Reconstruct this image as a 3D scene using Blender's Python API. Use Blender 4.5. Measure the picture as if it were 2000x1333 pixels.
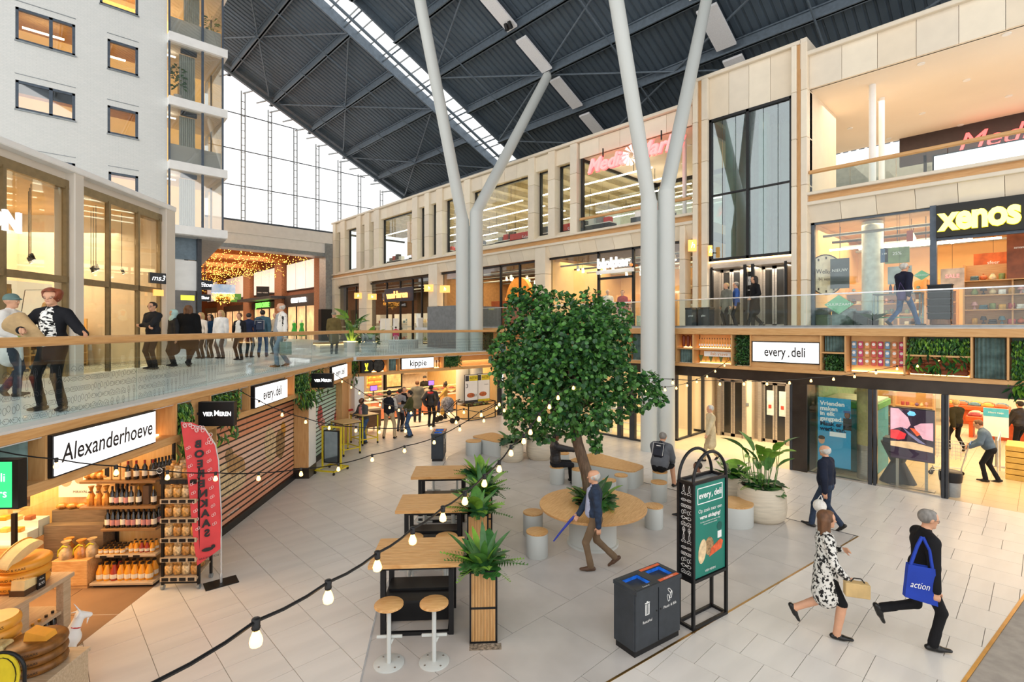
import bpy, math, random, numpy as np
from mathutils import Vector, Matrix
for o in list(bpy.data.objects): bpy.data.objects.remove(o)
SC=bpy.context.scene; COL=SC.collection
random.seed(7)
# ---------------------------------------------------------------- camera
CH=4.2; FPX=995.; A1=math.atan(950./FPX)
cd=bpy.data.cameras.new('camera'); cam=bpy.data.objects.new('camera',cd); COL.objects.link(cam)
cd.sensor_width=36; cd.lens=FPX/2000*36; cd.shift_y=-26.5/2000; cd.clip_end=400; cd.clip_start=.05
cam.location=(0,0,CH); cam.rotation_euler=(math.pi/2,0,-A1); SC.camera=cam
# ---------------------------------------------------------------- sky, exposure
SC.view_settings.view_transform='Standard'; SC.view_settings.look='None'
SC.view_settings.exposure=0.44; SC.view_settings.gamma=1; SC.view_settings.use_curve_mapping=False
W=bpy.data.worlds.new('overcast_sky'); SC.world=W; W.use_nodes=True
bg=W.node_tree.nodes['Background']; bg.inputs[0].default_value=(1.0,.99,.975,1); bg.inputs[1].default_value=1.22
def area(name,loc,sx,sy,power,col,rot=(0,0,0)):
    l=bpy.data.lights.new(name,'AREA'); l.shape='RECTANGLE'; l.size=sx; l.size_y=sy; l.energy=power; l.color=col
    o=bpy.data.objects.new(name,l); COL.objects.link(o); o.location=loc; o.rotation_euler=rot; return o
WARM=(1,.72,.42); NEUT=(1,.9,.76)
area('shop_lamp_store',(20,1,2.75),5,6,240,WARM)
area('shop_lamp_store_rear',(29,1,2.85),9,6,420,(1,.8,.55))
area('shop_lamp_lobby',(18.2,6.7,2.8),2,2.6,120,(1,.8,.55))
area('shop_lamp_glass_shop',(17.6,11.5,2.8),1.8,4,110,WARM)
area('shop_lamp_gift_shop',(22,2.4,7.6),4,7,420,WARM)
area('shop_lamp_household_shop',(22,14,7.6),4,7,420,WARM)
area('shop_lamp_orange',(22,22.5,7.6),4,7,380,WARM)
area('shop_lamp_shoes',(22,33,7.4),4,12,420,WARM)
area('shop_lamp_electronics',(24,22,12.4),6,20,520,(.95,1,.86))
area('lift_header_lamp',(19.35,7.4,6.4),.5,2.6,45,(1,.85,.65))
area('terrace_lamp',(23,3,12.1),5,7,200,(1,.78,.58))
area('passage_lamp',(13,56,11),8,22,1500,(1,.85,.68))
area('shop_lamp_chicken_shop',(13,20.2,2.7),6,4.4,300,WARM)
area('shop_lamp_cheese',(-.6,12.0,2.65),5.4,3.4,330,(1,.66,.33),(0,0,math.radians(49)))
area('shop_lamp_shoes_deck',(-.6,18.6,7.0),6,3.4,420,(1,.8,.56),(0,0,math.radians(49)))
area('tower_office_lamp',(2.5,33,21),7,3,260,(1,.75,.4))
# ---------------------------------------------------------------- pixel measuring helpers (photo 2000x1333, horizon 640)
FX,FY=math.sin(A1),math.cos(A1); RX,RY=FY,-FX
def ray(x,y): return (FPX*FX+(x-1000)*RX, FPX*FY+(x-1000)*RY, 640.-y)
def G(x,y,z=0.): d=ray(x,y); t=(CH-z)/-d[2]; return Vector((d[0]*t,d[1]*t,z))
def AX(x,y,X): d=ray(x,y); t=X/d[0]; return Vector((X,d[1]*t,CH+d[2]*t))
def AY(x,y,Y): d=ray(x,y); t=Y/d[1]; return Vector((d[0]*t,Y,CH+d[2]*t))
def fy(x,X=19.): return AX(x,0,X)[1]
# ---------------------------------------------------------------- materials
def lin(c):
    if isinstance(c,str): c=[int(c[i:i+2],16)/255 for i in (0,2,4)]
    return tuple((x/12.92 if x<=.04045 else ((x+.055)/1.055)**2.4) for x in c)
MT={}
def mat(name,col,rough=.5,metal=0.,var=(6.,.12),bump=None,emit=0.,stretch=None,col2=None,spec=.5,coat=0.,sub=0.,alpha=None):
    if name in MT: return MT[name]
    m=bpy.data.materials.new(name); m.use_nodes=True; MT[name]=m; nt=m.node_tree; N=nt.nodes; L=nt.links
    b=N['Principled BSDF']; c=lin(col)
    b.inputs['Roughness'].default_value=rough; b.inputs['Metallic'].default_value=metal
    b.inputs['Specular IOR Level'].default_value=spec; b.inputs['Coat Weight'].default_value=coat
    tc=N.new('ShaderNodeTexCoord'); mp=N.new('ShaderNodeMapping'); L.new(tc.outputs['Object'],mp.inputs[0])
    if stretch: mp.inputs['Scale'].default_value=stretch
    nz=N.new('ShaderNodeTexNoise'); nz.inputs['Scale'].default_value=var[0]; nz.inputs['Detail'].default_value=3; L.new(mp.outputs[0],nz.inputs['Vector'])
    mx=N.new('ShaderNodeMix'); mx.data_type='RGBA'
    c2=lin(col2) if col2 else tuple(x*(1-var[1]*1.6) for x in c); c1=c if col2 else tuple(min(1,x*(1+var[1]*.7)) for x in c)
    mx.inputs[6].default_value=(*c1,1); mx.inputs[7].default_value=(*c2,1)
    rp=N.new('ShaderNodeValToRGB'); rp.color_ramp.elements[0].position=.3; rp.color_ramp.elements[1].position=.7
    L.new(nz.outputs[0],rp.inputs[0]); L.new(rp.outputs[0],mx.inputs[0]); L.new(mx.outputs[2],b.inputs['Base Color'])
    if emit:
        L.new(mx.outputs[2],b.inputs['Emission Color']); b.inputs['Emission Strength'].default_value=emit
    if bump:
        bp=N.new('ShaderNodeBump'); n2=N.new('ShaderNodeTexNoise'); n2.inputs['Scale'].default_value=bump[0]; L.new(mp.outputs[0],n2.inputs['Vector'])
        bp.inputs['Strength'].default_value=bump[1]; bp.inputs['Distance'].default_value=.02; L.new(n2.outputs[0],bp.inputs['Height']); L.new(bp.outputs[0],b.inputs['Normal'])
    return m
def glassmat(name,tint,refl=.10,dirt=0.):
    if name in MT: return MT[name]
    m=bpy.data.materials.new(name); m.use_nodes=True; MT[name]=m; nt=m.node_tree; N=nt.nodes; L=nt.links
    for n in list(N): N.remove(n)
    out=N.new('ShaderNodeOutputMaterial'); tr=N.new('ShaderNodeBsdfTransparent'); gl=N.new('ShaderNodeBsdfGlossy'); mx=N.new('ShaderNodeMixShader')
    tr.inputs[0].default_value=(*tint,1); gl.inputs['Roughness'].default_value=.02; gl.inputs[0].default_value=(.95,.97,1,1)
    lw=N.new('ShaderNodeLayerWeight'); lw.inputs[0].default_value=.5; fr=N.new('ShaderNodeMath'); fr.operation='POWER'; fr.inputs[1].default_value=5.; L.new(lw.outputs['Facing'],fr.inputs[0])
    ad=N.new('ShaderNodeMath'); ad.operation='MULTIPLY_ADD'; ad.inputs[1].default_value=.8; ad.inputs[2].default_value=refl; ad.use_clamp=True
    L.new(fr.outputs[0],ad.inputs[0]); L.new(ad.outputs[0],mx.inputs[0]); L.new(tr.outputs[0],mx.inputs[1]); L.new(gl.outputs[0],mx.inputs[2]); L.new(mx.outputs[0],out.inputs[0])
    return m
def woodmat(name,c1,c2,sc=(1.2,14,14),rough=.45):
    return mat(name,c1,rough,var=(3.,.2),stretch=sc,col2=c2,bump=(4,.05))
M_WH=mat('white_tile',"e2ddd6",.32,var=(.7,.05),stretch=(1,5,1)); M_GR=mat('grey_tile',"c6c1bc",.36,var=(1.6,.08)); M_GROUT=mat('grout',"a9a197",.8)
M_TAN=mat('tan_tile',"d9c19a",.4,var=(2,.07)); M_BROWN=mat('brown_tile',"967659",.5,var=(2,.1))
M_OAK=woodmat('oak',"d9ab73","c7945a"); M_OAKZ=woodmat('oak_upright',"d9ab73","c7945a",(14,14,1.2)); M_OAKY=woodmat('oak_deep',"d9ab73","c7945a",(14,1.2,14))
M_TOP=woodmat('butcher_block',"e0b378","c58f52",(2,22,10),.4); M_PINE=woodmat('pale_ply',"ecc88e","e2b876",(10,10,1.))
M_ASH=woodmat('grey_ash',"cdb79a","b39b7c",(1.4,16,12))
M_STONE=mat('travertine',"efe3cd",.6,var=(3.,.025),bump=(30,.06)); M_STONE2=mat('travertine_fair',"eadbc3",.6,var=(2.2,.03),bump=(30,.06)); M_STONE3=mat('travertine_grey',"e6dac6",.6,var=(2.6,.03),bump=(30,.06))
M_BLK=mat('black_steel',"1b1b1d",.42,.3); M_DK=mat('anthracite',"3a3d42",.45,.2); M_DKB=mat('bronze_header',"4c4540",.3,.75,var=(2,.15)); M_GREY=mat('grey_metal',"9aa0a3",.4,.5); M_STEEL=mat('brushed_steel',"bdb4aa",.3,.75,stretch=(1,1,12))
M_PAINT=mat("pale_grey_paint","c9cdca",.42,var=(.5,.02)); M_WHITE=mat('white_paint',"f2f1ee",.5,var=(3,.03)); M_SOFF=mat('cream_soffit',"efe2cf",.7,var=(.4,.03)); M_CREAM=mat('cream_wall',"f0dfc2",.7,var=(1,.04))
M_SLATE=mat('slate_roof_sheet',"54626f",.55,.1,var=(.5,.12)); M_BEAM=mat('slate_beam',"66737f",.5,.2); M_PANL=mat('white_perforated_sheet',"f0f0f3",.5,var=(40,.08))
M_GLASS=glassmat('clear_glass',(.93,.97,.96),.06); M_GLASSB=glassmat('balustrade_glass',(.9,.955,.95),.04); M_GLASSG=glassmat('green_shaft_glass',(.62,.76,.75),.2); M_GLASSO=glassmat('office_glass',(.88,.88,.85),.2); M_GLASSL=glassmat('bronze_glass',(.82,.78,.68),.07)
M_BRASS=mat('brass',"b08a4e",.3,.9); M_CHROME=mat('chrome',"e2e4e6",.22,.55); M_WIN=mat('window_frame_blue',"56616e",.45,.3)
M_YEL=mat('yellow_steel',"e8d22e",.4); M_CONC=mat('light_concrete',"d4d2ce",.6,var=(5,.05)); M_POT=mat('sand_pot',"d7cbb6",.7,var=(2,.1),stretch=(1,1,10),bump=(60,.1)); M_SOIL=mat('soil',"3c2c20",.9,bump=(40,.4))
M_LEAF=mat('leaf_dark',"3a6d33",.38,var=(9,.35)); M_LEAF2=mat('leaf_mid',"54893c",.4,var=(8,.3)); M_LEAF3=mat('leaf_bright',"7fae3c",.42,var=(6,.25)); M_LEAF4=mat('leaf_deep',"2a5630",.35,var=(9,.3)); M_BARK=mat('bark',"6d5846",.85,var=(9,.3),bump=(25,.6),stretch=(3,3,.6))
M_BULB=mat('lit_bulb',"ffc069",.3,emit=4.2,var=(1,.02)); M_LEDW=mat('lit_white_sign',"ffffff",.4,emit=.8,var=(1,.0)); M_LAMP=mat('lamp_white',"fff1d8",.4,emit=6.,var=(1,.0)); M_WLED=mat('warm_led_strip',"ffd08a",.4,emit=4.,var=(1,0.))
M_TXTK=mat('black_print',"232021",.6,var=(1,.0)); M_TXTW=mat('white_print',"f4f4f2",.6,var=(1,0.)); M_TXTGLOW=mat('white_lit_letters',"ffffff",.5,emit=1.15,var=(1,0.)); M_SKIN=mat('skin',"d9a382",.5,var=(7,.06)); M_SKIND=mat('skin_dark',"7a4f38",.5,var=(7,.06))
# ---------------------------------------------------------------- mesh builder
class MB:
    def __init__(s): s.v=[]; s.f=[]; s.mi=[]; s.m=0
    def add(s,vs,fs):
        o=len(s.v); s.v+=[tuple(p) for p in vs]; s.f+=[tuple(i+o for i in f) for f in fs]; s.mi+=[s.m]*len(fs); return s
    def box(s,x0,x1,y0,y1,z0,z1,bev=0.):
        x0,x1=min(x0,x1),max(x0,x1); y0,y1=min(y0,y1),max(y0,y1); z0,z1=min(z0,z1),max(z0,z1)
        if bev<=0:
            return s.add([(x0,y0,z0),(x1,y0,z0),(x1,y1,z0),(x0,y1,z0),(x0,y0,z1),(x1,y0,z1),(x1,y1,z1),(x0,y1,z1)],[(3,2,1,0),(4,5,6,7),(0,1,5,4),(1,2,6,5),(2,3,7,6),(3,0,4,7)])
        b=min(bev,(x1-x0)*.45,(y1-y0)*.45,(z1-z0)*.45)
        oct=[(x0+b,y0),(x1-b,y0),(x1,y0+b),(x1,y1-b),(x1-b,y1),(x0+b,y1),(x0,y1-b),(x0,y0+b)]
        inn=[(x0+b,y0+b),(x1-b,y0+b),(x1-b,y0+b),(x1-b,y1-b),(x1-b,y1-b),(x0+b,y1-b),(x0+b,y1-b),(x0+b,y0+b)]
        vs=[(*p,z0) for p in inn]+[(*p,z0+b) for p in oct]+[(*p,z1-b) for p in oct]+[(*p,z1) for p in inn]
        fs=[]
        for k in range(3):
            for i in range(8):
                j=(i+1)%8; fs.append((k*8+i,k*8+j,k*8+8+j,k*8+8+i))
        fs+=[(7,5,3,1),(25,27,29,31)]
        return s.add(vs,fs)
    def poly(s,pts): return s.add(pts,[tuple(range(len(pts)))])
    def prism(s,p2,z0,z1):
        n=len(p2); return s.add([(*p,z0) for p in p2]+[(*p,z1) for p in p2],[tuple(range(n-1,-1,-1)),tuple(range(n,2*n))]+[(i,(i+1)%n,n+(i+1)%n,n+i) for i in range(n)])
    def prismY(s,p2,y0,y1):
        n=len(p2); return s.add([(p[0],y0,p[1]) for p in p2]+[(p[0],y1,p[1]) for p in p2],[tuple(range(n)),tuple(range(2*n-1,n-1,-1))]+[((i+1)%n,i,n+i,n+(i+1)%n) for i in range(n)])
    def cyl(s,a,b,r0,r1=None,n=10):
        r1=r0 if r1 is None else r1; a=Vector(a); b=Vector(b); d=(b-a).normalized(); u=d.orthogonal().normalized(); w=d.cross(u)
        vs=[]
        for p,r in ((a,r0),(b,r1)):
            for i in range(n):
                t=2*math.pi*i/n; vs.append(p+u*math.cos(t)*r+w*math.sin(t)*r)
        return s.add(vs,[tuple(range(n-1,-1,-1)),tuple(range(n,2*n))]+[(i,(i+1)%n,n+(i+1)%n,n+i) for i in range(n)])
    def tube(s,pts,r,n=6,r2=None):
        pts=[Vector(p) for p in pts]; k=len(pts); vs=[]; u=None
        for i,p in enumerate(pts):
            d=(pts[min(i+1,k-1)]-pts[max(i-1,0)]).normalized()
            u=d.orthogonal().normalized() if u is None else (u-d*u.dot(d)).normalized()
            w=d.cross(u); rr=r if r2 is None else r+(r2-r)*i/(k-1)
            vs+=[p+(u*math.cos(2*math.pi*j/n)+w*math.sin(2*math.pi*j/n))*rr for j in range(n)]
        fs=[(i*n+j,i*n+(j+1)%n,(i+1)*n+(j+1)%n,(i+1)*n+j) for i in range(k-1) for j in range(n)]+[tuple(range(n-1,-1,-1)),tuple(range((k-1)*n,k*n))]
        return s.add(vs,fs)
    def lathe(s,prof,n=16,c=(0,0,0),sy=1.):
        k=len(prof); vs=[(c[0]+r*math.cos(2*math.pi*j/n),c[1]+sy*r*math.sin(2*math.pi*j/n),c[2]+z) for r,z in prof for j in range(n)]
        fs=[(i*n+j,i*n+(j+1)%n,(i+1)*n+(j+1)%n,(i+1)*n+j) for i in range(k-1) for j in range(n)]+[tuple(range(n-1,-1,-1)),tuple(range((k-1)*n,k*n))]
        return s.add(vs,fs)
    def ball(s,c,r,n=10,m=6):
        r=(r,r,r) if not hasattr(r,'__len__') else r; vs=[(c[0],c[1],c[2]-r[2])]
        for i in range(1,m):
            t=math.pi*i/m-math.pi/2
            vs+=[(c[0]+r[0]*math.cos(t)*math.cos(2*math.pi*j/n),c[1]+r[1]*math.cos(t)*math.sin(2*math.pi*j/n),c[2]+r[2]*math.sin(t)) for j in range(n)]
        vs.append((c[0],c[1],c[2]+r[2])); e=len(vs)-1
        fs=[(0,1+(j+1)%n,1+j) for j in range(n)]+[(1+i*n+j,1+i*n+(j+1)%n,1+(i+1)*n+(j+1)%n,1+(i+1)*n+j) for i in range(m-2) for j in range(n)]+[(e,1+(m-2)*n+j,1+(m-2)*n+(j+1)%n) for j in range(n)]
        return s.add(vs,fs)
    def mesh(s,name,mats,smooth=None):
        me=bpy.data.meshes.new(name); me.from_pydata(s.v,[],s.f)
        for m in (mats if isinstance(mats,(list,tuple)) else [mats]): me.materials.append(m)
        if any(s.mi): me.polygons.foreach_set('material_index',s.mi)
        if smooth: me.shade_smooth(); me.set_sharp_from_angle(angle=math.radians(smooth))
        me.update(); return me
def link(name,me,parent=None,loc=(0,0,0),rz=0.,kind=None):
    o=bpy.data.objects.new(name,me); COL.objects.link(o); o.location=loc; o.rotation_euler=(0,0,rz)
    if parent: o.parent=parent
    if kind: o['kind']=kind
    return o
def obj(name,mb,m,parent=None,loc=(0,0,0),rz=0.,smooth=None,kind=None): return link(name,mb.mesh(name,m,smooth),parent,loc,rz,kind)
def struct(name,mb,m,loc=(0,0,0),rz=0.,label=None,smooth=None):
    o=obj(name,mb,m,None,loc,rz,smooth,'structure'); 
    if label: o['label']=label
    return o
def tag(o,label,cat,group=None):
    o['label']=label; o['category']=cat
    if group: o['group']=group
    return o
def thing(name,label,cat,loc=(0,0,0),rz=0.,group=None):
    o=bpy.data.objects.new(name,None); COL.objects.link(o); o.location=loc; o.rotation_euler=(0,0,rz); o.empty_display_size=.1
    return tag(o,label,cat,group)
def dup(o,loc,rz=None,label=None,group=None,sc=None):
    def cp(q,par):
        c=q.copy(); COL.objects.link(c); c.parent=par
        for ch in q.children: cp(ch,c)
        return c
    c=cp(o,None); c.location=loc
    if rz is not None: c.rotation_euler=(0,0,rz)
    if label: c['label']=label
    if group: c['group']=group
    if sc: c.scale=(sc,)*3 if not hasattr(sc,'__len__') else sc
    return c
def text_mesh(s,size,m,ext=.0,off=0.,shear=0.,align='CENTER',sx=1.,space=1.,mirror=False,spin=0.,fit=None):
    cu=bpy.data.curves.new('print','FONT'); cu.body=s; cu.size=size; cu.extrude=ext; cu.offset=off; cu.shear=shear; cu.align_x=align; cu.align_y='CENTER'; cu.resolution_u=3; cu.space_character=space
    t=bpy.data.objects.new('print',cu); me=bpy.data.meshes.new_from_object(t); bpy.data.objects.remove(t); bpy.data.curves.remove(cu)
    n=len(me.vertices); a=np.empty(n*3); me.vertices.foreach_get('co',a); a=a.reshape(-1,3); a[:,0]*=(fit/max(1e-6,np.ptp(a[:,0])) if fit else sx)*(-1 if mirror else 1)
    c,q=math.cos(spin),math.sin(spin); x=a[:,0]*c-a[:,1]*q; y=a[:,0]*q+a[:,1]*c
    b=np.stack([x,-a[:,2],y],1); me.vertices.foreach_set('co',b.ravel()); me.materials.clear(); me.materials.append(m); me.update(); return me
def text(name,s,size,m,parent,loc,rz=0.,**k): return link(name,text_mesh(s,size,m,**k),parent,loc,rz)
class Fr:                     # wall frame: x right along the wall, y into it, z up
    def __init__(s,ox,oy,deg,oz=0.): s.o=Vector((ox,oy,oz)); s.a=math.radians(deg); s.c,s.s=math.cos(s.a),math.sin(s.a)
    def P(s,x,y=0.,z=0.): return Vector((s.o.x+x*s.c-y*s.s,s.o.y+x*s.s+y*s.c,s.o.z+z))
    def hit(s,px,py,d=0.):    # pixel on the plane y=d of this frame -> (x,z)
        r=ray(px,py); q=s.P(0,d); nx,ny=-s.s,s.c; t=(nx*q.x+ny*q.y)/(nx*r[0]+ny*r[1]); X,Y=r[0]*t,r[1]*t
        return ((X-s.o.x)*s.c+(Y-s.o.y)*s.s, CH+r[2]*t)
FL=Fr(.35,8.59,49.); FK=Fr(8.95,17.8,0.); FR=Fr(16.3,0,-90.); FU=Fr(19.,0,-90.)
FS=Fr(-1.53,12.37,51.); FT=Fr(-.31,30.,0.)
# ================================================================ FLOOR
def clip(poly,a,b,keep=1):     # keep left side (keep=1) or right side of the line a->b
    out=[]; n=len(poly); sd=lambda p:((b[0]-a[0])*(p[1]-a[1])-(b[1]-a[1])*(p[0]-a[0]))*keep
    for i in range(n):
        p,q=poly[i],poly[(i+1)%n]; sp,sq=sd(p),sd(q)
        if sp>=0: out.append(p)
        if sp*sq<0: t=sp/(sp-sq); out.append((p[0]+(q[0]-p[0])*t,p[1]+(q[1]-p[1])*t))
    return out
GZ=[(2.3,3.95),(5.03,3.57),(12.1,2.6),(12.1,13.2),(11,13.9),(9.9,13.4),(5.7,9.05),(3.79,6.88),(2.87,5.6),(2.3,4.5)]   # grey tiled zone
BL=((11.28,.23),(8.03,.67))                                                                                          # second metal line
def split(poly):               # -> (pieces in the grey zone, pieces outside)
    out=[]; rest=poly
    g2=clip(rest,BL[0],BL[1],1)
    rest=clip(rest,BL[0],BL[1],-1)
    ins=[g2] if len(g2)>2 else []
    for i in range(len(GZ)):
        if len(rest)<3: break
        a,b=GZ[i],GZ[(i+1)%len(GZ)]; o=clip(rest,a,b,-1); rest=clip(rest,a,b,1)
        if len(o)>2: out.append(o)
    if len(rest)>2: ins.append(rest)
    return ins,out
def parea(p): return abs(sum(p[i][0]*p[(i+1)%len(p)][1]-p[(i+1)%len(p)][0]*p[i][1] for i in range(len(p))))/2
floor=struct('floor',MB().box(-6,26,-6,30,-.25,-.012),M_GROUT,label='pale tiled mall floor with grey seating zone')
rects=[]; rng=random.Random(3)
def lside(x,y): return (x-FL.o.x)*-FL.s+(y-FL.o.y)*FL.c     # depth behind the left shop line
k=0; x=-.06
while x<16.2:                  # white tiles: strips of .61 with pieces of .3/.6/.9/1.2
    y=-2.45+rng.choice([0,.3,.6])
    while y<23:
        l=rng.choice([.3,.3,.61,.61,.61,.91,1.22]); rects.append((x,x+.61,y,y+l,0)); y+=l
    x+=.61
for j in range(-2,9):
    y=3.86+1.19*j-.0
    for i in range(-2,14):
        x=3.0+1.225*i+(.61 if j%2 else 0); rects.append((x,x+1.225,y,y+1.19,1))
tiles=[]
for (x0,x1,y0,y1,g) in rects:
    q=.004; r=[(x0+q,y0+q),(x1-q,y0+q),(x1-q,y1-q),(x0+q,y1-q)]
    ins,out=split(r); ps=[p for p in (ins if g else out) if parea(p)>.0004]
    if not ps: continue
    cx,cy=(x0+x1)/2,(y0+y1)/2
    if lside(cx,cy)>.3 : continue
    dep=cx*FX+cy*FY; px=1000+FPX*(cx*RX+cy*RY)/max(dep,.1); py=640+FPX*CH/max(dep,.1)
    vis=dep>.5 and -60<px<2060 and py<1400
    tiles.append((0 if vis else 1,dep/math.sqrt(sum(map(parea,ps))),ps,g,(cx,cy)))
tiles.sort(key=lambda t:(t[0],t[1])); rest=[MB(),MB()]; cache={}
for n,(v,d,ps,g,c) in enumerate(tiles):
    if v==0 and n<300:
        key=(g,tuple((round(a-c[0],3),round(b-c[1],3)) for p in ps for a,b in p))
        if key not in cache:
            m=MB()
            for p in ps: m.prism([(a-c[0],b-c[1]) for a,b in p],-.012,0)
            cache[key]=m.mesh('floor_tile',M_GR if g else M_WH)
        link('floor_tile',cache[key],floor,(c[0],c[1],0))
    else:
        for p in ps: rest[g].prism(p,-.012,0)
obj('white_floor_tiles',rest[0],M_WH,floor,kind='stuff'); obj('grey_floor_tiles',rest[1],M_GR,floor,kind='stuff')
# metal dividing strips
def strip(pts,w,m,nm):
    mb=MB()
    for a,b in zip(pts[:-1],pts[1:]):
        d=Vector((b[0]-a[0],b[1]-a[1])).normalized(); n=Vector((-d[1],d[0]))*w/2
        mb.prism([(a[0]+n[0],a[1]+n[1]),(a[0]-n[0],a[1]-n[1]),(b[0]-n[0],b[1]-n[1]),(b[0]+n[0],b[1]+n[1])],-.01,.004)
    return struct(nm,mb,m)
strip([GZ[0],GZ[1],GZ[2]],.03,M_BRASS,'trim_1'); strip([(14.5,-.205),BL[0],BL[1],(5,1.08)],.04,M_BRASS,'trim_2')
strip([GZ[5],GZ[6],GZ[7],GZ[8],GZ[9]],.022,M_CHROME,'trim_3'); strip([GZ[2],GZ[3]],.02,M_DK,'trim_4')
# brown tiles of the cheese shop
fb=struct('floor_cheese_shop',MB().box(-5,3.4,0.02,4.4,-.2,-.006),mat('pale_grout',"d8c2a0",.8),FL.P(0,0,0),FL.a)
for i in range(7):
    for j in range(4): link('floor_tile',(lambda m:m.mesh('floor_tile',M_BROWN))(MB().box(.006,1.194,.006,1.094,-.006,.002)),fb,(-5+1.2*i,.03+1.1*j,0))
ft=struct('floor_store',MB().box(16.31,36,-4,4.7,-.2,-.006),mat('tan_grout',"b59c74",.8))
tm=MB().box(.003,.597,.003,.597,-.006,.002).mesh('floor_tile',M_TAN)
for i in range(20):
    for j in range(10): link('floor_tile',tm,ft,(16.32+.6*i,-1.35+.6*j,0))
struct('floor_lobby',MB().box(16.31,20.6,4.7,17.7,-.2,.002),mat('lobby_tile',"efdcb9",.4,var=(1.5,.05)))
# ================================================================ ROOF
def rz_(X): return 27.7-.46*X
roof=struct('ceiling',MB().add([(-8,-10,rz_(-8)+.55),(30,-10,rz_(30)+.55),(30,25.75,rz_(30)+.55),(-8,25.75,rz_(-8)+.55)],[(0,1,2,3)]).add([(-8,28.1,rz_(-8)+.55),(30,28.1,rz_(30)+.55),(30,41.5,rz_(30)+.55),(-8,41.5,rz_(-8)+.55)],[(0,1,2,3)]),M_SLATE,label='dark slate corrugated roof with skylight strip')
def sheet(x0,x1,y0,y1):
    mb=MB(); n=int((y1-y0)/.36); p=(y1-y0)/n; prof=[]
    for i in range(n): prof+=[(y0+i*p,0.),(y0+i*p+p*.62,0.),(y0+i*p+p*.72,.07),(y0+i*p+p*.9,.07)]
    prof.append((y1,0.)); k=len(prof)
    mb.add([(x0,y,rz_(x0)+.35+h) for y,h in prof]+[(x1,y,rz_(x1)+.35+h) for y,h in prof],[(i,i+1,k+i+1,k+i) for i in range(k-1)])
    return mb
def beam(x,y0,y1,w=.26,h=.5):
    mb=MB(); z=rz_(x)+.3; mb.box(x-w/2,x+w/2,y0,y1,z-.06,z); mb.box(x-w/2,x+w/2,y0,y1,z-h,z-h+.05); mb.box(x-.05,x+.05,y0,y1,z-h,z); return mb
XL=[13.65+2.93*k for k in range(-4,6)]; XR=[15.3+2.68*k for k in range(-5,6)]
for xs,y0,y1 in ((XL,28.1,41.2),(XR,-8,25.75)):
    e=[xs[0]-3]+xs+[xs[-1]+2.9]
    for a,b in zip(e[:-1],e[1:]): obj('roof_sheet',sheet(a,b,y0,y1),M_SLATE,roof)
    for x in xs: obj('roof_beam',beam(x,y0,y1),M_BEAM,roof)
    for i in range(0,len(xs)-2,2):
        A=lambda X,Y:(X,Y,rz_(X)-.02)
        ys=[(y0,y1)] if y0>0 else [(y1-13,y1),(y1-26,y1-13)]
        for a,b in ys:
            mid=(a+b)/2
            for p in ((A(xs[i],b),A(xs[i+1],mid)),(A(xs[i+1],mid),A(xs[i+2],a)),(A(xs[i],a),A(xs[i+1],mid)),(A(xs[i+1],mid),A(xs[i+2],b))): obj('brace_rod',MB().cyl(*p,.055,n=8),M_BEAM,roof,smooth=40)
    for yy in ([31,34.5,38] if y0>0 else [23,14.6,6.5]):       # sprinkler pipes down the slope
        obj('sprinkler_pipe',MB().cyl((xs[0],yy,rz_(xs[0])-.25),(xs[-1],yy,rz_(xs[-1])-.25),.04,n=6),M_BEAM,roof,smooth=40)
# skylight strip
sky=MB()
for y in (25.72,28.13): sky.add([(X,y+d,rz_(X)+z) for X in (6,29) for d in (-.06,.06) for z in (-.1,.55)],[(0,1,3,2),(4,6,7,5),(0,4,5,1),(2,3,7,6),(0,2,6,4),(1,5,7,3)])
sk=obj('skylight_frame',sky,M_BEAM,roof)
for yy in (26.9,): obj('skylight_rail',MB().cyl((6,yy,rz_(6)-.1),(29,yy,rz_(29)-.1),.09,n=8),M_BEAM,roof)
M_SKYG=glassmat('skylight_glass',(.98,.99,1.),.02)
for k in range(28):
    X=6+.82*k; obj('pane',MB().add([(X,25.8,rz_(X)+.5),(X+.78,25.8,rz_(X+.78)+.5),(X+.78,28.05,rz_(X+.78)+.5),(X,28.05,rz_(X)+.5)],[(0,1,2,3)]),M_SKYG,roof)
    obj('glazing_bar',MB().add([(X-.02,y,rz_(X)+z) for y in (25.8,28.05) for z in (.42,.5)]+[(X+.02,y,rz_(X)+z) for y in (25.8,28.05) for z in (.42,.5)],[(0,1,3,2),(4,6,7,5),(0,4,5,1),(2,3,7,6),(0,2,6,4),(1,5,7,3)]),M_GREY,roof)
    if k%3==0: obj('skylight_strut',MB().cyl((X,25.75,rz_(X)+.1),(X,28.1,rz_(X)+.1),.05,n=6),M_BEAM,roof)
# white perforated strips
for yc,w,segs in ((18.62,.36,[(12,13),(13.6,15.1),(15.6,17.8),(18.4,20.4),(21,23),(23.6,25.5)]),(10.,.45,[(14,15),(15.6,17.8),(18.4,20.4),(21,23),(23.6,25.5)])):
    for a,b in segs: obj('perforated_panel',MB().add([(X,yc+s*w,rz_(X)-.14-d) for X in (a,b) for s in (-1,1) for d in (0,.1)],[(0,1,3,2),(4,6,7,5),(0,4,5,1),(2,3,7,6),(0,2,6,4),(1,5,7,3)]),M_PANL,roof)
for i,dy in enumerate((-.1,.16)):
    s=thing('ceiling_spotlight','%s black spotlight clipped under the white perforated roof panel'%('left' if i==0 else 'right'),'spotlight',(17.4,18.55+dy,rz_(17.4)-.26),0); obj('housing',MB().cyl((0,0,0),(.1,-.05,-.3),.09,.12,12),M_BLK,s,smooth=40); obj('bracket',MB().box(-.02,.02,-.02,.02,-.02,.06),M_BLK,s)
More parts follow.
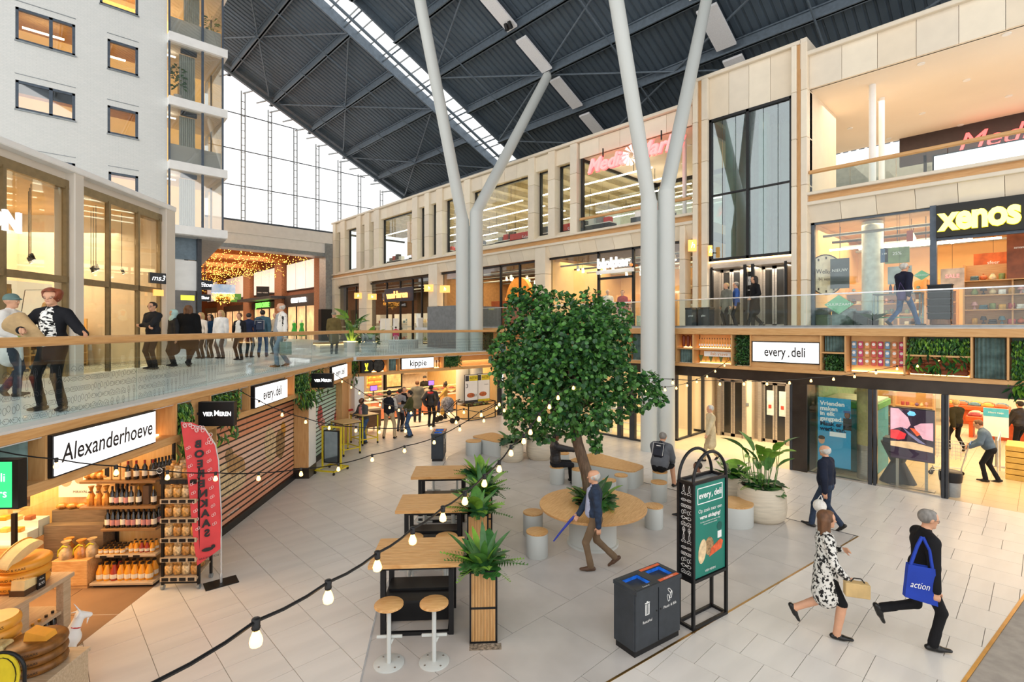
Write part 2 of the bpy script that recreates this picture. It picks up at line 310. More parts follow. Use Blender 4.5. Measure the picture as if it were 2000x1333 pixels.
# ================================================================ GABLE GLASS WALL (Y=42)
YG=42.; gb=struct('wall_gable',MB().box(5,19.2,YG-.1,YG+.5,11.3,12.2),M_WHITE,label='pale stone beam under the glazed gable')
obj('lower_beam',MB().box(5,19.2,YG+.1,YG+.6,10.5,11.3),M_WHITE,gb); obj('soffit_strip',MB().box(5,19.,YG+.2,YG+1.5,10.2,10.5),M_GREY,gb)
gw=struct('window_1',MB().box(5,26,YG-.06,YG+.1,12.2,12.35),M_WIN,label='large glazed gable below the roof slope')
ml=[AY(x,300,YG)[0] for x in (380,475,527,577,620,663,702,745)]
for x in ml:
    h=rz_(x)-.1; m=MB()
    for s in (-.13,.13): m.cyl((x+s,YG,12.3),(x+s,YG,h),.045,n=6)
    for k in range(int((h-12.3)/.55)): m.box(x-.12,x+.12,YG-.02,YG+.02,12.5+.55*k,12.54+.55*k)
    obj('mullion',m,M_GREY,gw)
for z in (14.9,17.6,20.3): 
    xe=min(26,(27.7-z)/.46); obj('transom',MB().box(5,xe,YG-.03,YG+.03,z-.03,z+.03),M_WIN,gw)
zs=[12.35,14.87,17.57,20.27,24]; xs=[5]+ml+[26]
for a,b in zip(xs[:-1],xs[1:]):
    for c,d in zip(zs[:-1],zs[1:]):
        if d<rz_(b)+.3 or c<rz_(b): 
            ta,tb=min(d,rz_(a)),min(d,rz_(b)); ta,tb=max(ta,c+.02),max(tb,c+.02)
            obj('pane',MB().add([(a+.15,YG+.02,c),(b-.15,YG+.02,c),(b-.15,YG+.02,tb),(a+.15,YG+.02,ta)],[(0,1,2,3)]),M_SKYG,gw)
eb=MB()
for dz,w in ((-.35,.12),(.1,.2)): eb.add([(X,YG-1.5+s*w,rz_(X)+dz+d) for X in (5,27) for s in (-1,1) for d in (0,.3)],[(0,1,3,2),(4,6,7,5),(0,4,5,1),(2,3,7,6),(0,2,6,4),(1,5,7,3)])
obj('edge_beam',eb,M_BEAM,roof)
for x in ml+[(a+b)/2 for a,b in zip(ml[:-1],ml[1:])]: obj('edge_bracket',MB().cyl((x,YG,rz_(x)-.25),(x+.5,YG-1.5,rz_(x+.5)-.1),.06,n=6),M_GREY,roof)
# ================================================================ STEEL Y COLUMNS
def ycol(x,y,zs,ltop,rtop,label,r):
    t=thing('tree_column',label,'column',(x,y,0)); s=r*1.06; u=(RX,RY)
    for sg,tp in ((-1,ltop),(1,rtop)):
        b=Vector((u[0]*s*sg,u[1]*s*sg,0)); zt=zs+(0 if sg<0 else .35); T=Vector((tp[0]-x,tp[1]-y,tp[2]))
        obj('shaft',MB().cyl(b,b+Vector((0,0,zt)),r,r,20),M_PAINT,t,smooth=40)
        j=b+Vector((0,0,zt)); obj('arm',MB().tube([j-Vector((0,0,.25)),j,j+(T-j)*.02,T-(T-j).normalized()*.5],r,18,r*.8),M_PAINT,t,smooth=35)
        e=T-(T-j).normalized()*.5; h=obj('pin_head',MB().cyl(e,e+(T-j).normalized()*.25,r*.8,r*.4,14),M_PAINT,t,smooth=40); obj('fork_plate',MB().tube([e+(T-j).normalized()*.2,T],.07,6),M_GREY,h)
    obj('weld_strip',MB().box(-.02,.02,-.06,.06,0,zs-.3),M_PAINT,t)
    return t
ycol(15.15,18.78,9.3,(11.2,18.6,rz_(11.2)),(20.65,18.6,rz_(20.65)),'pale grey forked steel column left of the tree',.31)
ycol(15.6,9.14,8.5,(11.4,9.6,rz_(11.4)),(20.3,9.5,rz_(20.3)),'pale grey forked steel column right of the tree',.28)
# ================================================================ foliage helper
def leafquad(mb,c,d,up,l,w,bend=.25):
    d=Vector(d).normalized(); s=d.cross(Vector(up)); s=s.normalized() if s.length>1e-4 else d.orthogonal().normalized(); n=s.cross(d)
    c=Vector(c); a=c; m=c+d*l*.5+n*l*bend*.3; e=c+d*l-n*l*bend
    mb.add([a,m+s*w/2,e,m-s*w/2],[(0,1,2),(0,2,3)])
def foliage(w,h,n,size=.09,mats=None,depth=.12,seed=1,droop=0):
    r=random.Random(seed); mb=MB()
    for i in range(n):
        mb.m=r.randrange(len(mats)); x=r.uniform(0,w); z=r.uniform(0,h)
        leafquad(mb,(x,-r.uniform(0,depth),z),(r.uniform(-1,1),-r.uniform(.1,.9),r.uniform(-1,.7)-droop*.3),(0,-.4,1),size*r.uniform(.6,1.4),size*r.uniform(.3,.6))
    if droop:
        for i in range(droop*8):
            mb.m=r.randrange(len(mats)); x=r.uniform(0,w); leafquad(mb,(x,-r.uniform(.1,.35),r.uniform(-.35,.05)*1.),(r.uniform(-.6,.6),-r.uniform(.1,.6),-r.uniform(.2,1)),(0,-1,.3),size*2.2,size*.55)
    return mb
LM=[M_LEAF,M_LEAF2,M_LEAF4,M_LEAF3]
M_CORR=mat('corrugated_verdigris',"6f8a88",.5,.35,var=(5,.3))
def corrug(w,h,p=.075):
    mb=MB(); n=max(3,int(w/p*4)); 
    pts=[(w*i/n,.018*math.sin(2*math.pi*i/4)) for i in range(n+1)]; k=n+1
    return mb.add([(x,y,0) for x,y in pts]+[(x,y,h) for x,y in pts],[(i,i+1,k+i+1,k+i) for i in range(n)])
# ================================================================ UPPER FACADE  (X=19)
YA=lambda px:-fy(px)          # frame x on the facade
fac=struct('wall_right_upper',MB().box(YA(652),YA(1133),.55,.8,4.2,4.3),M_STONE,FU.P(0,0,0),FU.a,'pale travertine facade with windows on two storeys')
SM=[M_STONE,M_STONE2,M_STONE3]
def panels(a,b,z0,z1,y0=0.,w=1.0,th=.12,par=None,y1=None,nm='stone_panel',slope=0.):
    n=max(1,round((b-a)/w)); s=(b-a)/n
    for i in range(n):
        x0,x1=a+i*s+.006,a+(i+1)*s-.006
        if slope: mb=MB().add([(x0,y0,z0),(x1,y0,z0),(x1,y0+slope,z1),(x0,y0+slope,z1),(x0,y0+th,z0),(x1,y0+th,z0),(x1,y0+slope+th,z1),(x0,y0+slope+th,z1)],[(0,1,2,3),(5,4,7,6),(1,5,6,2),(4,0,3,7),(3,2,6,7),(4,5,1,0)])
        else: mb=MB().box(x0,x1,y0,y0+th,z0,z1)
        obj(nm,mb,SM[(i*7+int(a*3))%3],par or fac)
def pil(a,b,z0,z1,y0=-.12,seg=1.6,par=None):
    n=max(1,round((z1-z0)/seg)); s=(z1-z0)/n
    for i in range(n): obj('pilaster_stone',MB().box(a,b,y0,.35,z0+i*s+.005,z0+(i+1)*s-.005,.015),SM[(i+int(a*5))%3],par or fac)
wins=[(657.6,666.6),(676,698),(707,714),(724,732),(743,807),(818,831),(841,854),(867,908),(921,1033),(1047,1072),(1087,1115)]
edges=[652]+[v for w in wins for v in w]+[1130]
wn=2
for i,(p,q) in enumerate(wins):
    a,b=YA(p),YA(q)
    w=struct('window_%d'%wn,MB().box(a,a+.08,.28,.42,8.9,12.2).box(b-.08,b,.28,.42,8.9,12.2).box(a,b,.28,.42,12.12,12.2).box(a,b,.28,.42,8.9,8.98),M_BLK,FU.P(0,0,0),FU.a); wn+=1
    n=max(1,round((b-a)/2.2)); s=(b-a)/n
    for k in range(n): obj('pane',MB().box(a+k*s+.01,a+(k+1)*s-.01,.34,.36,8.95,12.15),M_GLASS,w)
    panels(a-.05,b+.05,12.2,12.95,0.02,1.0,.15); panels(a-.05,b+.05,8.68,8.92,-.1,1.4,.2,slope=.3,nm='sill_stone')
for i in range(0,len(edges),2):
    a,b=YA(edges[i]),YA(edges[i+1]); pil(a+.03,b-.03,8.68,12.97)
A0,A1_=YA(650),YA(1357)
for a,b,z in ((A0,YA(1357),12.97),(YA(1357),YA(1568),13.75),(YA(1573),4.,13.28)): obj('coping',MB().box(a,b,-.16,.5,z,z+.14,.02),M_STONE3,fac)
# storey band: ledge, oak strip, ledge, sloping stones
for a,b in ((A0,YA(1357)),(YA(1578),4.)):
    obj('ledge_upper',MB().box(a,b,-.2,.4,8.6,8.7,.015),M_STONE3,fac); obj('oak_strip',MB().box(a,b,-.06,.3,8.38,8.6),M_OAK,fac); obj('ledge_lower',MB().box(a,b,-.2,.3,8.26,8.38,.015),M_STONE3,fac)
    panels(a,b,7.72,8.26,.12,.95,.12,slope=-.22,nm='lintel_stone')
# pilasters of the lower storey
for p,q,z0 in ((650,657,3.1),(704,719,3.1),(840,857,4.2),(1048,1068,4.2),(1330,1341,4.2)): pil(YA(p),YA(q),z0,8.26,-.14,1.4)
# tall pilasters with oak inlay, lift tower
for p,q in ((1357,1386),(1549,1580)):
    a,b=YA(p),YA(q); w=(b-a); pil(a,a+w*.33,4.2,13.75,-.2); pil(b-w*.4,b,4.2,13.75,-.2); obj('oak_inlay',MB().box(a+w*.33,b-w*.4,-.1,.3,4.2,13.75),M_OAKZ,fac)
obj('tower_end_cap',MB().box(YA(1566),YA(1566)+.2,-.16,2.2,12.9,13.9),M_STONE3,fac)
a,b=YA(1386),YA(1549); panels(a,b,12.15,13.75,0.,.75,.15)
def shaft(a,b):
    w=struct('window_%d'%wn,MB(),M_BLK,FU.P(0,0,0),FU.a,'dark green glazed lift shaft'); m=MB()
    for x in (a,a+(b-a)*.47,b-.1): m.box(x,x+.1,-.05,.12,6.72,12.15)
    m.box(a,b,-.05,.12,12.05,12.15).box(a,b,-.05,.12,6.7,6.82).box(a,b,-.02,.08,9.2,9.26); obj('frame',m,M_BLK,w)
    n=6
    for k in range(n): obj('pane',MB().box(a+(b-a)*k/n+.012,a+(b-a)*(k+1)/n-.012,.02,.04,6.82,12.05),M_GLASSG,w)
    obj('shaft_wall',MB().box(a,b,2.2,2.3,4.2,12.15),mat('shaft_concrete',"8f9a97",.7),w)
    for x in (a+.35,a+(b-a)*.47+.2,b-.3): obj('guide_column',MB().box(x,x+.28,.6,.9,6.8,12.1),mat('shaft_green_steel',"a9bdb2",.5),w)
    for x in (a+.9,b-1.1): obj('cable',MB().cyl((x,1.2,6.8),(x,1.2,12.1),.02,n=5).cyl((x+.3,1.2,6.8),(x+.3,1.2,12.1),.02,n=5),M_BLK,w)
shaft(a,b); wn+=1
# ---------------------------------------------------------------- lifts
def lift(name,label,px0,px1,X,z0,h,grp,par_dark):
    y0,y1=AX(px0,0,X)[1],AX(px1,0,X)[1]; t=thing(name,label,'lift',(X,y0,z0),-math.pi/2,grp); w=y0-y1
    obj('portal',MB().box(-.12,0,-.05,.3,0,h+.15).box(w,w+.12,-.05,.3,0,h+.15).box(-.12,w+.12,-.05,.3,h,h+.15),M_STEEL,t)
    for k in (0,1):
        x0=w*k/2+.01; x1=w*(k+1)/2-.01; d=obj('door_leaf',MB().box(x0,x0+.07,.1,.14,0,h).box(x1-.07,x1,.1,.14,0,h).box(x0,x1,.1,.14,h-.1,h).box(x0,x1,.1,.14,0,.12),M_STEEL,t)
        obj('pane',MB().box(x0+.07,x1-.07,.115,.125,.12,h-.1),mat('dark_lift_glass',"2a2926",.12,.2,spec=.8),d)
    return t
lift('lift','upper floor steel lift door beside the dark notice board on the left',1407,1447,19.7,4.2,2.25,'lifts',0); lift('lift','upper floor steel lift with red stickers on both doors',1488,1534,19.7,4.2,2.25,'lifts',0)
lt=struct('wall_lift_upper',MB().box(YA(1386),YA(1549),1.0,1.2,4.2,6.7),M_STEEL,FU.P(0,0,0),FU.a)
obj('lift_header',MB().box(YA(1386),YA(1549),.0,1.0,6.45,6.7),M_STEEL,lt); obj('light_strip',MB().box(YA(1384),YA(1550),-.08,-.02,6.66,6.71),M_WLED,lt)
for p,q in ((1388,1392),(1452,1458),(1467,1473),(1532,1537)): obj('jamb',MB().box(YA(p),YA(q),-.02,.08,4.2,6.5),M_BLK,lt); obj('reveal',MB().box(YA(p)+.02,YA(q)-.02,.08,.68,4.2,6.5),M_STEEL,lt)
obj('cream_panel',MB().box(YA(1456),YA(1468),.3,.5,4.2,6.5),M_CREAM,lt)
def board(name,label,cat,fr,x,y,z,w,h,m,th=.03,rz=None): return tag(obj(name,MB().box(-w/2,w/2,0,th,0,h),m,None,fr.P(x,y,z),fr.a if rz is None else rz),label,cat)
nb=board('notice_board','black floor directory between the two upper lifts','notice',FU,YA(1460),.2,5.35,.4,.9,M_BLK); obj('notice_sheet',MB().box(-.16,.16,-.006,0,.4,.72),M_WHITE,nb); text('notice_print','12',.12,M_TXTK,nb,(0,-.008,.57)); obj('arrow_mark',MB().box(-.1,.1,-.006,0,.2,.24),M_TXTW,nb)
cb=board('lift_call_panel','pale lift call panel under the upper notice board','panel',FU,YA(1459),.2,4.75,.14,.45,M_GREY)
# ---------------------------------------------------------------- terrace above xenos
a,b=YA(1580),4.
panels(a,b,12.2,13.28,0.,.92,.15); 
ter=struct('ceiling_terrace',MB().box(a,b,.1,3.1,12.2,12.3).box(a-3.4,b,3.1,8,12.2,12.3),M_SOFF,FU.P(0,0,0),FU.a,'cream soffit of the open terrace'); 
struct('wall_terrace',MB().box(a-.1,a,.1,3.2,8.6,12.2),M_STONE2,FU.P(0,0,0),FU.a,'travertine side wall of the terrace')
struct('floor_terrace',MB().box(a,b,0,3.1,8.3,8.6).box(a-3.4,b,3.1,8,8.3,8.6),M_CREAM,FU.P(0,0,0),FU.a)
for px,y in ((1627,160),(1702,192),(1799,125),(1888,157),(1720,197),(1801,222),(1876,245),(1970,188),(1660,251),(1736,271),(1966,67),(2050,120)):
    d=ray(px,y); t=(12.19-CH)/d[2]; q=Vector((d[0]*t,d[1]*t,12.2))
    if q.x>19.05:
        L_=thing('ceiling_downlight','small round downlight in the cream terrace soffit','downlight',q,0,'terrace downlights'); obj('lens',MB().cyl((0,0,-.015),(0,0,0),.07,n=12),M_LAMP,L_); obj('rim',MB().lathe([(.07,-.02),(.1,-.02),(.1,0),(.07,0)],14),M_WHITE,L_)
for px,yy,r in ((1704,1.2,.1),(1722,2.6,.09)):
    p=AX(px,300,19+yy); tag(obj('round_post',MB().cyl((0,0,0),(0,0,3.6),r,n=16),M_WHITE,None,(19+yy,p[1],8.6),smooth=40),'white round post on the terrace, %s'%('nearer the front edge' if yy<2 else 'set further back'),'post')
ra=thing('terrace_railing','oak handrail on glass along the terrace above the yellow sign','railing',FU.P(a,0,8.7),FU.a)
obj('handrail',MB().box(0,b-a,-.09,.03,.62,.74,.03),M_OAK,ra)
for k in range(8): obj('pane',MB().box((b-a)*k/8+.01,(b-a)*(k+1)/8-.01,-.035,-.02,0,.62),M_GLASSB,ra)
# terrace back: glazed shop with screen
w=struct('window_%d'%wn,MB(),M_BLK,FU.P(0,7.8,0),FU.a); wn+=1; struct('wall_terrace_back',MB().box(a-3.4,b,10.4,10.5,8.6,12.2).box(a-3.5,a-3.4,2.9,10.5,8.6,12.2),mat('terrace_back_wall',"cfc6b4",.7),FU.P(0,0,0),FU.a)
for x in (a-2.,a+.2,a+2.,a+4.2,a+6): obj('mullion',MB().box(x,x+.1,0,.1,8.6,11.3),M_BLK,w)
obj('header',MB().box(a+1.2,b,0,.15,11.,12.2),mat('dark_brown_fascia',"3a2a28",.5),w); obj('pane',MB().box(a-3.4,b,.04,.06,8.6,11.9),M_GLASS,w)
M_RED=mat('red_neon',"ff5b5b",.4,emit=1.5,var=(1,0)); M_REDT=mat('red_sign_letters',"ff9a98",.4,emit=.8,var=(1,0))
s=thing('terrace_shop_sign','red lit lettering at the back of the terrace','sign',FU.P(a+5.6,7.7,11.45),FU.a); text('lettering','Media Markt',1.0,M_RED,s,(0,0,0),ext=.03,shear=.3)
sc=thing('advert_screen','wide bright screen behind the terrace glass railing','screen',FU.P(a+2.9,2.6,8.62),FU.a); obj('bezel',MB().box(0,5,0,.12,0,1.25),M_BLK,sc); obj('display',MB().box(.05,4.95,-.01,0,.05,1.2),mat('pale_screen',"dfe9f4",.3,emit=1.1,var=(.6,.15)),sc); obj('stand_leg',MB().box(.4,.5,.0,.12,-.02,.0),M_BLK,sc)
# ---------------------------------------------------------------- Media Markt recess (1133-1352)
a,b=YA(1133),YA(1352); panels(a-.05,b,12.2,12.95,.02,1.05,.15)
struct('ceiling_recess',MB().box(a,b,.1,6.5,12.2,12.3),M_SOFF,FU.P(0,0,0),FU.a); struct('floor_recess',MB().box(a,b,0,6.5,8.3,8.62),M_CREAM,FU.P(0,0,0),FU.a)
w=struct('window_%d'%wn,MB().box(a,b,6.3,6.4,12.0,12.2).box(a,a+.12,.05,.2,8.7,12.2).box(a,a+.1,.1,6.3,12.05,12.2).box(a,a+.35,6.1,6.45,8.6,12.2).box(b-1.6,b-1.45,6.3,6.4,8.6,12.2),M_BLK,FU.P(0,0,0),FU.a); wn+=1
obj('pane',MB().box(a,b,6.34,6.36,8.6,12.0),M_GLASS,w); obj('side_pane',MB().box(a+.03,a+.05,.2,6.2,8.6,12.05),M_GLASS,w)
ra=thing('terrace_railing','oak handrail on glass below the red lettering','railing',FU.P(a,0,8.7),FU.a); obj('handrail',MB().box(0,b-a,-.09,.03,.55,.67,.03),M_OAK,ra)
for k in range(4): obj('pane',MB().box((b-a)*k/4+.01,(b-a)*(k+1)/4-.01,-.035,-.02,0,.55),M_GLASSB,ra)
tag(obj('round_post',MB().cyl((0,0,0),(0,0,3.58),.09,n=14),M_WHITE,None,FU.P(b-.95,1.2,8.62),smooth=40),'slim white post under the soffit right of the forked column','post')
s=thing('neon_sign','red outlined lit lettering with swirl hung below the soffit','sign',FU.P((a+b)/2+.1,-.3,11.55),FU.a)
lt1=text('lettering','Media',.86,M_REDT,s,(-1.2,0,0),ext=.06,shear=.35,off=.012); text('outline','Media',.86,M_RED,s,(-1.2,.07,0),ext=.02,shear=.35,off=.045)
text('lettering','Markt',.86,M_REDT,s,(1.35,0,.05),ext=.06,shear=.35,off=.012); text('outline','Markt',.86,M_RED,s,(1.35,.07,.05),ext=.02,shear=.35,off=.045)
sw=MB()
for k in range(12):
    t=2*math.pi*k/12; pts=[(.12*math.cos(t),.12*math.sin(t)),(.45*math.cos(t+.5),.45*math.sin(t+.5)),(.42*math.cos(t+.78),.42*math.sin(t+.78))]; sw.prismY(pts,-.06,.0)
obj('swirl_emblem',sw,mat('swirl_white_red',"ffd9d9",.4,emit=.9,var=(1,0)),s,(.12,0,.0)); obj('hanger',MB().box(-1.4,-1.36,0,.05,.3,.68).box(1.5,1.54,0,.05,.3,.68),M_BLK,s)
for px,y in ((1174,354),(1249,338),(1249,365),(1327,350),(1334,320),(1346,284)):
    d=ray(px,y); t=(12.19-CH)/d[2]; q=Vector((d[0]*t,d[1]*t,12.2)); L_=thing('ceiling_downlight','small round downlight in the soffit around the red lettering','downlight',q,0,'recess downlights'); obj('lens',MB().cyl((0,0,-.015),(0,0,0),.07,n=12),M_LAMP,L_); obj('rim',MB().lathe([(.07,-.02),(.1,-.02),(.1,0),(.07,0)],14),M_WHITE,L_)
# ---------------------------------------------------------------- electronics store interior behind the upper windows
M_DECKC=mat('store_ceiling',"b9a98a",.8,var=(3,.1)); 
ce=struct('ceiling_store_upper',MB().box(A0,YA(1355),.9,12,12.75,12.9),M_DECKC,FU.P(0,0,0),FU.a); struct('floor_store_upper',MB().box(A0,YA(1355),.5,12,8.2,8.6),M_CREAM,FU.P(0,0,0),FU.a); struct('wall_store_upper',MB().box(A0,YA(1355),11.5,11.7,8.6,12.75),mat('store_wall',"d8d6cc",.8),FU.P(0,0,0),FU.a)
for k in range(22): obj('roof_joist',MB().box(A0+1+k*1.4,A0+1.12+k*1.4,.9,11.5,12.45,12.75),mat('joist_oak',"b3a27c",.7),ce)
for k in range(5):
    for j in range(3):
        t=thing('tube_light','long white tube light hanging inside the upper store','light',FU.P(A0+5+j*8.5,2.+k*1.9,11.6),FU.a,'tube lights in the upper store'); obj('tube',MB().box(0,7.5,-.04,.04,0,.05),M_LAMP,t); [obj('hanger',MB().box(q,q+.02,-.01,.01,.05,1.15),M_BLK,t) for q in (1,6.5)]
for k in range(9):
    x=A0+3+k*3.2; t=thing('display_rack','low black display rack behind the upper store window','rack',FU.P(x,1.6,8.6),FU.a,'racks in the upper store'); obj('body',MB().box(0,2,0,.6,0,.75),M_BLK,t); obj('shelf',MB().box(-.02,2.02,-.02,.62,.75,.79),M_WHITE,t)
    for i in range(4): tag(obj('appliance_box',MB().box(-.18,.18,-.15,.15,0,.28+.1*(i%3),.01),[M_WHITE,M_GREY,mat('red_box',"c8332e",.5),M_BLK][(i+k)%4],None,FU.P(x+.3+.47*i,1.9,9.39),FU.a),'boxed appliance standing on the display rack upstairs','box','boxed appliances upstairs')
for x,wd in ((YA(1100),1.3),(YA(1010),2.4)): 
    t=board('store_poster','red sale poster %s the upper store window'%('small, right behind' if wd<2 else 'wide, low behind'),'poster',FU,x,.6,8.65,wd,.75,mat('sale_red',"d8342c",.5)); text('poster_print','Sale',.3,M_TXTW,t,(0,-.01,.45))
hp=board('store_poster','orange poster with white squiggle in the big upper window','poster',FU,YA(793),.6,9.3,1.6,2.4,mat('orange_poster',"eeb98a",.5)); text('poster_print','h',1.1,M_TXTW,hp,(0,-.01,1.2),shear=.3,off=.03)
# ================================================================ SHOPS BEHIND THE WALKWAY (z=4.2)
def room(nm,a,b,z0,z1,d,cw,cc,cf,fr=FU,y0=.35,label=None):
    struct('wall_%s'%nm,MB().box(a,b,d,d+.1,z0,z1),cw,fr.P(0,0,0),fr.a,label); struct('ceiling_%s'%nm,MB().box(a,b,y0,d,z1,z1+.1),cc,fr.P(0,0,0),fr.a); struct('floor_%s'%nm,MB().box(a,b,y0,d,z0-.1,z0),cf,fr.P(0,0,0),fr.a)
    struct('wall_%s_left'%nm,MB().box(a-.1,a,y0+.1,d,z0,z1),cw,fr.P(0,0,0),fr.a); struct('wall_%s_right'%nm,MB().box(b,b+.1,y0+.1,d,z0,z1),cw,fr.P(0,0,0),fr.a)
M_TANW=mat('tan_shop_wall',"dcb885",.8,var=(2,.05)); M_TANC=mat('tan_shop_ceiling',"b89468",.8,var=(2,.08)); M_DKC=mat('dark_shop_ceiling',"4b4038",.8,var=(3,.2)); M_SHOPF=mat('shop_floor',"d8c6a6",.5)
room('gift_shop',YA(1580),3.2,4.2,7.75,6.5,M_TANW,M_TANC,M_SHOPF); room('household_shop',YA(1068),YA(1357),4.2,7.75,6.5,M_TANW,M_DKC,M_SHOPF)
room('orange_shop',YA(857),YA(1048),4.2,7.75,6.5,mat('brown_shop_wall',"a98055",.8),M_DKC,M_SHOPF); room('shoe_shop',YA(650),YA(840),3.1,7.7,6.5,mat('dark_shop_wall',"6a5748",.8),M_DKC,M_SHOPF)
def front(nm,a,b,z0,z1,mull,m=M_BLK,tr=None,lab=None,y=.2,skip=(),glass=M_GLASS):
    global wn
    w=struct('window_%d'%wn,MB().box(a,b,y,y+.12,z1-.1,z1).box(a,b,y,y+.12,z0,z0+.06),m,FU.P(0,0,0),FU.a,lab); wn+=1
    for x in mull: obj('mullion',MB().box(x-.05,x+.05,y,y+.12,z0,z1),m,w)
    if tr: obj('transom',MB().box(tr[0],tr[1],y,y+.12,tr[2]-.05,tr[2]+.05),m,w)
    e=sorted([a]+list(mull)+[b])
    for i,(p,q) in enumerate(zip(e[:-1],e[1:])):
        if i not in skip and q-p>.12: obj('pane',MB().box(p+.05,q-.05,y+.05,y+.065,z0+.06,z1-.1),glass,w)
    return w
front('x',YA(1580),YA(1818),4.2,7.75,[YA(1584)],M_WIN,lab='gift shop shop window with steel blue frame')
xd=struct('door_1',MB().box(YA(1815),YA(1828),.1,.3,4.2,7.75).box(YA(1828),3.2,.15,.3,6.72,6.8),M_WIN,FU.P(0,0,0),FU.a,'open gift shop shop entrance')
M_XY=mat('yellow_lit_letters',"fff07a",.4,emit=1.7,var=(1,0)); M_XO=mat('yellow_glow_edge',"e8d400",.4,emit=.8,var=(1,0))
s=thing('shop_sign','black shop sign with big yellow lit letters gift shop','sign',FU.P(YA(1828),0,6.8),FU.a); obj('panel',MB().box(0,3.6,.02,.3,0,.92),mat('sign_black',"111210",.5),s)
text('lettering','xenos',.95,M_XY,s,(.92,-.03,.48),ext=.04,off=.035,fit=1.7,space=.95); text('letter_edge','xenos',.95,M_XO,s,(.92,.0,.48),ext=.015,off=.046,fit=1.73,space=.95)
# ceiling gear in the shops
def gear(nm,a,b,z,n,grp,seed):
    r=random.Random(seed)
    for k in range(n):
        t=thing('track_light','%s'%nm,'light',FU.P(r.uniform(a+.4,b-.4),r.uniform(.8,5.5),z),FU.a,grp); obj('can',MB().cyl((0,0,-.5),(.06,-.05,-.68),.07,.08,10),M_WHITE,t,smooth=40); obj('lens',MB().cyl((.06,-.05,-.68),(.065,-.055,-.69),.07,n=10),M_LAMP,t); obj('stem',MB().cyl((0,0,-.5),(0,0,0),.01,n=5),M_BLK,t)
gear('white spot lamp under the household shop shop ceiling',YA(1075),YA(1340),7.75,16,'spots in household shop',1); gear('white spot lamp under the dark ceiling left of the tree',YA(870),YA(1040),7.75,14,'spots in orange shop',2); gear('white spot lamp under the gift shop ceiling',YA(1590),2.8,7.75,9,'spots in gift shop',3)
for nm,a,b,g in (('household',YA(1070),YA(1350),'x'),('orange',YA(860),YA(1045),'y'),('gift',YA(1590),3.1,'z'),('shoe',YA(655),YA(835),'w')):
    for k in range(5):
        pl=tag(obj('ceiling_pipe',MB().cyl((a,1.+k*1.1,7.35-.08*(k%3)),(b,1.+k*1.1,7.35-.08*(k%3)),.05,n=8),M_BLK if k%2 else M_GREY,None,FU.P(0,0,0),FU.a,smooth=40),'service pipe under the ceiling of the %s shop'%nm,'pipe','pipes under %s ceiling'%nm)
for k in range(3): 
    t=thing('tube_light','pale tube light slung under the gift shop ceiling','light',FU.P(YA(1600)+.6*k,1.2+k*1.2,6.85+.1*k),FU.a,'tube lights in gift shop'); obj('tube',MB().box(0,3,-.04,.04,0,.06),M_LAMP,t); [obj('hanger',MB().box(q,q+.02,0,.02,.06,.8),M_BLK,t) for q in (.3,2.6)]
tag(obj('round_column',MB().cyl((0,0,0),(0,0,3.5),.3,n=24),mat('pale_column',"d9e0da",.5),None,(20.3,AX(1704,0,20.3)[1],4.2),smooth=40),'thick pale round column behind the gift shop window','column')
# shelving with goods
def goods(mb_list,n): pass
PAL=[mat('goods_%d'%i,c,.5,var=(8,.25)) for i,c in enumerate(("c96a3a","e8d3a4","8a9a5b","d9a441","b84a4a","f0ece0","5b7f8a","3d3a3a","e0a7a0","7a5a8a"))]
def jarmesh(i):
    mb=MB(); k=i%6
    if k==0: mb.lathe([(.05,0),(.11,.03),(.12,.12),(.07,.2),(.05,.26),(.07,.28)],12)
    elif k==1: mb.box(-.11,.11,-.09,.09,0,.2,.015).box(-.09,.09,-.095,-.09,.05,.15)
    elif k==2: mb.lathe([(.06,0),(.06,.06),(.02,.09),(.02,.16),(.12,.17),(.07,.32)],12)
    elif k==3: mb.ball((0,0,.11),(.12,.12,.11),12,8).cyl((0,0,.2),(0,0,.26),.025,n=8)
    elif k==4: mb.lathe([(.09,0),(.1,.1),(.1,.24),(.08,.25)],12).box(-.012,.012,-.14,-.1,.06,.18)
    else: mb.box(-.13,.13,-.08,.08,0,.1,.02).box(-.12,.12,-.075,.075,.1,.19,.02)
    return mb
GM=[[jarmesh(i).mesh('article',PAL[(i*3+j)%10],40) for j in range(3)] for i in range(6)]
PN=dict(('goods_%d'%i,c) for i,c in enumerate(('rust','cream','olive','mustard','red','white','teal','black','pink','purple'))); LV=[('low','top'),('lowest','middle','top'),('lowest','second','third','top'),('lowest','second','middle','fourth','top')]
GN=['vase','boxed_article','table_lamp','round_jar','mug','folded_textile']
def shelf(fr,x,y,z,w,h,n,label,grp,per=6,m=M_OAK,dep=.4,rz=0,glab='household article on the shelf',seed=0):
    t=thing('shelf_unit',label,'shelf',fr.P(x,y,z),fr.a+rz,grp); 
    for s in (0,w-.04): obj('side_panel',MB().box(s,s+.04,0,dep,0,h),m,t)
    obj('back_panel',MB().box(0,w,dep-.02,dep,0,h),m,t)
    r=random.Random(seed*31+int(x*10)); ca,sa=math.cos(rz),math.sin(rz)
    for k in range(n):
        zz=.1+k*(h-.15)/n; obj('shelf',MB().box(.04,w-.04,-.02,dep,zz-.03,zz),m,t)
        for j in range(per):
            gx=.15+(w-.3)*(j+.5)/per; gy=dep*.45; i=r.randrange(6); me=GM[i][r.randrange(3)]
            o=link(GN[i],me,None,fr.P(x+gx*ca-gy*sa,y+gx*sa+gy*ca,z+zz),fr.a+rz+r.uniform(-.3,.3)); o.scale=(min(1,(w-.3)/per/.27),)*3
            tag(o,'%s %s on the %s shelf, %s'%(PN[me.materials[0].name],GN[i].replace('_',' '),LV[n-2][k],glab),GN[i].replace('_',' '),glab)
    return t
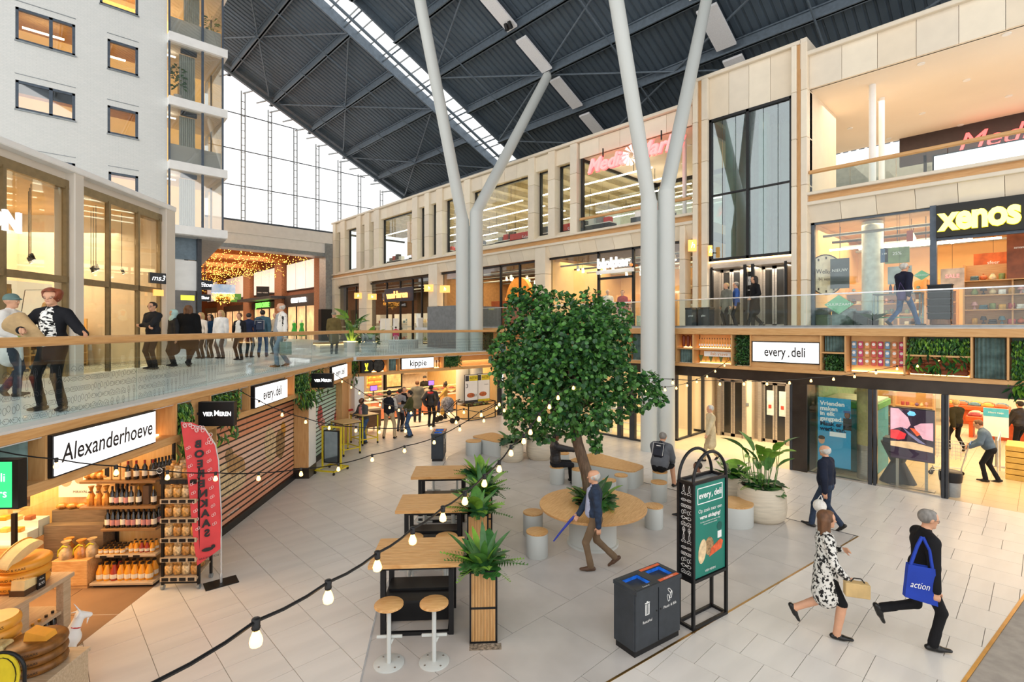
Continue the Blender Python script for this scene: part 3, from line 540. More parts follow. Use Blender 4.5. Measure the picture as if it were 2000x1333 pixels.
for k,(px,d) in enumerate(((1850,1.6),(1900,2.9),(1950,1.7),(1990,3.2))): shelf(FU,YA(px)+.2,d,4.2,1.5,1.9,4,'oak shelf unit with gifts inside the gift shop entrance','gift shop shelves',6,glab='gift shop entrance',seed=k)
for k in range(4): shelf(FU,YA(1590)+.1+k*.8,3.4+.3*(k%2),4.2,.78,1.7,4,'shelf unit with goods behind the gift shop window','gift shop window shelves',3,glab='behind the gift shop window',seed=k+9)
for k in range(5): shelf(FU,YA(1075)+.3+k*1.25,2.6+.8*(k%3),4.2,1.2,1.7,4,'tall shelf with kitchen goods inside household shop','household shop shelves',4,glab='inside household shop',seed=k+20)
for k in range(3): shelf(FU,YA(1290)+.3+k*.5,1.4+1.3*k,4.2,1.0,2.1,5,'wooden shelf with golden goods right of the forked column','household shop shelves',4,glab='right of the column',seed=k+30)
for k in range(3): shelf(FU,YA(880)+.4+k*2,4.2,4.2,1.8,2.0,3,'shelf with articles in the shop left of the tree','orange shop shelves',4,glab='shop left of the tree',seed=k+40)
for k in range(3): shelf(FU,YA(660)+1.0+k*3.0,3.0,3.1,2.0,2.2,3,'lit shelf wall in the shoe shop','shoe shop shelves',4,glab='shoe shop',seed=k+50,m=M_WHITE)
# xenos window things
def rbox(w,h,d=.03): return MB().box(-w/2,w/2,-d,0,0,h,.01)
cl=tag(obj('wall_clock',MB().cyl((0,0,0),(0,.06,0),.67,n=40),mat('clock_cream',"f0e6cf",.5),None,FU.P(YA(1600),.75,6.0),FU.a+.95,smooth=40),'huge cream clock face leaning in the gift shop window','clock'); obj('rim',MB().tube([(0.68*math.cos(t*math.pi/20),-.01,0.68*math.sin(t*math.pi/20)) for t in range(41)],.02),M_BLK,cl)
for k in range(12): t=k*math.pi/6; obj('hour_mark',MB().box(.57*math.cos(t)-.02,.57*math.cos(t)+.02,-.02,0,.57*math.sin(t)-.04,.57*math.sin(t)+.04),M_BLK,cl)
text('print','Welkom',.22,M_TXTK,cl,(0,-.02,.1)); text('print','bij xenos',.16,M_TXTK,cl,(0,-.02,-.15))
def poster(label,px,z,w,h,c,txt=None,X=19.6,tc=M_TXTW,size=.14):
    y=X-19.; t=thing('hanging_poster',label,'poster',FU.P(-AX(px,0,X)[1],y,z),FU.a); obj('sheet',MB().box(-w/2,w/2,0,.02,0,h),mat('poster_'+c,c,.5,var=(3,.3)),t); obj('hanger',MB().box(-.004,.004,0,.004,h,7.76-z),M_BLK,t)
    if txt: text('poster_print',txt,size,tc,t,(0,-.01,h*.6))
    return t
poster('dark collage poster with blue label left in the gift shop window',1640,5.5,.55,1.0,'4b5a62','NIEUW'); poster('white and green tableware poster beside the round column',1752,6.2,.62,.5,'7d9460','25%'); poster('small blue price poster beside the tableware poster',1727,6.25,.2,.45,'2f5f8a','1.99',size=.08); poster('pale sofa poster below the tableware poster',1757,5.55,.6,.55,'a9b3b0'); poster('red hanging poster high in the gift shop shop',1777,6.85,.16,.32,'b8462f')
poster('pale pink framed poster by the gift shop entrance',1860,5.4,.55,.6,'f0cdb4','SALE',20.4,M_REDT,.16); poster('orange fruit picture above the gift shop shelves',1940,5.75,.9,.75,'c9662f','sfeer',21.5); poster('brown picture panel at the right edge of gift shop',1990,5.6,.5,1.5,'8a4a2a','xmas',20.6,size=.1)
for px,z,sx in ((1635,4.95,.42),(1798,5.75,.2)):
    t=tag(obj('window_sticker',MB().prismY([(-sx,0),(0,-sx*.75),(sx,0),(0,sx*.75)],0,.005),mat('sticker_green',"8ccfa4",.5),None,FU.P(YA(px),.19,z),FU.a),'%s green diamond sticker on the gift shop window'%('large' if sx>.3 else 'small'),'sticker'); text('print','DUURZAAM',sx*.3,M_TXTW,t,(0,-.003,0))
# goods standing in front of / behind the xenos glass at floor level
def cont(label,px,X,z0,w,h,d,m,nm='storage_box',cat='box'):
    t=thing(nm,label,cat,FU.P(-AX(px,0,X)[1],X-19,z0),FU.a); obj('body',MB().box(-w/2,w/2,-d/2,d/2,0,h*.85,.015),m,t); obj('lid',MB().box(-w/2-.02,w/2+.02,-d/2-.02,d/2+.02,h*.85,h,.01),m,t); return t
cont('dark green lidded box behind the gift shop window, leftmost',1604,19.7,4.2,.55,.42,.4,mat('olive_box',"5f6b4e",.6)); cont('dark grey lidded box stacked on the olive box',1604,19.7,4.62,.5,.25,.4,M_DK); cont('tall picture printed box behind the gift shop window',1648,19.7,4.2,.6,.62,.4,mat('picture_box',"8a8f8f",.6,var=(3,.5))); cont('dark storage crate beside the pale column',1680,19.8,4.2,.5,.55,.4,M_DK)
pl=thing('display_table','steel framed display table with bottles in the gift shop window','table',FU.P(YA(1745),.7,4.2),FU.a); obj('table_top',MB().box(-.6,.6,-.3,.3,1.02,1.06),M_BLK,pl)
for x in (-.57,.57):
    for y in (-.27,.27): obj('leg',MB().box(x-.02,x+.02,y-.02,y+.02,0,1.02),M_GREY,pl)
obj('lower_shelf',MB().box(-.58,.58,-.28,.28,.3,.33),mat('green_shelf',"3f9a5a",.5),pl)
for k in range(5): tag(obj('bottle',MB().lathe([(.04,0),(.045,.2),(.02,.27),(.02,.34)],10),M_BLK,None,FU.P(YA(1730)+.12*k,.7,5.27),FU.a,smooth=40),'dark bottle on the gift shop display table','bottle','bottles on gift shop table')
ck=thing('folding_crate_stack','tall stack of black folding crates in the gift shop doorway','crates',FU.P(YA(1838),-.15,4.2),FU.a)
for k in range(5): c=obj('crate',MB().box(-.26,.26,-.2,.2,.23+.2*k,.41+.2*k,.01),M_BLK,ck); obj('rim',MB().box(-.28,.28,-.22,.22,.39+.2*k,.42+.2*k),M_DK,c)
obj('barrel_base',MB().lathe([(.2,0),(.24,.1),(.22,.23)],18),mat('copper_pot',"7a5236",.35,.6),ck)
pp=thing('potted_palm','small spiky palm in a dark pot before the pale column','plant',FU.P(YA(1708),-.1,4.2),FU.a); obj('pot',MB().lathe([(.1,0),(.14,.22),(.12,.22)],14),M_BLK,pp,smooth=40)
for k in range(14): t=k*2.4; mb=MB(); leafquad(mb,(0,0,.2),(math.cos(t)*.7,math.sin(t)*.7,.8),(0,0,1),.42,.05,.3); obj('leaf',mb,M_LEAF4,pp)
# ---------------------------------------------------------------- blokker / van Haren fronts
front('b',YA(1068),YA(1357),4.2,7.72,[YA(1163),YA(1231),YA(1290)],tr=(YA(1163),YA(1231),6.45),lab='household shop shop front with dark steel frame',skip=())
s=thing('shop_sign','white lit lettering household shop above the glass door','sign',FU.P(YA(1196),.05,7.1),FU.a); text('lettering','blokker',.62,M_TXTGLOW,s,(0,0,0),ext=.04,off=.016,fit=1.75); obj('dot',MB().cyl((.95,-.04,-.17),(.95,.04,-.17),.06,n=12),mat('orange_dot',"f07a3a",.4,emit=1.,var=(1,0)),s); obj('sign_box',MB().box(-1,1,.1,.16,-.45,-.28),M_WHITE,s)
front('o',YA(857),YA(1048),4.2,7.68,[YA(890),YA(935),YA(972),YA(1009)],lab='dark framed shop front left of the tree')
tag(obj('counter_panel',MB().box(YA(932),YA(1020),0,.4,0,1.55),mat('orange_counter',"e0662c",.5),None,FU.P(0,1.1,4.2),FU.a),'wide orange counter front behind the glass left of the tree','counter')
ar=tag(obj('arch_display',MB().prismY([(1.1*math.cos(t*math.pi/16),1.5*math.sin(t*math.pi/16)) for t in range(17)]+[(-1.1,-1.49),(1.1,-1.49)],0,.3),mat('orange_arch',"e89a3c",.5),None,FU.P(YA(958),2.2,5.7),FU.a),'arched orange display wall in the shop left of the tree','display')
front('v',YA(719),YA(840),3.1,7.6,[YA(750),YA(776),YA(800),YA(818)],lab='shoe shop front in dark steel'); front('v2',YA(657),YA(704),3.1,7.6,[YA(672),YA(690)])
M_OLIT=mat('orange_lit_letters',"ffb066",.4,emit=1.5,var=(1,0)); s=thing('shop_sign','orange lit lettering shoe shop on a dark panel','sign',FU.P(YA(775),.0,6.45),FU.a); obj('panel',MB().box(-1.9,1.9,.1,.16,-.4,.55),mat('navy_panel',"2c3142",.5),s); text('lettering','vanHaren',.72,M_OLIT,s,(0,0,.05),ext=.04,off=.01)
def flagsign(label,px,py,w,h,fr=FU,X=18.7,txt='h'):
    p=AX(px,py,X); t=thing('projecting_sign',label,'sign',(X,p[1],p[2]-h/2),-math.pi/4); obj('box',MB().box(-w/2,w/2,-.06,.06,0,h,.01),mat('orange_sign',"ffb45e",.4,emit=.9,var=(1,0)),t); obj('arm',MB().box(-.02,.02,0,.35,h*.4,h*.5),M_BLK,t); text('print',txt,h*.7,M_TXTGLOW,t,(0,-.065,h/2),shear=.2)
for i,(px,py) in enumerate(((700,578),(727,580),(838,563),(869,565))): flagsign(['orange projecting sign, first from the far corner','orange projecting sign left of shoe shop lettering','orange projecting sign right of shoe shop lettering','orange projecting sign left of the forked column'][i],px,py,.62,.45)
flagsign('orange square projecting sign beside the lift tower pilaster',1352,480,.3,.45); flagsign('narrow orange sign edge on the glazed lift shaft',1387,490,.14,.4)
for px,txt in ((1335,'SON'),(1388,'N')): pass
# door gates at van Haren, info screen, grey block, stair handrail
for px in (750,760,776,823): tag(obj('security_gate',MB().box(-.06,.06,-.2,.2,0,1.75,.02),M_WHITE,None,FU.P(YA(px),-.1,3.1),FU.a),'white security gate post in the shoe shop entrance','gate','shoe shop gates')
tag(obj('ad_panel',MB().box(-.25,.25,0,.1,0,2.1),mat('pale_display_wall',"e9e2da",.5,emit=.4),None,FU.P(YA(783),1.4,3.1),FU.a),'lit white display wall inside the shoe shop entrance','display')
sc=thing('digital_kiosk','black digital kiosk with pale blue advert beside the grey block','screen',Vector((18.5,25.6,3.1)),-math.radians(40)); obj('housing',MB().box(-.4,.4,0,.2,0,2.0),M_BLK,sc); obj('display',MB().box(-.34,.34,-.01,0,.35,1.9),mat('kiosk_screen',"cfe3f2",.3,emit=.9,var=(1.2,.25)),sc); obj('red_curve',MB().tube([(-.3,-.015,.9),(-.2,-.015,.6),(.1,-.015,.55),(.3,-.015,.8)],.04),mat('red_print',"d23a33",.5),sc)
# ================================================================ WALKWAY + NICHE BAND  (X=16.3)
YB=lambda px:-AX(px,0,16.3)[1]
wk=struct('floor_walkway',MB().box(-25.2,5,.02,2.95,4.05,4.2),M_CONC,FR.P(0,0,0),FR.a,'upper walkway slab'); 
struct('wall_ramp_block',MB().box(-23.8,-21.,-.1,2.9,3.1,5.35),mat('grey_block',"7d7f80",.5),FR.P(0,0,0),FR.a)
bd=struct('wall_right_band',MB().box(-19.6,4.2,.42,.5,2.6,4.05),M_OAK,FR.P(0,0,0),FR.a,'oak fascia with lit niches below the walkway')
obj('top_rail',MB().box(-19.6,4.2,-.1,.5,3.97,4.17,.01),M_OAK,bd); obj('bottom_rail',MB().box(-19.6,4.2,-.08,.5,2.88,2.97,.008),M_OAK,bd)
hd=struct('trim_5',MB().box(-18.5,4.2,.05,.3,2.55,2.88),M_DKB,FR.P(0,0,0),FR.a)
obj('niche_floor_board',MB().box(-19.6,4.2,-.06,.42,2.97,2.985),M_OAK,bd)
br=thing('balustrade','frameless glass balustrade along the right walkway','balustrade',FR.P(-20.8,.1,4.2),FR.a)
for k in range(16): obj('pane',MB().box(k*1.6+.01,k*1.6+1.59,0,.018,0,.93),M_GLASSB,br)
obj('cap_rail',MB().box(0,25.6,-.012,.03,.93,.965),M_CHROME,br); obj('base_channel',MB().box(0,25.6,-.03,.05,0,.06),M_GREY,br)
def divider(px): x=YB(px); obj('divider',MB().box(x-.02,x+.02,-.06,.42,2.97,3.97),M_OAKZ,bd)
for px in (935,966,991,1230,1258,1322,1355,1430,1467,1604,1652,1767,1898,1969): divider(px)
def green(p,q,z0,z1,label,n=260,droop=0,seed=0,fr=FR,f=YB,y=.25):
    a,b=f(p)+.03,f(q)-.03; t=thing('plant_wall',label,'plant wall',fr.P(a,y,z0),fr.a,'green niches'); obj('backing',MB().box(0,b-a,.06,.1,0,z1-z0),M_LEAF4,t); obj('foliage',foliage(b-a,z1-z0,n,.1,LM[:3] if not droop else LM,.22,seed,droop),LM,t,kind='stuff'); return t
green(936,965,2.99,3.95,'green niche left of the tree, below the walkway',300,seed=1); green(1259,1283,2.99,3.95,'dark green niche left of the right column',200,seed=2); green(1285,1320,2.99,3.95,'dark green niche right of the column',260,seed=3); green(1432,1466,2.99,3.95,'square green niche left of the deli board',420,seed=4); green(1606,1650,2.99,3.45,'small green niche under the corrugated square',260,seed=5); green(1769,1896,3.52,3.95,'wide fern niche with drooping leaves',620,8,seed=6); green(1972,2080,2.99,3.95,'green niche with bamboo leaves at the right edge',700,14,seed=7)
def corr(p,q,z0,z1,label,fr=FR,f=YB,y=.15):
    a,b=f(p)+.03,f(q)-.03; return tag(obj('corrugated_panel',corrug(b-a,z1-z0),M_CORR,None,fr.P(a,y,z0),fr.a),label,'panel','corrugated niche panels')
corr(968,990,2.99,3.42,'corrugated panel in the niche beside the tree'); corr(1231,1257,2.99,3.95,'tall corrugated panel right of the tree crown'); corr(1324,1354,2.99,3.45,'small corrugated panel under the sausage niche'); corr(1606,1650,3.52,3.95,'corrugated square right of the deli board'); corr(1900,1967,2.99,3.95,'tall corrugated panel near the right edge')
obj('split_board',MB().box(YB(966),YB(991),-.05,.42,3.44,3.48).box(YB(1322),YB(1430),-.05,.42,3.46,3.5).box(YB(1604),YB(1652),-.05,.42,3.47,3.51).box(YB(1767),YB(1898),-.05,.42,3.47,3.51),M_OAK,bd)
M_NICHE=mat('niche_back',"f2c88a",.6,var=(3,.08))
def niche(p,q,z0,z1,glow=1.,fr=FR,f=YB,par=None):
    a,b=f(p)+.03,f(q)-.03; w=obj('niche_back',MB().box(a,b,.36,.41,z0,z1),M_NICHE,par or bd); obj('led_strip',MB().box(a+.02,b-.02,.3,.34,z0+.0,z0+.025),M_WLED,par or bd); return a,b
niche(968,990,3.49,3.96); niche(1324,1354,3.51,3.96); niche(1356,1429,3.51,3.96); niche(1356,1429,2.99,3.45); niche(1654,1766,2.99,3.96); niche(1769,1896,2.99,3.46)
def pk(name,label,cat,mb,m,x,z,grp,y=.2,smooth=None,fr=FR): return tag(obj(name,mb,m,None,fr.P(x,y,z),fr.a,smooth),label,cat,grp)
for k in range(3): pk('hanging_sausage','long cured sausage standing in the niche above the corrugated panel','sausage',MB().lathe([(.01,0),(.06,.04),(.065,.36),(.012,.41)],12),mat('sausage',"8a3f26",.4),YB(1330)+.16*k,3.53,'sausages in niche',smooth=40)
for k in range(14): 
    x=YB(1361)+(YB(1427)-YB(1361))*k/13; b=thing('niche_bottle','small bottle with white label in the bright niche row','bottle',FR.P(x,.2,3.53),FR.a,'bottles in niche'); obj('glass_body',MB().lathe([(.025,0),(.028,.16),(.01,.22),(.01,.28)],8),mat('amber_oil',"d79a3a",.2),b,smooth=40); obj('label',MB().cyl((0,0,.05),(0,0,.12),.029,n=8),M_WHITE,b); obj('cap',MB().cyl((0,0,.28),(0,0,.32),.013,n=8),M_BLK,b)
for k in range(7): pk('pennant_bag','pointed bag of dried herbs hanging in the lower niche','bag',MB().prismY([(-.07,.22),(.07,.22),(0,0)],-.03,.03),[mat('herb_green',"5f7040",.6),mat('gold_bag',"d9a33a",.4)][k%2],YB(1364)+.17*k,3.05,'bags in niche')
bn=pk('niche_banner','small white banner with mirrored coloured lettering in the niche','banner',MB().box(0,.95,0,.01,0,.17),M_WHITE,YB(1372),3.24,None,.12); text('print','every.deli',.15,mat('orange_ink',"e39a3a",.5),bn,(.5,-.005,.085),mirror=True)
for k in range(3): pk('food_pack','red pack in the small niche beside the tree','pack',MB().box(-.07,.07,-.04,.04,0,.1,.01),PAL[4],YB(975)+.03,3.52+.11*k,'red packs')
PC=["7aa5c9","d2567a","e8a56a","d96a5a","c9406a","7aa5c9","e89a6a","c93a6a"]
for c in range(8):
    for r_ in range(3):
        x=YB(1663)+(YB(1757)-YB(1663))*c/7; z=3.16+.23*(2-r_); p=thing('spread_pack','%s coloured pack with round white label, %s row of the lit niche'%(['pale blue','pink','peach','coral','magenta','sky blue','apricot','crimson'][c],['top','middle','bottom'][r_]),'pack',FR.P(x,.28,z),FR.a,'packs in lit niche'); obj('pouch',MB().box(-.055,.055,-.03,.03,0,.2,.015),mat('pack_%s'%PC[c],PC[c],.4),p); obj('round_label',MB().cyl((0,-.034,.12),(0,-.03,.12),.04,n=12),M_WHITE,p)
for c in range(4):
    for r_ in range(3): pk('rye_loaf','brown rye loaf, %s of stack %s in the lit niche'%(['lowest','middle','top'][r_],['leftmost','second from left','third from left','rightmost'][c]),'loaf',MB().box(-.15,.15,-.1,.1,0,.115,.03),mat('rye',"9a5230",.7,bump=(40,.3)),YB(1790)+(YB(1875)-YB(1790))*c/3,3.02+.118*r_,'rye loaves',.22)
s=thing('lit_sign','white lit deli board in the oak fascia on the right','sign',FR.P(YB(1471),-.04,3.16),FR.a); w=YB(1601)-YB(1471); obj('frame',MB().box(-.02,w+.02,0,.08,-.02,.62),M_BLK,s); obj('face',MB().box(.01,w-.01,-.01,0,.01,.59),M_LEDW,s); text('lettering','every  deli',.4,M_TXTK,s,(w/2,-.02,.3),off=.006,fit=1.12); obj('leaf_mark',MB().prismY([(.02,-.02),(-.03,-.04),(.01,.05)],-.02,-.012),M_TXTK,s,(w/2+.12,0,.19))
obj('sign_backing',MB().box(YB(1468),YB(1603),0.0,.42,2.98,3.96),M_OAK,bd)
# ================================================================ GROUND FLOOR RIGHT
gr=struct('wall_right_lower',MB().box(-18.3,-18.1,0,.3,0,2.6),M_DK,FR.P(0,0,0),FR.a,'glazed ground floor shop fronts')
def post(p,q,y0,y1,m=M_DK,z1=2.55,nm='post'): return obj(nm,MB().box(YB(p),YB(q),y0,y1,0,z1,.008),m,gr)
post(1546,1576,.02,.9,M_DKB,nm='clad_pillar'); post(1542,1547,0,.9); post(1695,1703,0,.16); post(1705,1711,0,.16); post(1838,1845,0,.2); post(1846,1852,0,.2)
def gpane(p,q,y=.08,z0=.04,z1=2.55): return obj('pane',MB().box(YB(p)+.03,YB(q)-.03,y,y+.015,z0,z1),M_GLASS,gr)
gpane(1577,1695); gpane(1711,1838); obj('sill',MB().box(YB(1577),YB(1838),.02,.14,0,.04),M_STEEL,gr)
# left glass shop beside the lobby: panes and posts along X=16.3 and the lobby side
for p,q in ((1075,1081),(1160,1166),(1205,1213),(1229,1239),(1258,1264)): post(p,q,0,.16)
for p,q in ((1081,1160),(1166,1205),(1213,1229),(1239,1258)): gpane(p,q)
obj('sill',MB().box(YB(1075),YB(1264),.02,.14,0,.06),M_DK,gr)
ls=struct('wall_lobby_left',MB().box(0,.12,0,.1,0,2.55).box(1.0,1.15,0,.1,0,2.55).box(2.1,2.25,0,.1,0,2.55).box(0,2.2,0,.1,0,.06).box(0,2.2,0,.1,2.45,2.55),M_DK,(17.4,AX(1342,0,17.4)[1]+.4,0),0.)
obj('pane',MB().box(.12,2.1,.04,.055,.06,2.45),M_GLASS,ls)
# lobby
YL=lambda px,X=19.6:-AX(px,0,X)[1]
FLB=Fr(19.6,0,-90.)
lb=struct('wall_lobby',MB().box(YL(1350),YL(1560)+.6,.3,.5,0,3),M_STEEL,FLB.P(0,0,0),FLB.a,'lift lobby wall with cream panels')
for p,q in ((1355,1390),(1452,1468)): obj('cream_panel',MB().box(YL(p),YL(q),.0,.3,0,2.9),M_CREAM,lb); obj('skirting',MB().box(YL(p),YL(q),-.01,.0,0,.1),M_BLK,lb)
struct('ceiling_lobby',MB().box(-17.7,-4.7,.1,3.5,2.9,3.0),M_CREAM,FR.P(0,0,0),FR.a)
lift('lift','ground floor lift with dark glass doors on the left of the lobby',1408,1451,19.55,0,2.2,'lifts',0)
l2=lift('lift','ground floor lift with red stickers on frosted door panels',1488,1536,19.55,0,2.2,'lifts',0)
for k in (0,1): obj('frosted_panel',MB().box(.14+.42*k,.38+.42*k,.09,.1,1.0,1.9),mat('frost',"c9cfc9",.6),l2); o=obj('red_sticker',MB().box(.2+.42*k,.3+.42*k,.08,.09,1.25,1.38),mat('sticker_red',"e0402c",.5),l2)
tag(obj('call_button',MB().box(-.06,.06,-.03,0,0,.12,.01),M_GREY,None,FLB.P(YL(1460),-.01,1.25),FLB.a),'small grey lift call button on the lobby wall','button')
# glass shop interior (left)
struct('wall_glass_shop',MB().box(-17.7,-9.9,3.4,3.5,0,2.9),M_CREAM,FR.P(0,0,0),FR.a)
rl=thing('queue_rail','white tubular rail inside the left ground floor shop','rail',FR.P(YB(1165),.8,0),FR.a); obj('tube',MB().tube([(0,0,0),(0,0,.45),(2.2,0,.45),(2.2,0,0)],.025),M_WHITE,rl); obj('lower_tube',MB().cyl((0,0,.2),(2.2,0,.2),.02,n=6),M_WHITE,rl)
for k in range(7): tag(obj('display_hook',MB().tube([(0,0,0),(.02,0,.3),(.1,0,.42)],.018,6,.01),M_WHITE,None,FR.P(YB(1175)+.16*k,.5,1.06),FR.a),'curved white display hook behind the glass right of the trunk','hook','display hooks')
db=thing('display_bench','low white display bench behind the glass right of the trunk','bench',FR.P(YB(1170),.35,0),FR.a); obj('top',MB().box(0,1.4,0,.4,1.0,1.06),M_WHITE,db); obj('leg',MB().box(.1,.16,.1,.3,0,1.0),M_WHITE,db); obj('leg',MB().box(1.2,1.26,.1,.3,0,1.0),M_WHITE,db)
tag(obj('backlit_menu',MB().box(-.45,.45,0,.05,0,.4),mat('menu_red',"e0603c",.4,emit=.9,var=(9,.5)),None,FR.P(YB(1250),.6,2.05),FR.a),'red lit picture board behind the glass right of the tree','board')
struct('wall_glass_shop_end',MB().box(16.4,20,17.72,17.78,0,2.9).box(16.3,16.5,13.2,17.7,0,.02),M_CREAM)
# ---------------------------------------------------------------- supermarket
struct('wall_store',MB().box(-4.7,4,18.,18.1,0,3),M_CREAM,FR.P(0,0,0),FR.a); struct('ceiling_store',MB().box(-4.7,4,.4,18,2.95,3.05),M_CREAM,FR.P(0,0,0),FR.a); struct('wall_store_side',MB().box(-4.8,-4.7,.9,18,0,3),mat('store_green',"7fa07a",.7),FR.P(0,0,0),FR.a)
M_BLUE=mat('poster_blue',"2f9ec9",.5,var=(.8,.1))
p=thing('blue_poster','blue standing poster with white and navy Dutch lettering behind the glass','poster',FR.P(YB(1592),.25,.25),FR.a); w=YB(1657)-YB(1592); obj('sheet',MB().box(0,w,0,.02,0,1.95),M_BLUE,p); M_NAVY=mat('navy_ink',"1d2f4f",.5)
for i,(s_,m_) in enumerate((('Vrienden',M_TXTW),('maken',M_TXTW),('in elk',M_TXTW),('gangpad.',M_TXTW),('Maak er',M_NAVY),('werk van.',M_NAVY))): text('lettering',s_,.165,m_,p,(.06,-.006,1.78-.145*i),align='LEFT',off=.006)
hb=MB().ball((0,0,.0),(.075,.004,.1),14,10).box(-.1,.1,-.004,.004,-.42,-.09); obj('worker_figure',hb,M_BLK,p,(w-.08,-.006,1.5)); obj('worker_face',MB().ball((0,0,0),(.06,.005,.085),14,10),M_SKIND,p,(w-.08,-.012,1.5)); obj('worker_cap',MB().box(-.09,.08,-.006,.0,.06,.12),mat('cap_blue',"2a5f9a",.5),p,(w-.08,-.012,1.5))
obj('worker_face',MB().ball((0,0,0),(.08,.005,.11),14,10),M_SKIN,p,(.1,-.01,.72)); obj('worker_hair',MB().ball((0,0,.07),(.085,.006,.06),14,8),M_BLK,p,(.1,-.012,.72)); obj('caption_box',MB().box(0,.4,-.006,0,0,.13),M_WHITE,p,(.3,0,.86))
gk=thing('green_kiosk','large green and white shop kiosk behind the blue poster','kiosk',FR.P(YB(1580)+.1,1.1,0),FR.a); obj('body',MB().box(0,1.3,0,1.6,0,1.85,.02),mat('kiosk_teal',"2f8f9a",.5),gk); obj('canopy',MB().box(-.05,1.35,-.05,1.65,1.85,2.05,.02),mat('kiosk_green',"4f9a4a",.5),gk); obj('roof_lid',MB().box(0,1.3,0,1.6,2.05,2.09),mat('kiosk_grey',"b5bfae",.5),gk)
c=tag(obj('round_column',MB().cyl((0,0,0),(0,0,.95),.24,n=28),M_STEEL,None,FR.P(YB(1683),.6,0),FR.a,smooth=40),'round store column with steel foot right of the blue poster','column'); obj('shaft',MB().cyl((0,0,.95),(0,0,2.9),.24,n=28),mat('column_olive',"b9ab72",.5),c,smooth=40)
s=thing('advert_screen','tall screen showing hands slicing a tomato, on a steel stand','screen',FR.P(YB(1733),.3,0),FR.a); w=YB(1822)-YB(1733); z0,z1=.75,2.1
obj('bezel',MB().box(0,w,0,.07,z0,z1,.01),M_BLK,s); obj('display',MB().box(.02,w-.02,-.008,0,z0+.02,z1-.02),mat('screen_plum',"3a2438",.3,emit=.5,var=(2,.3)),s)
M_SK=mat('screen_skin',"e9a7b4",.3,emit=.75,var=(4,.15)); q=lambda pts,m,y,nm:obj(nm,MB().prismY([(a*w,z0+b*(z1-z0)) for a,b in pts],-.008-y,-.008),m,s)
q([(.02,.98),(.2,.98),(.42,.82),(.48,.68),(.4,.6),(.25,.62),(.02,.55)],M_SK,.003,'picture_hand'); q([(.55,.66),(.7,.73),(.97,.76),(.97,.42),(.75,.44),(.7,.5),(.62,.55)],M_SK,.003,'picture_hand')
q([(.02,.55),(.2,.56),(.38,.5),(.34,.4),(.2,.37),(.02,.39)],mat('screen_tomato',"e8343a",.3,emit=.8),.005,'picture_tomato'); q([(.46,.62),(.56,.62),(.7,.52),(.62,.48)],mat('screen_tomato2',"ee5a30",.3,emit=.8),.004,'picture_tomato'); q([(.28,.64),(.4,.56),(.82,.34),(.66,.36),(.42,.5)],mat('screen_blade',"8a7fa0",.3,emit=.6),.006,'picture_knife'); q([(.02,.33),(.5,.36),(.97,.3),(.97,.2),(.02,.24)],mat('screen_wood',"e8b88a",.3,emit=.7),.004,'picture_board'); q([(.4,.9),(.46,.95),(.56,.94),(.6,.89),(.55,.86),(.43,.86)],mat('screen_logo',"7ac3ee",.3,emit=.9),.004,'picture_logo')
for x in (w*.17,w*.82): obj('stand_post',MB().box(x-.03,x+.03,.02,.06,0.04,z0),M_STEEL,s)
obj('stand_foot',MB().box(0,w,-.05,.2,0,.04),M_STEEL,s)
ct=thing('draped_table','standing table with black stretch cover behind the screen','table',FR.P(YB(1718)+.25,.85,0),FR.a); obj('cover',MB().lathe([(.42,0),(.16,.55),(.38,1.05),(.38,1.08)],16),M_BLK,ct,smooth=40); obj('top_items',MB().box(-.3,.3,-.2,.2,1.08,1.2),M_DK,ct)
bn=thing('waste_bin','grey bin with black liner behind the glass by the entrance','bin',FR.P(YB(1852),.42,0),FR.a); obj('body',MB().lathe([(.19,0),(.22,.5),(.22,.52)],20),M_GREY,bn,smooth=40); obj('liner',MB().lathe([(.222,.36),(.24,.5),(.23,.6),(.2,.62)],20),M_BLK,bn,smooth=50)
M_ORG=mat('orange_stall',"e8642a",.5)
for i,(px,py,lb) in enumerate(((1905,790,'orange market stall furthest back in the store'),(1965,815,'orange market stall with fruit near the right edge'))):
    p=G(px,py,0.85); t=thing('market_stall',lb,'stall',(p.x,p.y,0),-math.pi/2); obj('counter',MB().box(-1.1,1.1,-.5,.5,.62,.82,.03),M_ORG,t); obj('base',MB().box(-.6,.6,-.35,.35,.0,.62),mat('orange_shade',"c9541f",.6),t)
    for x in (-.95,.95): obj('leg',MB().box(x-.06,x+.06,-.4,.4,0,.62),M_ORG,t)
    for k in range(10): tag(obj('fruit_tray',MB().box(-.18,.18,-.2,.2,0,.08,.02).ball((0,0,.09),(.15,.16,.06),10,6),PAL[(k*3+i)%9],None,(p.x+.25-.5*(k%2),p.y+.85-.42*(k//2),.82),0),'tray of fruit on the %s stall'%('far' if i==0 else 'near'),'tray','fruit trays')
ts=thing('store_sign','white standing sign with blue header beside the shopper','sign',(21.2,AX(1945,0,21.2)[1],0),-math.pi/2); obj('panel',MB().box(-.28,.28,0,.02,.9,1.75),M_WHITE,ts); obj('header',MB().box(-.28,.28,-.006,0,1.5,1.75),mat('header_blue',"4fb3cf",.5),ts); obj('post',MB().box(-.02,.02,0,.03,0,.9),M_GREY,ts); text('print','Albert Heijn',.07,M_TXTW,ts,(0,-.01,1.62)); obj('foot',MB().box(-.2,.2,-.1,.1,0,.02),M_GREY,ts)
cr=thing('scanner_crate_stand','yellow crate stand with steel gates right of the trolley','stand',(20.2,.52,0),-math.pi/2)
for k in range(6): obj('crate',MB().box(-.25,.25,-.6,.4,.16*k,.16*k+.14,.01),mat('crate_yellow',"d9b35a",.6),cr)
for x in (-.4,.4): obj('gate_post',MB().tube([(x,-.7,0),(x,-.7,1.05),(x,.4,1.15),(x,.4,0)],.02),M_CHROME,cr)
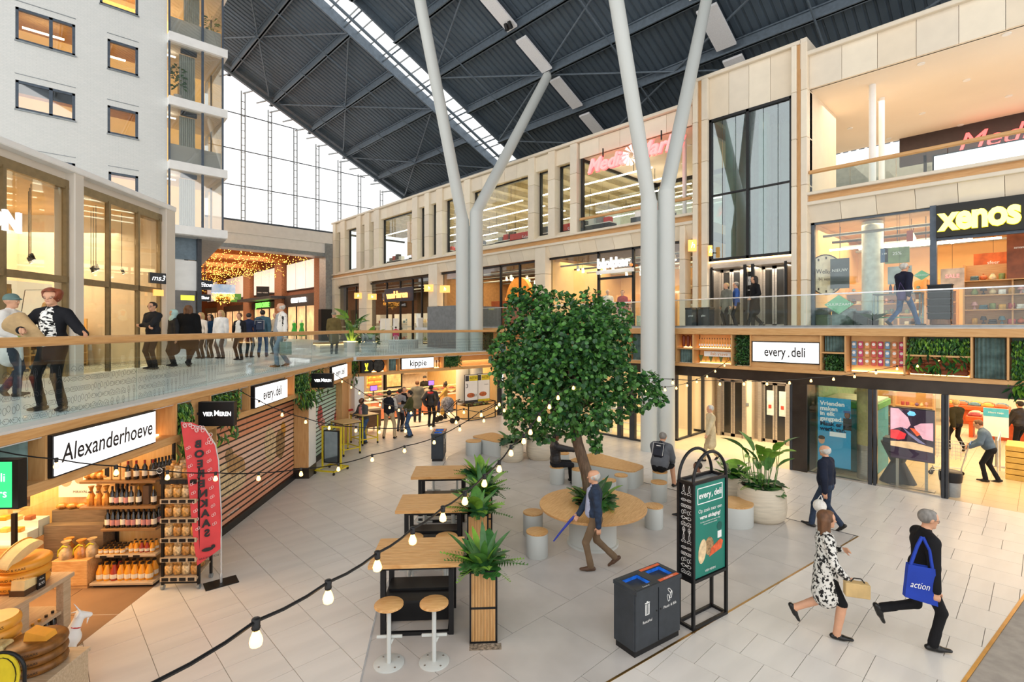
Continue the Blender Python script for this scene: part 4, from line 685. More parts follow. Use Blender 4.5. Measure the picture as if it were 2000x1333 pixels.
for k in range(2): shelf(FR,-4.6+1.05*k,5.,0,1.05,2.0,5,'supermarket shelf behind the screen','store shelves',6,glab='supermarket',seed=70+k)
# hanging trees under the header: nothing; upper twin recycling bins on the walkway
for i,px in enumerate((1342,1367)):
    t=thing('recycling_bin','dark recycling bin on the walkway, %s of the pair'%('left' if i==0 else 'right'),'bin',FR.P(YB(px),.45,4.2),FR.a); obj('body',MB().box(-.2,.2,-.2,.2,0,.62,.01),M_DK,t); obj('lid',MB().box(-.21,.21,-.21,.21,.62,.68,.01),M_BLK,t); text('print','glas' if i else 'pmd',.1,M_TXTW,t,(0,-.205,.4))
for k in range(8): tag(obj('white_cube_shelf',MB().box(-.1,.1,0,.3,0,.02).box(-.1,.1,0,.3,.24,.26).box(-.1,-.08,0,.3,0,.26).box(.08,.1,0,.3,0,.26),mat('mint_white',"dfeee4",.5),None,FU.P(YA(1232)+.21*(k%3)+.4*(k>5),.6,4.2+.26*(k//3)),FU.a),'pale open cube stacked inside the household shop window','cube','cube shelves')
# ================================================================ LEFT DECK (z=3.1)
XLp=lambda px,d=-.35: FL.hit(px,700,d)[0]
XKp=lambda px: FK.hit(px,700,0.)[0]
M_DECK=mat('deck_tile',"dfe6e8",.35,var=(1.2,.06)); pl=FL.P(-9,-.33); pm=FL.P(12.52,-.33)
dk=struct('floor_deck',MB().prism([(pl.x,pl.y),(pm.x,pm.y),(8.98,17.8),(16.3,17.8),(16.3,25.2),(19.3,25.2),(19.3,95),(-9,95),(-12,10)],2.95,3.1),M_DECK,label='upper gallery floor on the left')
tm=MB().box(.004,.596,.004,1.196,-.002,.004).mesh('floor_tile',M_DECK)
for i in range(20):
    for j in range(11):
        p=FL.P(-1.5+.6*i,.25+1.2*j*.999)
        if p.y<29.5 and p.x<16: link('floor_tile',tm,dk,(p.x,p.y,3.1),FL.a)
def run(fr,a,b,nm,lab,y=-.35):
    f=struct(nm,MB().box(a,b,y+.36,y+.42,2.35,3.0),M_OAK,fr.P(0,0,0),fr.a,lab)
    obj('ledge',MB().box(a,b,y-.01,y+.3,3.085,3.115),M_CONC,f); obj('top_rail',MB().box(a,b,y-.02,y+.36,2.97,3.085,.008),M_OAK,f); obj('bottom_rail',MB().box(a,b,y-.02,y+.4,2.35,2.47,.008),M_OAK,f); return f
lf=run(FL,-9,12.5,'wall_left_band','oak fascia with signs under the left gallery'); kf=run(FK,0.,7.3,'wall_chicken_band','oak fascia with niches above the chicken shop counter',0.)
def rail(fr,a,b,label,y,n):
    t=thing('balustrade',label,'balustrade',fr.P(a,y,3.1),fr.a); s=(b-a)/n
    for k in range(n): p_=obj('pane',MB().box(k*s+.006,(k+1)*s-.006,0,.02,.0,.9),M_PRINTG,t); obj('line_drawings',icons(s-.03,.62,.105,k,M_INK),M_INK,p_,(k*s+.015,-.002,.01),kind='stuff')
    obj('handrail',MB().box(-.02,b-a+.02,-.07,.09,.88,.99,.02),M_OAK,t); return t
M_PRINTG=glassmat('gallery_glass',(.86,.93,.93),.05)
# food line drawings printed on the glass: flat ribbons
EL=lambda cx,cz,rx,rz,n=12,a0=0.,a1=6.2832:[(cx+rx*math.cos(a0+(a1-a0)*i/n),cz+rz*math.sin(a0+(a1-a0)*i/n)) for i in range(n+1)]
ICON=[[[(-.48,0),(-.2,.26),(.15,.22),(.3,0),(.15,-.22),(-.2,-.26),(-.48,0)],[(.3,0),(.48,.2),(.48,-.2),(.3,0)],EL(-.22,.05,.05,.05,6)],
 [[(-.12,-.5),(.12,-.5),(.12,.1),(.05,.25),(.05,.48),(-.05,.48),(-.05,.25),(-.12,.1),(-.12,-.5)]],
 [[(-.4,-.22),(.4,-.22),(.48,0),(.4,.22),(-.4,.22),(-.48,0),(-.4,-.22)]]+[[(x-.06,-.12),(x+.06,.12)] for x in (-.24,-.08,.08,.24)],
 [[(-.42,-.3),(.42,-.3),(.42,.12),(-.1,.38),(-.42,.12),(-.42,-.3)],EL(-.15,-.08,.08,.08,8),EL(.2,-.1,.06,.06,8),EL(.05,.12,.05,.05,6)],
 [EL(0,-.25,.45,.6,10,.35,2.79),EL(0,-.28,.24,.3,8,.35,2.79),[(-.42,-.04),(-.22,-.18)],[(.42,-.04),(.22,-.18)]],
 [EL(-.2,-.1,.2,.34),EL(.24,.08,.18,.3)],
 [[(0,-.48),(.26,-.1),(.2,.25),(0,.48),(-.2,.25),(-.26,-.1),(0,-.48)],[(0,-.45),(0,.3)],[(0,-.15),(.14,0)],[(0,-.15),(-.14,0)]],
 [EL(0,0,.46,.2)]+[[(x-.03,-.06),(x+.03,.06)] for x in (-.25,-.08,.08,.25)]]
def icons(w,h,sz,seed,m,wd=.0035):
    r=random.Random(seed); mb=MB(); nx,nz=max(1,int(w/sz)),max(1,int(h/sz)); sx,sz_=w/nx,h/nz
    for i in range(nx):
        for j in range(nz):
            k=((i//3)*3+j*5+seed)%8; cx,cz=(i+.5)*sx,(j+.5)*sz_
            for pl in ICON[k]:
                q=[(cx+u*sx*.98,cz+v*sz_*.98) for u,v in pl]
                for (x0,z0),(x1,z1) in zip(q[:-1],q[1:]):
                    l=math.hypot(x1-x0,z1-z0) or 1; nx_,nz2=-(z1-z0)/l*wd/2,(x1-x0)/l*wd/2; mb.add([(x0+nx_,0,z0+nz2),(x0-nx_,0,z0-nz2),(x1-nx_,0,z1-nz2),(x1+nx_,0,z1+nz2)],[(0,1,2,3)])
    return mb
M_INK=mat('glass_ink',"2b3338",.6,var=(1,0))

rail(FL,-4.52,12.5,'glass balustrade with food drawings and oak handrail on the left gallery',-.13,9); rail(FK,0.05,7.3,'glass balustrade with oak handrail above the chicken counter',.2,4)
# --- fascia cells
def ldiv(fr,x,par,y=-.35): obj('divider',MB().box(x-.02,x+.02,y-.015,y+.38,2.47,2.97),M_OAKZ,par)
for px in (88,295,343,410,467,487,557,574,606,632,642,676,686): ldiv(FL,XLp(px),lf)
for px in (712,758,780,847,866): ldiv(FK,XKp(px),kf,0.)
FG=lambda px:XLp(px)
corr(-20,86,2.48,2.96,'corrugated panel left of the cheese shop board',FL,FG,-.2); corr(467,486,2.48,2.96,'narrow corrugated panel left of the first deli board',FL,FG,-.2); corr(632,642,2.48,2.96,'narrow corrugated panel left of the second deli board',FL,FG,-.2); corr(759,779,2.48,2.96,'blue corrugated panel left of the chicken shop board',FK,XKp,.15)
green(345,374,2.48,2.96,'bushy green niche beside the red feather flag',420,6,21,FL,FG,-.2); green(411,466,2.48,2.96,'green niche behind the first black box sign',420,2,22,FL,FG,-.2); green(575,605,2.48,2.96,'hanging fern niche above the oak pillar',560,14,23,FL,FG,-.2); green(607,631,2.48,2.96,'green niche behind the second black box sign',260,1,24,FL,FG,-.2); green(686,697,2.48,2.96,'green niche at the corner beside chicken shop',260,2,25,FL,FG,-.2); green(867,903,2.48,2.96,'dark green niche right of the chicken shop board',420,0,26,FK,XKp,.2)
obj('wood_infill',MB().box(XLp(375),XLp(410),-.34,0,2.47,2.97),M_OAK,lf)
for fr,f,par,y,l in ((FL,FG,lf,-.35,[(296,342),(557,573),(676,685)]),(FK,XKp,kf,0.,[(713,757),(848,865)])):
    for p,q in l: a,b=f(p)+.03,f(q)-.03; obj('niche_back',MB().box(a,b,y+.28,y+.33,2.47,2.97),M_NICHE,par); obj('led_strip',MB().box(a+.02,b-.02,y+.22,y+.26,2.475,2.5),M_WLED,par)
vm=FL.P(XLp(318),-.2,2.72); tag(obj('cheese_board',MB().box(-.1,.1,0,.02,-.16,.16,.02).cyl((0,0,.16),(0,.02,.16),.1,n=16),M_TOP,None,FL.P(XLp(312),-.16,2.66),FL.a),'rounded wooden cheese board in the lit niche right of the cheese shop board','board')
for i,px in enumerate((722,742)): 
    w=tag(obj('wheel_display',MB().cyl((0,0,0),(0,.08,0),.24,n=28),mat('dark_plate',"34322f",.4,var=(9,.6)),None,FK.P(XKp(px),.1,2.72),0,smooth=40),'dark round patterned dish in the chicken shop niche, %s of two'%('left' if i==0 else 'right'),'dish'); obj('rim',MB().tube([(.24*math.cos(t*math.pi/14),-.01,.24*math.sin(t*math.pi/14)) for t in range(29)],.015),M_BLK,w)
for k in range(5): tag(obj('fork_utensil',MB().box(-.012,.012,0,.01,0,.18).box(-.02,.02,0,.01,.18,.3),M_WHITE if k%2 else M_BLK,None,FK.P(XKp(850)+.07*k,.1,2.5),0),'kitchen fork standing in the niche right of the chicken shop board','utensil','chicken shop forks')
def litsign(label,fr,x0,x1,z0,z1,txt,size,y,leaf=False,**k):
    s=thing('lit_sign',label,'sign',fr.P(x0,y,z0),fr.a); w=x1-x0; h=z1-z0; obj('frame',MB().box(-.02,w+.02,0,.08,-.02,h+.02),M_BLK,s); obj('face',MB().box(0,w,-.012,0,0,h),M_LEDW,s); text('lettering',txt,size,M_TXTK,s,(w/2,-.02,h/2),**k)
    if leaf: obj('leaf_mark',MB().prismY([(.015,-.02),(-.02,-.03),(.01,.035)],-.02,-.012),M_TXTK,s,(w/2+.09*size/.28,0,h/2-.06))
    return s
litsign('large white lit board in handwritten letters above the cheese shop',FL,-.66,1.1,2.5,2.95,'Alexanderhoeve',.3,-.42,shear=.12,off=.003,fit=1.6); litsign('white lit deli board above the bread print shutter',FL,4.37,6.08,2.49,2.92,'every  deli',.32,-.42,True,off=.005,fit=1.0); litsign('small far white lit deli board on the left fascia',FL,9.72,11.42,2.49,2.92,'every  deli',.3,-.42,True,off=.005,fit=.95); litsign('white lit board above the chicken counter',FK,1.9,3.42,2.53,2.95,'kippie',.34,-.07,off=.005,fit=.8)
def boxsign(label,fr,x,z0,z1,w,txt,size,y=-.38,m=M_TXTGLOW,**k):
    s=thing('projecting_box_sign',label,'sign',fr.P(x,y,z0),fr.a-math.pi/2); h=z1-z0; obj('box',MB().box(0.02,w,-.06,.06,0,h,.008),M_BLK,s); text('lettering',txt,size,m,s,(w*.56,-.066,h/2),off=.003,**k); obj('arm',MB().box(-.02,.04,-.02,.02,h*.45,h*.55),M_DK,s); return s
a=boxsign('black projecting box sign with white letters above the red flag',FL,XLp(388,-.38),2.5,2.92,.62,'VIER',.1,fit=.17); [setattr(c,'location',(.19,-.066,.21)) for c in a.children if c.name.startswith('lettering')]; text('lettering','EREN',.1,M_TXTGLOW,a,(.48,-.066,.21),off=.003,fit=.19); text('lettering','M',.13,M_TXTGLOW,a,(.335,-.066,.225),off=.002,fit=.08)
a=boxsign('black projecting box sign with white letters between the two shutters',FL,XLp(608,-.38),2.5,2.9,.62,'VIER',.1,fit=.17); [setattr(c,'location',(.19,-.066,.2)) for c in a.children if c.name.startswith('lettering')]; text('lettering','EREN',.1,M_TXTGLOW,a,(.48,-.066,.2),off=.003,fit=.19); text('lettering','M',.13,M_TXTGLOW,a,(.335,-.066,.215),off=.002,fit=.08)
M_YLIT=mat('yellow_lit',"f2e93a",.4,emit=1.2,var=(1,0)); s=thing('projecting_box_sign','black box sign with yellow chicken foot emblem beside chicken shop','sign',(9.22,17.6,2.5),0.); obj('box',MB().box(-.2,.22,-.06,.06,0,.45,.008),M_BLK,s); obj('emblem',MB().tube([(-.05,-.07,.36),(-.03,-.07,.26),(0,-.07,.17),(.03,-.07,.26),(.05,-.07,.36)],.022).tube([(0,-.07,.17),(0,-.07,.1)],.025),M_YLIT,s); obj('emblem_foot',MB().box(-.07,.07,-.075,-.065,.07,.1,.004),M_YLIT,s); obj('arm',MB().box(-.02,.02,.05,.2,.2,.25),M_DK,s)
# ---------------------------------------------------------------- pillar, shutters, jambs
pr=struct('wall_left_pillar',MB().box(7.68,8.28,-.38,.4,.3,2.36),M_OAKZ,FL.P(0,0,0),FL.a,'oak clad pillar with black plinth'); obj('white_face',MB().box(7.72,8.28,-.392,-.38,.3,2.36),M_WHITE,pr); obj('plinth',MB().box(7.67,8.29,-.4,.4,0,.3),M_DKB,pr)
struct('wall_left_jamb',MB().box(3.2,3.58,-.02,.3,0,2.36).box(12.0,12.5,-.1,.3,0,2.36),M_PINE,FL.P(0,0,0),FL.a)
kc=struct('wall_chicken_shop_pillar',MB().box(-.08,.3,-.02,.5,0,2.36),M_WHITE,FK.P(0,0,0),0.); struct('wall_left_corner',MB().box(11.6,12.45,-.2,.3,0,2.36),M_OAKZ,FL.P(0,0,0),FL.a)
def shutter(label,a,b,cols,rows,seed,nm):
    t=struct(nm,MB().box(a,b,.08,.14,0,2.36),M_DKB,FL.P(0,0,0),FL.a,label); obj('plinth',MB().box(a,b,-.04,.1,0,.15),M_BLK,t)
    n=3
    for r_ in range(rows):
        z0=.16+(2.2-.16)*r_/rows; z1=.16+(2.2-.16)*(r_+1)/rows-.022
        for k in range(n):
            obj('slat',MB().box(a+(b-a)*k/n+.005,a+(b-a)*(k+1)/n-.005,.02,.08,z0,z1,.004),cols[min(len(cols)-1,int(r_/rows*len(cols)))],t)
        obj('joint_bar',MB().box(a,b,.0,.03,z1,z1+.022),M_BLK,t)
    return t
SP=[mat('shutter_peach%d'%i,c,.4,var=(.8,.05)) for i,c in enumerate(("eda988","f3bfa2","f7d2bd","f4c4a8","ec9f78"))]; SMi=[mat('shutter_mint%d'%i,c,.4,var=(.8,.05)) for i,c in enumerate(("bfdfd2","cfe8e0","d6ecec","b9e0d6","a8d8c8"))]
s1=shutter('peach slatted shutter printed with bread',3.58,7.66,SP,16,1,'wall_left_shutter'); s2=shutter('mint slatted shutter printed with meat',8.3,11.7,SMi,16,2,'wall_left_shutter_far')
M_BR1=mat('bread_crumb_print',"ecd0a4",.5,var=(14,.2)); M_BR2=mat('bread_crust_print',"cfa26c",.5,var=(16,.25)); M_BR3=mat('seed_bread_print',"b08c60",.5,var=(30,.4)); M_MEAT=mat('meat_print',"c9585a",.5,var=(9,.4)); M_MEAT2=mat('meat_print_pale',"e3a29a",.5,var=(9,.4))
def blob(cx,cz,rx,rz,n=20,ph=0.,p=2.): return [(cx+rx*math.copysign(abs(math.cos(t))**(2/p),math.cos(t))*math.cos(ph)-rz*math.sin(t)*math.sin(ph),cz+rz*math.sin(t)*math.cos(ph)+rx*math.copysign(abs(math.cos(t))**(2/p),math.cos(t))*math.sin(ph)) for t in [2*math.pi*i/n for i in range(n)]]
def print_on(par,nm,pts,m,y=.016): obj(nm,MB().prismY(pts,y,.022),m,par)
H_=lambda px,py:FL.hit(px,py,.02)
for px,py,rx,rz,m,ph in ((528,870,.33,.48,M_BR1,.25),(547,868,.3,.38,M_BR3,.3),(553,840,.16,.22,mat('label_print',"d99a3a",.5),.1)): x,z=H_(px,py); print_on(s1,'bread_print',blob(x,z,rx,rz,20,ph),m,.016 if m is M_BR1 else .018)
for i,(dx,dz,rx,rz,m) in enumerate(((0,0,.55,.3,M_BR1),(.35,.12,.3,.28,M_BR2),(-.3,.18,.3,.25,M_BR1),(.1,.32,.26,.2,M_BR2),(-.05,.55,.16,.14,M_BR3),(.3,-.1,.4,.2,M_BR1))): x,z=H_(440,940); print_on(s1,'bread_print',blob(x+dx+.2,z+dz-.05,rx,rz),m,.017-.0012*i)
for px,py,t_ in ((432,858,'wel goed'),(525,940,'eerlijk, brood'),(455,1000,'proef mij')): x,z=H_(px,py); text('lettering',t_,.13,M_TXTW,s1,(x,.012,z))
for i,(dx,dz,rx,rz,m) in enumerate(((0,0,.3,.3,M_MEAT),(.25,-.25,.4,.22,M_MEAT2),(-.2,-.3,.25,.3,M_MEAT),(.35,.15,.2,.2,M_MEAT2))): x,z=H_(660,800); print_on(s2,'meat_print',blob(x+dx,z+dz,rx,rz),m,.017-.0012*i)
for i,(dx,dz,rx,rz,m) in enumerate(((0,0,.25,.35,M_MEAT),(.2,-.3,.3,.2,M_MEAT2))): x,z=H_(621,815); print_on(s2,'meat_print',blob(x+dx+.2,z+dz,rx,rz),m,.017-.0012*i)
# ---------------------------------------------------------------- kippie interior
struct('wall_chicken_shop_back',MB().box(-.3,8,6.0,6.1,0,2.95),mat('chicken_shop_wall',"f3e6d2",.6),FK.P(0,0,0),0.); struct('wall_chicken_shop_left',MB().box(-.3,-.2,.5,6,0,2.95),M_PINE,FK.P(0,0,0),0.)
struct('wall_chicken_shop_right',MB().box(7.25,7.35,.3,6,0,2.95),M_PINE,FK.P(0,0,0),0.)
kcn=thing('service_counter','long oak and terracotta service counter with glass display at chicken shop','counter',(10.0,20.6,0),0.); M_TERR=mat('terracotta_front',"cf7f5c",.5)
for i in range(6): obj('front_panel',MB().box(i*1.05,i*1.05+1.04,0,.05,.08,.85),M_TERR if i in (1,2,3) else M_OAK,kcn)
obj('body',MB().box(0,6.3,.05,.9,0,.85),M_OAK,kcn); obj('worktop',MB().box(-.02,6.32,-.03,.95,.85,.9),M_WHITE,kcn); obj('toe_kick',MB().box(0,6.3,.0,.05,0,.08),M_BLK,kcn)
obj('display_glass',MB().box(.0,6.3,.02,.035,.9,1.3).box(0,6.3,.02,.6,1.3,1.315),M_GLASS,kcn); obj('shelf',MB().box(0,6.3,.1,.6,1.1,1.12),M_STEEL,kcn); obj('lamp_strip',MB().box(0,6.3,.3,.36,1.29,1.3),M_WLED,kcn)
r=random.Random(5)
for k in range(24): 
    tag(obj('food_tray',MB().box(-.11,.11,-.16,.16,0,.03,.008).ball((0,0,.04),(.09,.13,.045),10,6),[PAL[0],PAL[4],PAL[3],PAL[8]][r.randrange(4)],None,(10.15+.255*k,20.95,.9 if k%2 else 1.12),0.),'tray of prepared chicken in the chicken shop counter','tray','chicken shop trays')
ov=thing('rotisserie_oven','tall oven with roasted chickens at the back of the chicken shop','oven',(11.9,22.8,0),0.); obj('cabinet',MB().box(0,1.0,0,.7,0,2.2),M_STEEL,ov); obj('glow_window',MB().box(.1,.9,-.01,0,1.25,2.05),mat('oven_glow',"ff9a3c",.4,emit=1.2,var=(9,.5)),ov)
for k in range(3): obj('spit_row',MB().cyl((.15,-.03,1.4+.24*k),(.85,-.03,1.4+.24*k),.07,n=10),mat('roast_skin',"c9702c",.4,emit=.3),ov)
ov=thing('rotisserie_oven','oven with pale door picture beside the roasting oven','oven',(13.05,22.9,0),0.); obj('cabinet',MB().box(0,1.,0,.7,0,2.2),M_BLK,ov); obj('door_picture',MB().box(.1,.9,-.01,0,1.2,1.9),mat('door_picture',"d9c08a",.5,var=(4,.3)),ov); obj('handle',MB().cyl((.1,-.05,1.1),(.9,-.05,1.1),.02,n=6),M_CHROME,ov)
for k,(x,lb) in enumerate(((11.3,'left'),(14.4,'right'))):
    t=thing('till_screen','purple lit till screen on the %s of the chicken shop counter'%lb,'screen',(x,20.85,.9),0.); obj('stand',MB().box(-.02,.02,0,.04,0,.45),M_BLK,t); obj('screen',MB().box(-.18,.18,-.03,0,.45,.7),M_BLK,t); obj('display',MB().box(-.16,.16,-.035,-.03,.47,.68),mat('till_purple',"7a5ae0",.4,emit=1.2,var=(1,0)),t)
hd_=thing('extractor_hood','steel worktop and hood along the chicken shop back wall','hood',(14.15,23.1,0),0.); obj('worktop',MB().box(0,2.05,0,.6,.85,.92),M_STEEL,hd_); obj('hood',MB().box(.1,1.5,0,.6,1.75,2.05),M_STEEL,hd_); obj('cupboard',MB().box(0,2.05,.05,.6,0,.85),M_WHITE,hd_)
for k in range(3): tag(obj('wall_cupboard',MB().box(0,.8,0,.35,0,.5,.01),M_PINE if k else M_WHITE,None,(13.7+.85*k,23.4,2.15),0.),'wall cupboard above the chicken shop worktop','cupboard','chicken shop cupboards')
kb=thing('produce_crate_stand','oak produce stand with black frame right of the queue','stand',(14.3,17.0,0),math.radians(-2)); w,d,h=1.55,.9,.62; g=G(915,823); kb.location=(g.x,g.y,0)
obj('front_panel',MB().box(0,w,0,.03,.03,h),M_PINE,kb); obj('side_panel',MB().box(0,.03,.03,d,.03,h),M_PINE,kb); obj('back_panel',MB().box(0,w,d-.03,d,.03,h),M_PINE,kb); obj('side_panel',MB().box(w-.03,w,.03,d-.03,.03,h),M_PINE,kb); obj('tray_base',MB().box(.03,w-.03,.03,d-.03,h-.06,h-.03),M_SOIL,kb)
fm=MB()
for x in (0,w): 
    for y in (0,d): fm.box(x-.02,x+.02,y-.02,y+.02,0,h+.16)
fm.box(0,w,-.015,.015,h+.13,h+.16).box(0,w,d-.015,d+.015,h+.13,h+.16).box(-.015,.015,0,d,h+.13,h+.16).box(w-.015,w+.015,0,d,h+.13,h+.16).box(0,w,-.015,.015,0,.03); obj('steel_frame',fm,M_BLK,kb)
for k in range(14): tag(obj('vegetable',MB().ball((0,0,.06),(.09,.07,.06),10,6),[mat('olive_veg',"7d7a3a",.6),mat('brown_veg',"6a4a2c",.6),PAL[2]][k%3],None,(g.x+.2+.19*(k%7),g.y+.28+.3*(k//7),h-.03),k*.7),'vegetable heaped in the produce stand','vegetable','produce')
for k,(x,z,lb,c1) in enumerate(((.1,.72,'left','3'),(.83,.72,'right','4'))):
    t=thing('menu_board','tall yellow and white menu board with a dish, %s of the pair'%lb,'menu',(g.x+x,g.y+.38,h+.12),math.radians(-10)); obj('frame',MB().box(-.02,.68,0,.03,0,1.3),M_BLK,t); obj('sheet',MB().box(0,.66,-.006,0,.02,1.28),M_WHITE,t); obj('header',MB().box(.22,.66,-.01,-.006,1.0,1.25),M_YEL,t); obj('picture_mark',MB().box(0.02,.2,-.01,-.006,1.0,1.25),M_DK,t); obj('dish_picture',MB().prismY(blob(.3,.35,.2,.11),-.01,-.006),PAL[0],t); text('print','ACTIE!',.14,M_TXTK,t,(.44,-.012,1.13)); text('print','7,50' if k==0 else 'menu',.16 if k==0 else .1,M_TXTK,t,(.48,-.012,.33 if k==0 else .8)); obj('footer',MB().box(0,.66,-.01,-.006,.02,.12),M_YEL if k else M_DK,t)
    if k==0: text('print','3',.28,M_TXTK,t,(.1,-.012,.78))
# ================================================================ SHOP BUILDING ON THE GALLERY
M_BRZ=mat('bronze_frame',"8d7a58",.4,.4); M_SAND=mat('sand_render',"ddd4c7",.6,var=(2,.02)); SX=lambda px:FS.hit(px,600)[0]
sb=struct('wall_left_shop',MB().box(-4,SX(335),.1,.25,7.45,7.7),M_SAND,FS.P(0,0,0),FS.a,'sand coloured shop building with tall bronze windows')
obj('coping',MB().box(-4,SX(335),-.15,.4,7.68,7.82,.02),M_WHITE,sb); obj('head_beam',MB().box(-4,SX(335),0.02,.3,7.3,7.5),M_BRZ,sb)
for p,q in ((137,156),(318,336)): obj('stone_pier',MB().box(SX(p),SX(q),-.1,.35,3.1,7.7,.02),M_SAND,sb)
for px in (-40,10,132,160,215,272,314): obj('mullion',MB().box(SX(px)-.035,SX(px)+.035,.0,.1,3.1,7.35),M_BRZ,sb)
for p,q in ((-60,135),(158,316)): obj('transom',MB().box(SX(p),SX(q),.0,.15,5.2,5.34),M_BRZ,sb)
for p,q in ((-40,10),(10,132),(160,215),(215,272),(272,314)):
    for z0,z1 in ((3.12,5.2),(5.34,7.3)): obj('pane',MB().box(SX(p)+.05,SX(q)-.05,.06,.075,z0,z1),M_GLASSL,sb)
struct('wall_left_shop_back',MB().box(-4,SX(335)+1.2,4.2,4.3,3.1,7.6),mat('salmon_wall',"e8ddca",.7,var=(1,.05)),FS.P(0,0,0),FS.a); struct('ceiling_left_shop',MB().box(-4,SX(335),.3,4.2,7.5,7.6),mat('slat_ceiling',"d9b98a",.7,var=(2,.1)),FS.P(0,0,0),FS.a); struct('wall_left_shop_side',MB().box(SX(335)-.1,SX(335),.3,4.2,3.1,7.6),M_SAND,FS.P(0,0,0),FS.a)
struct('floor_left_shop_mezzanine',MB().box(-4,SX(136),2.6,4.2,5.2,5.4),M_WHITE,FS.P(0,0,0),FS.a)
mz=thing('slat_railing','dark vertical slat railing upstairs behind the left shop glass','railing',FS.P(SX(-20),2.4,5.4),FS.a)
for k in range(20): obj('slat',MB().box(.11*k,.11*k+.03,0,.04,0,1.25),M_BRZ,mz)
obj('rail',MB().box(0,2.2,-.01,.05,1.25,1.3),M_BRZ,mz); obj('rail',MB().box(0,2.2,-.01,.05,.0,.05),M_BRZ,mz)
s=thing('shop_lettering','big white letters on the left shop glass at the frame edge','sign',FS.P(SX(38),-.04,6.25),FS.a); text('lettering','NELSON',.55,M_TXTGLOW,s,(0,0,0),ext=.03,off=.015,align='RIGHT')
s=thing('projecting_sign','small dark sign with white script on the left shop front','sign',FS.P(SX(300),-.1,5.45),FS.a-.5); obj('box',MB().box(-.22,.22,-.04,.04,0,.3),M_DK,s); text('lettering','ms3',.22,M_TXTGLOW,s,(0,-.045,.15),shear=.3); obj('arm',MB().box(-.02,.02,.04,.1,.1,.2),M_DK,s)
s=thing('projecting_sign','small orange lit sign under the white script sign','sign',FS.P(SX(302),-.1,5.1),FS.a-.5); obj('box',MB().box(-.13,.13,-.03,.03,0,.18),mat('orange_sign',"ffb45e"),s); obj('arm',MB().box(-.02,.02,.03,.1,.05,.1),M_DK,s)
# shop lettering cube + shoe shelves + spots inside
lp=thing('lit_poster','bright poster with a green flask drawing in the left shop','poster',FS.P(SX(165),1.7,4.15),FS.a); obj('sheet',MB().box(0,1.3,0,.03,0,1.15),mat('lit_poster',"f2f0e4",.5,emit=.7,var=(1,.05)),lp); obj('flask_print',MB().prismY(blob(.12,.62,.11,.12),-.008,0).prismY([(.09,.7),(.15,.7),(.14,.95),(.1,.95)],-.008,0),mat('flask_green',"3fae5a",.5),lp); obj('jar_print',MB().tube([(.35,-.005,.15),(1.15,-.005,.2),(1.05,-.005,1.0),(.5,-.005,.95),(.35,-.005,.15)],.008),M_TXTK,lp)
for k in range(4): shelf(FS,SX(160)+.2+.95*k,2.0+.3*(k%2),3.1,.92,1.35,4,'lit shelf with shoes in the left shop','left shop shelves',4,glab='left shop',seed=80+k,m=M_PINE)
for k in range(10):
    t=thing('track_light','small track spot in the left shop window','light',FS.P(SX(160)+.34*k,1.1+.3*(k%3),5.9),FS.a,'left shop spots'); obj('can',MB().cyl((0,0,0),(.03,-.04,-.14),.04,n=8),M_BLK,t); obj('lens',MB().cyl((.03,-.04,-.14),(.032,-.042,-.145),.036,n=8),M_LAMP,t); obj('stem',MB().cyl((0,0,0),(0,0,1.6),.008,n=5),M_BLK,t)
dr=thing('wooden_partition','yellow framed brown partition inside the left shop door','partition',FS.P(SX(50),1.6,3.1),FS.a); obj('frame',MB().box(0,1.6,0,.1,2.,2.1).box(0,.1,0,.1,0,2.1).box(1.5,1.6,0,.1,0,2.1),mat('yellow_frame',"c9a23a",.5),dr); obj('panel',MB().box(.1,1.5,.02,.08,0,2.),mat('plank_brown',"a8714c",.6,stretch=(1,1,14)),dr)
# ================================================================ TOWER
M_BRICKW=bpy.data.materials.new('white_brick'); M_BRICKW.use_nodes=True; N=M_BRICKW.node_tree.nodes; L=M_BRICKW.node_tree.links
tc=N.new('ShaderNodeTexCoord'); mp=N.new('ShaderNodeMapping'); mp.inputs['Rotation'].default_value=(math.pi/2,0,0); L.new(tc.outputs['Object'],mp.inputs[0]); bk=N.new('ShaderNodeTexBrick'); L.new(mp.outputs[0],bk.inputs[0]); bk.inputs['Scale'].default_value=4.; bk.inputs['Color1'].default_value=(*lin("e2e3e0"),1); bk.inputs['Color2'].default_value=(*lin("dddfdc"),1); bk.inputs['Mortar'].default_value=(*lin("c9cbc9"),1); bk.inputs['Mortar Size'].default_value=.012; bk.inputs['Brick Width'].default_value=.9; bk.inputs['Row Height'].default_value=.25; L.new(bk.outputs[0],N['Principled BSDF'].inputs[0]); N['Principled BSDF'].inputs['Roughness'].default_value=.7; bp=N.new('ShaderNodeBump'); bp.inputs['Strength'].default_value=.25; L.new(bk.outputs['Fac'],bp.inputs['Height']); bp.invert=True; L.new(bp.outputs[0],N['Principled BSDF'].inputs['Normal'])
TY=30.
TW=[((30,12),(147,110),1,'amber'),((210,75),(270,150),0,'amber'),((30,155),(147,245),1,'dark'),((210,205),(270,277),0,'sky'),((195,-50),(270,23),0,'sky'),((30,300),(147,390),1,'sky'),((212,335),(270,410),0,'sky'),((30,-130),(147,-35),1,'amber'),((-160,40),(-60,100),1,'amber')]
rc=[]
for (a,b,two,k) in TW:
    q=AY(a[0],a[1],TY); r_=AY(b[0],b[1],TY); p2=AY(a[0],b[1]-(33 if two else 17),TY); rc.append((q.x,r_.x,p2.z,q.z,two,k))
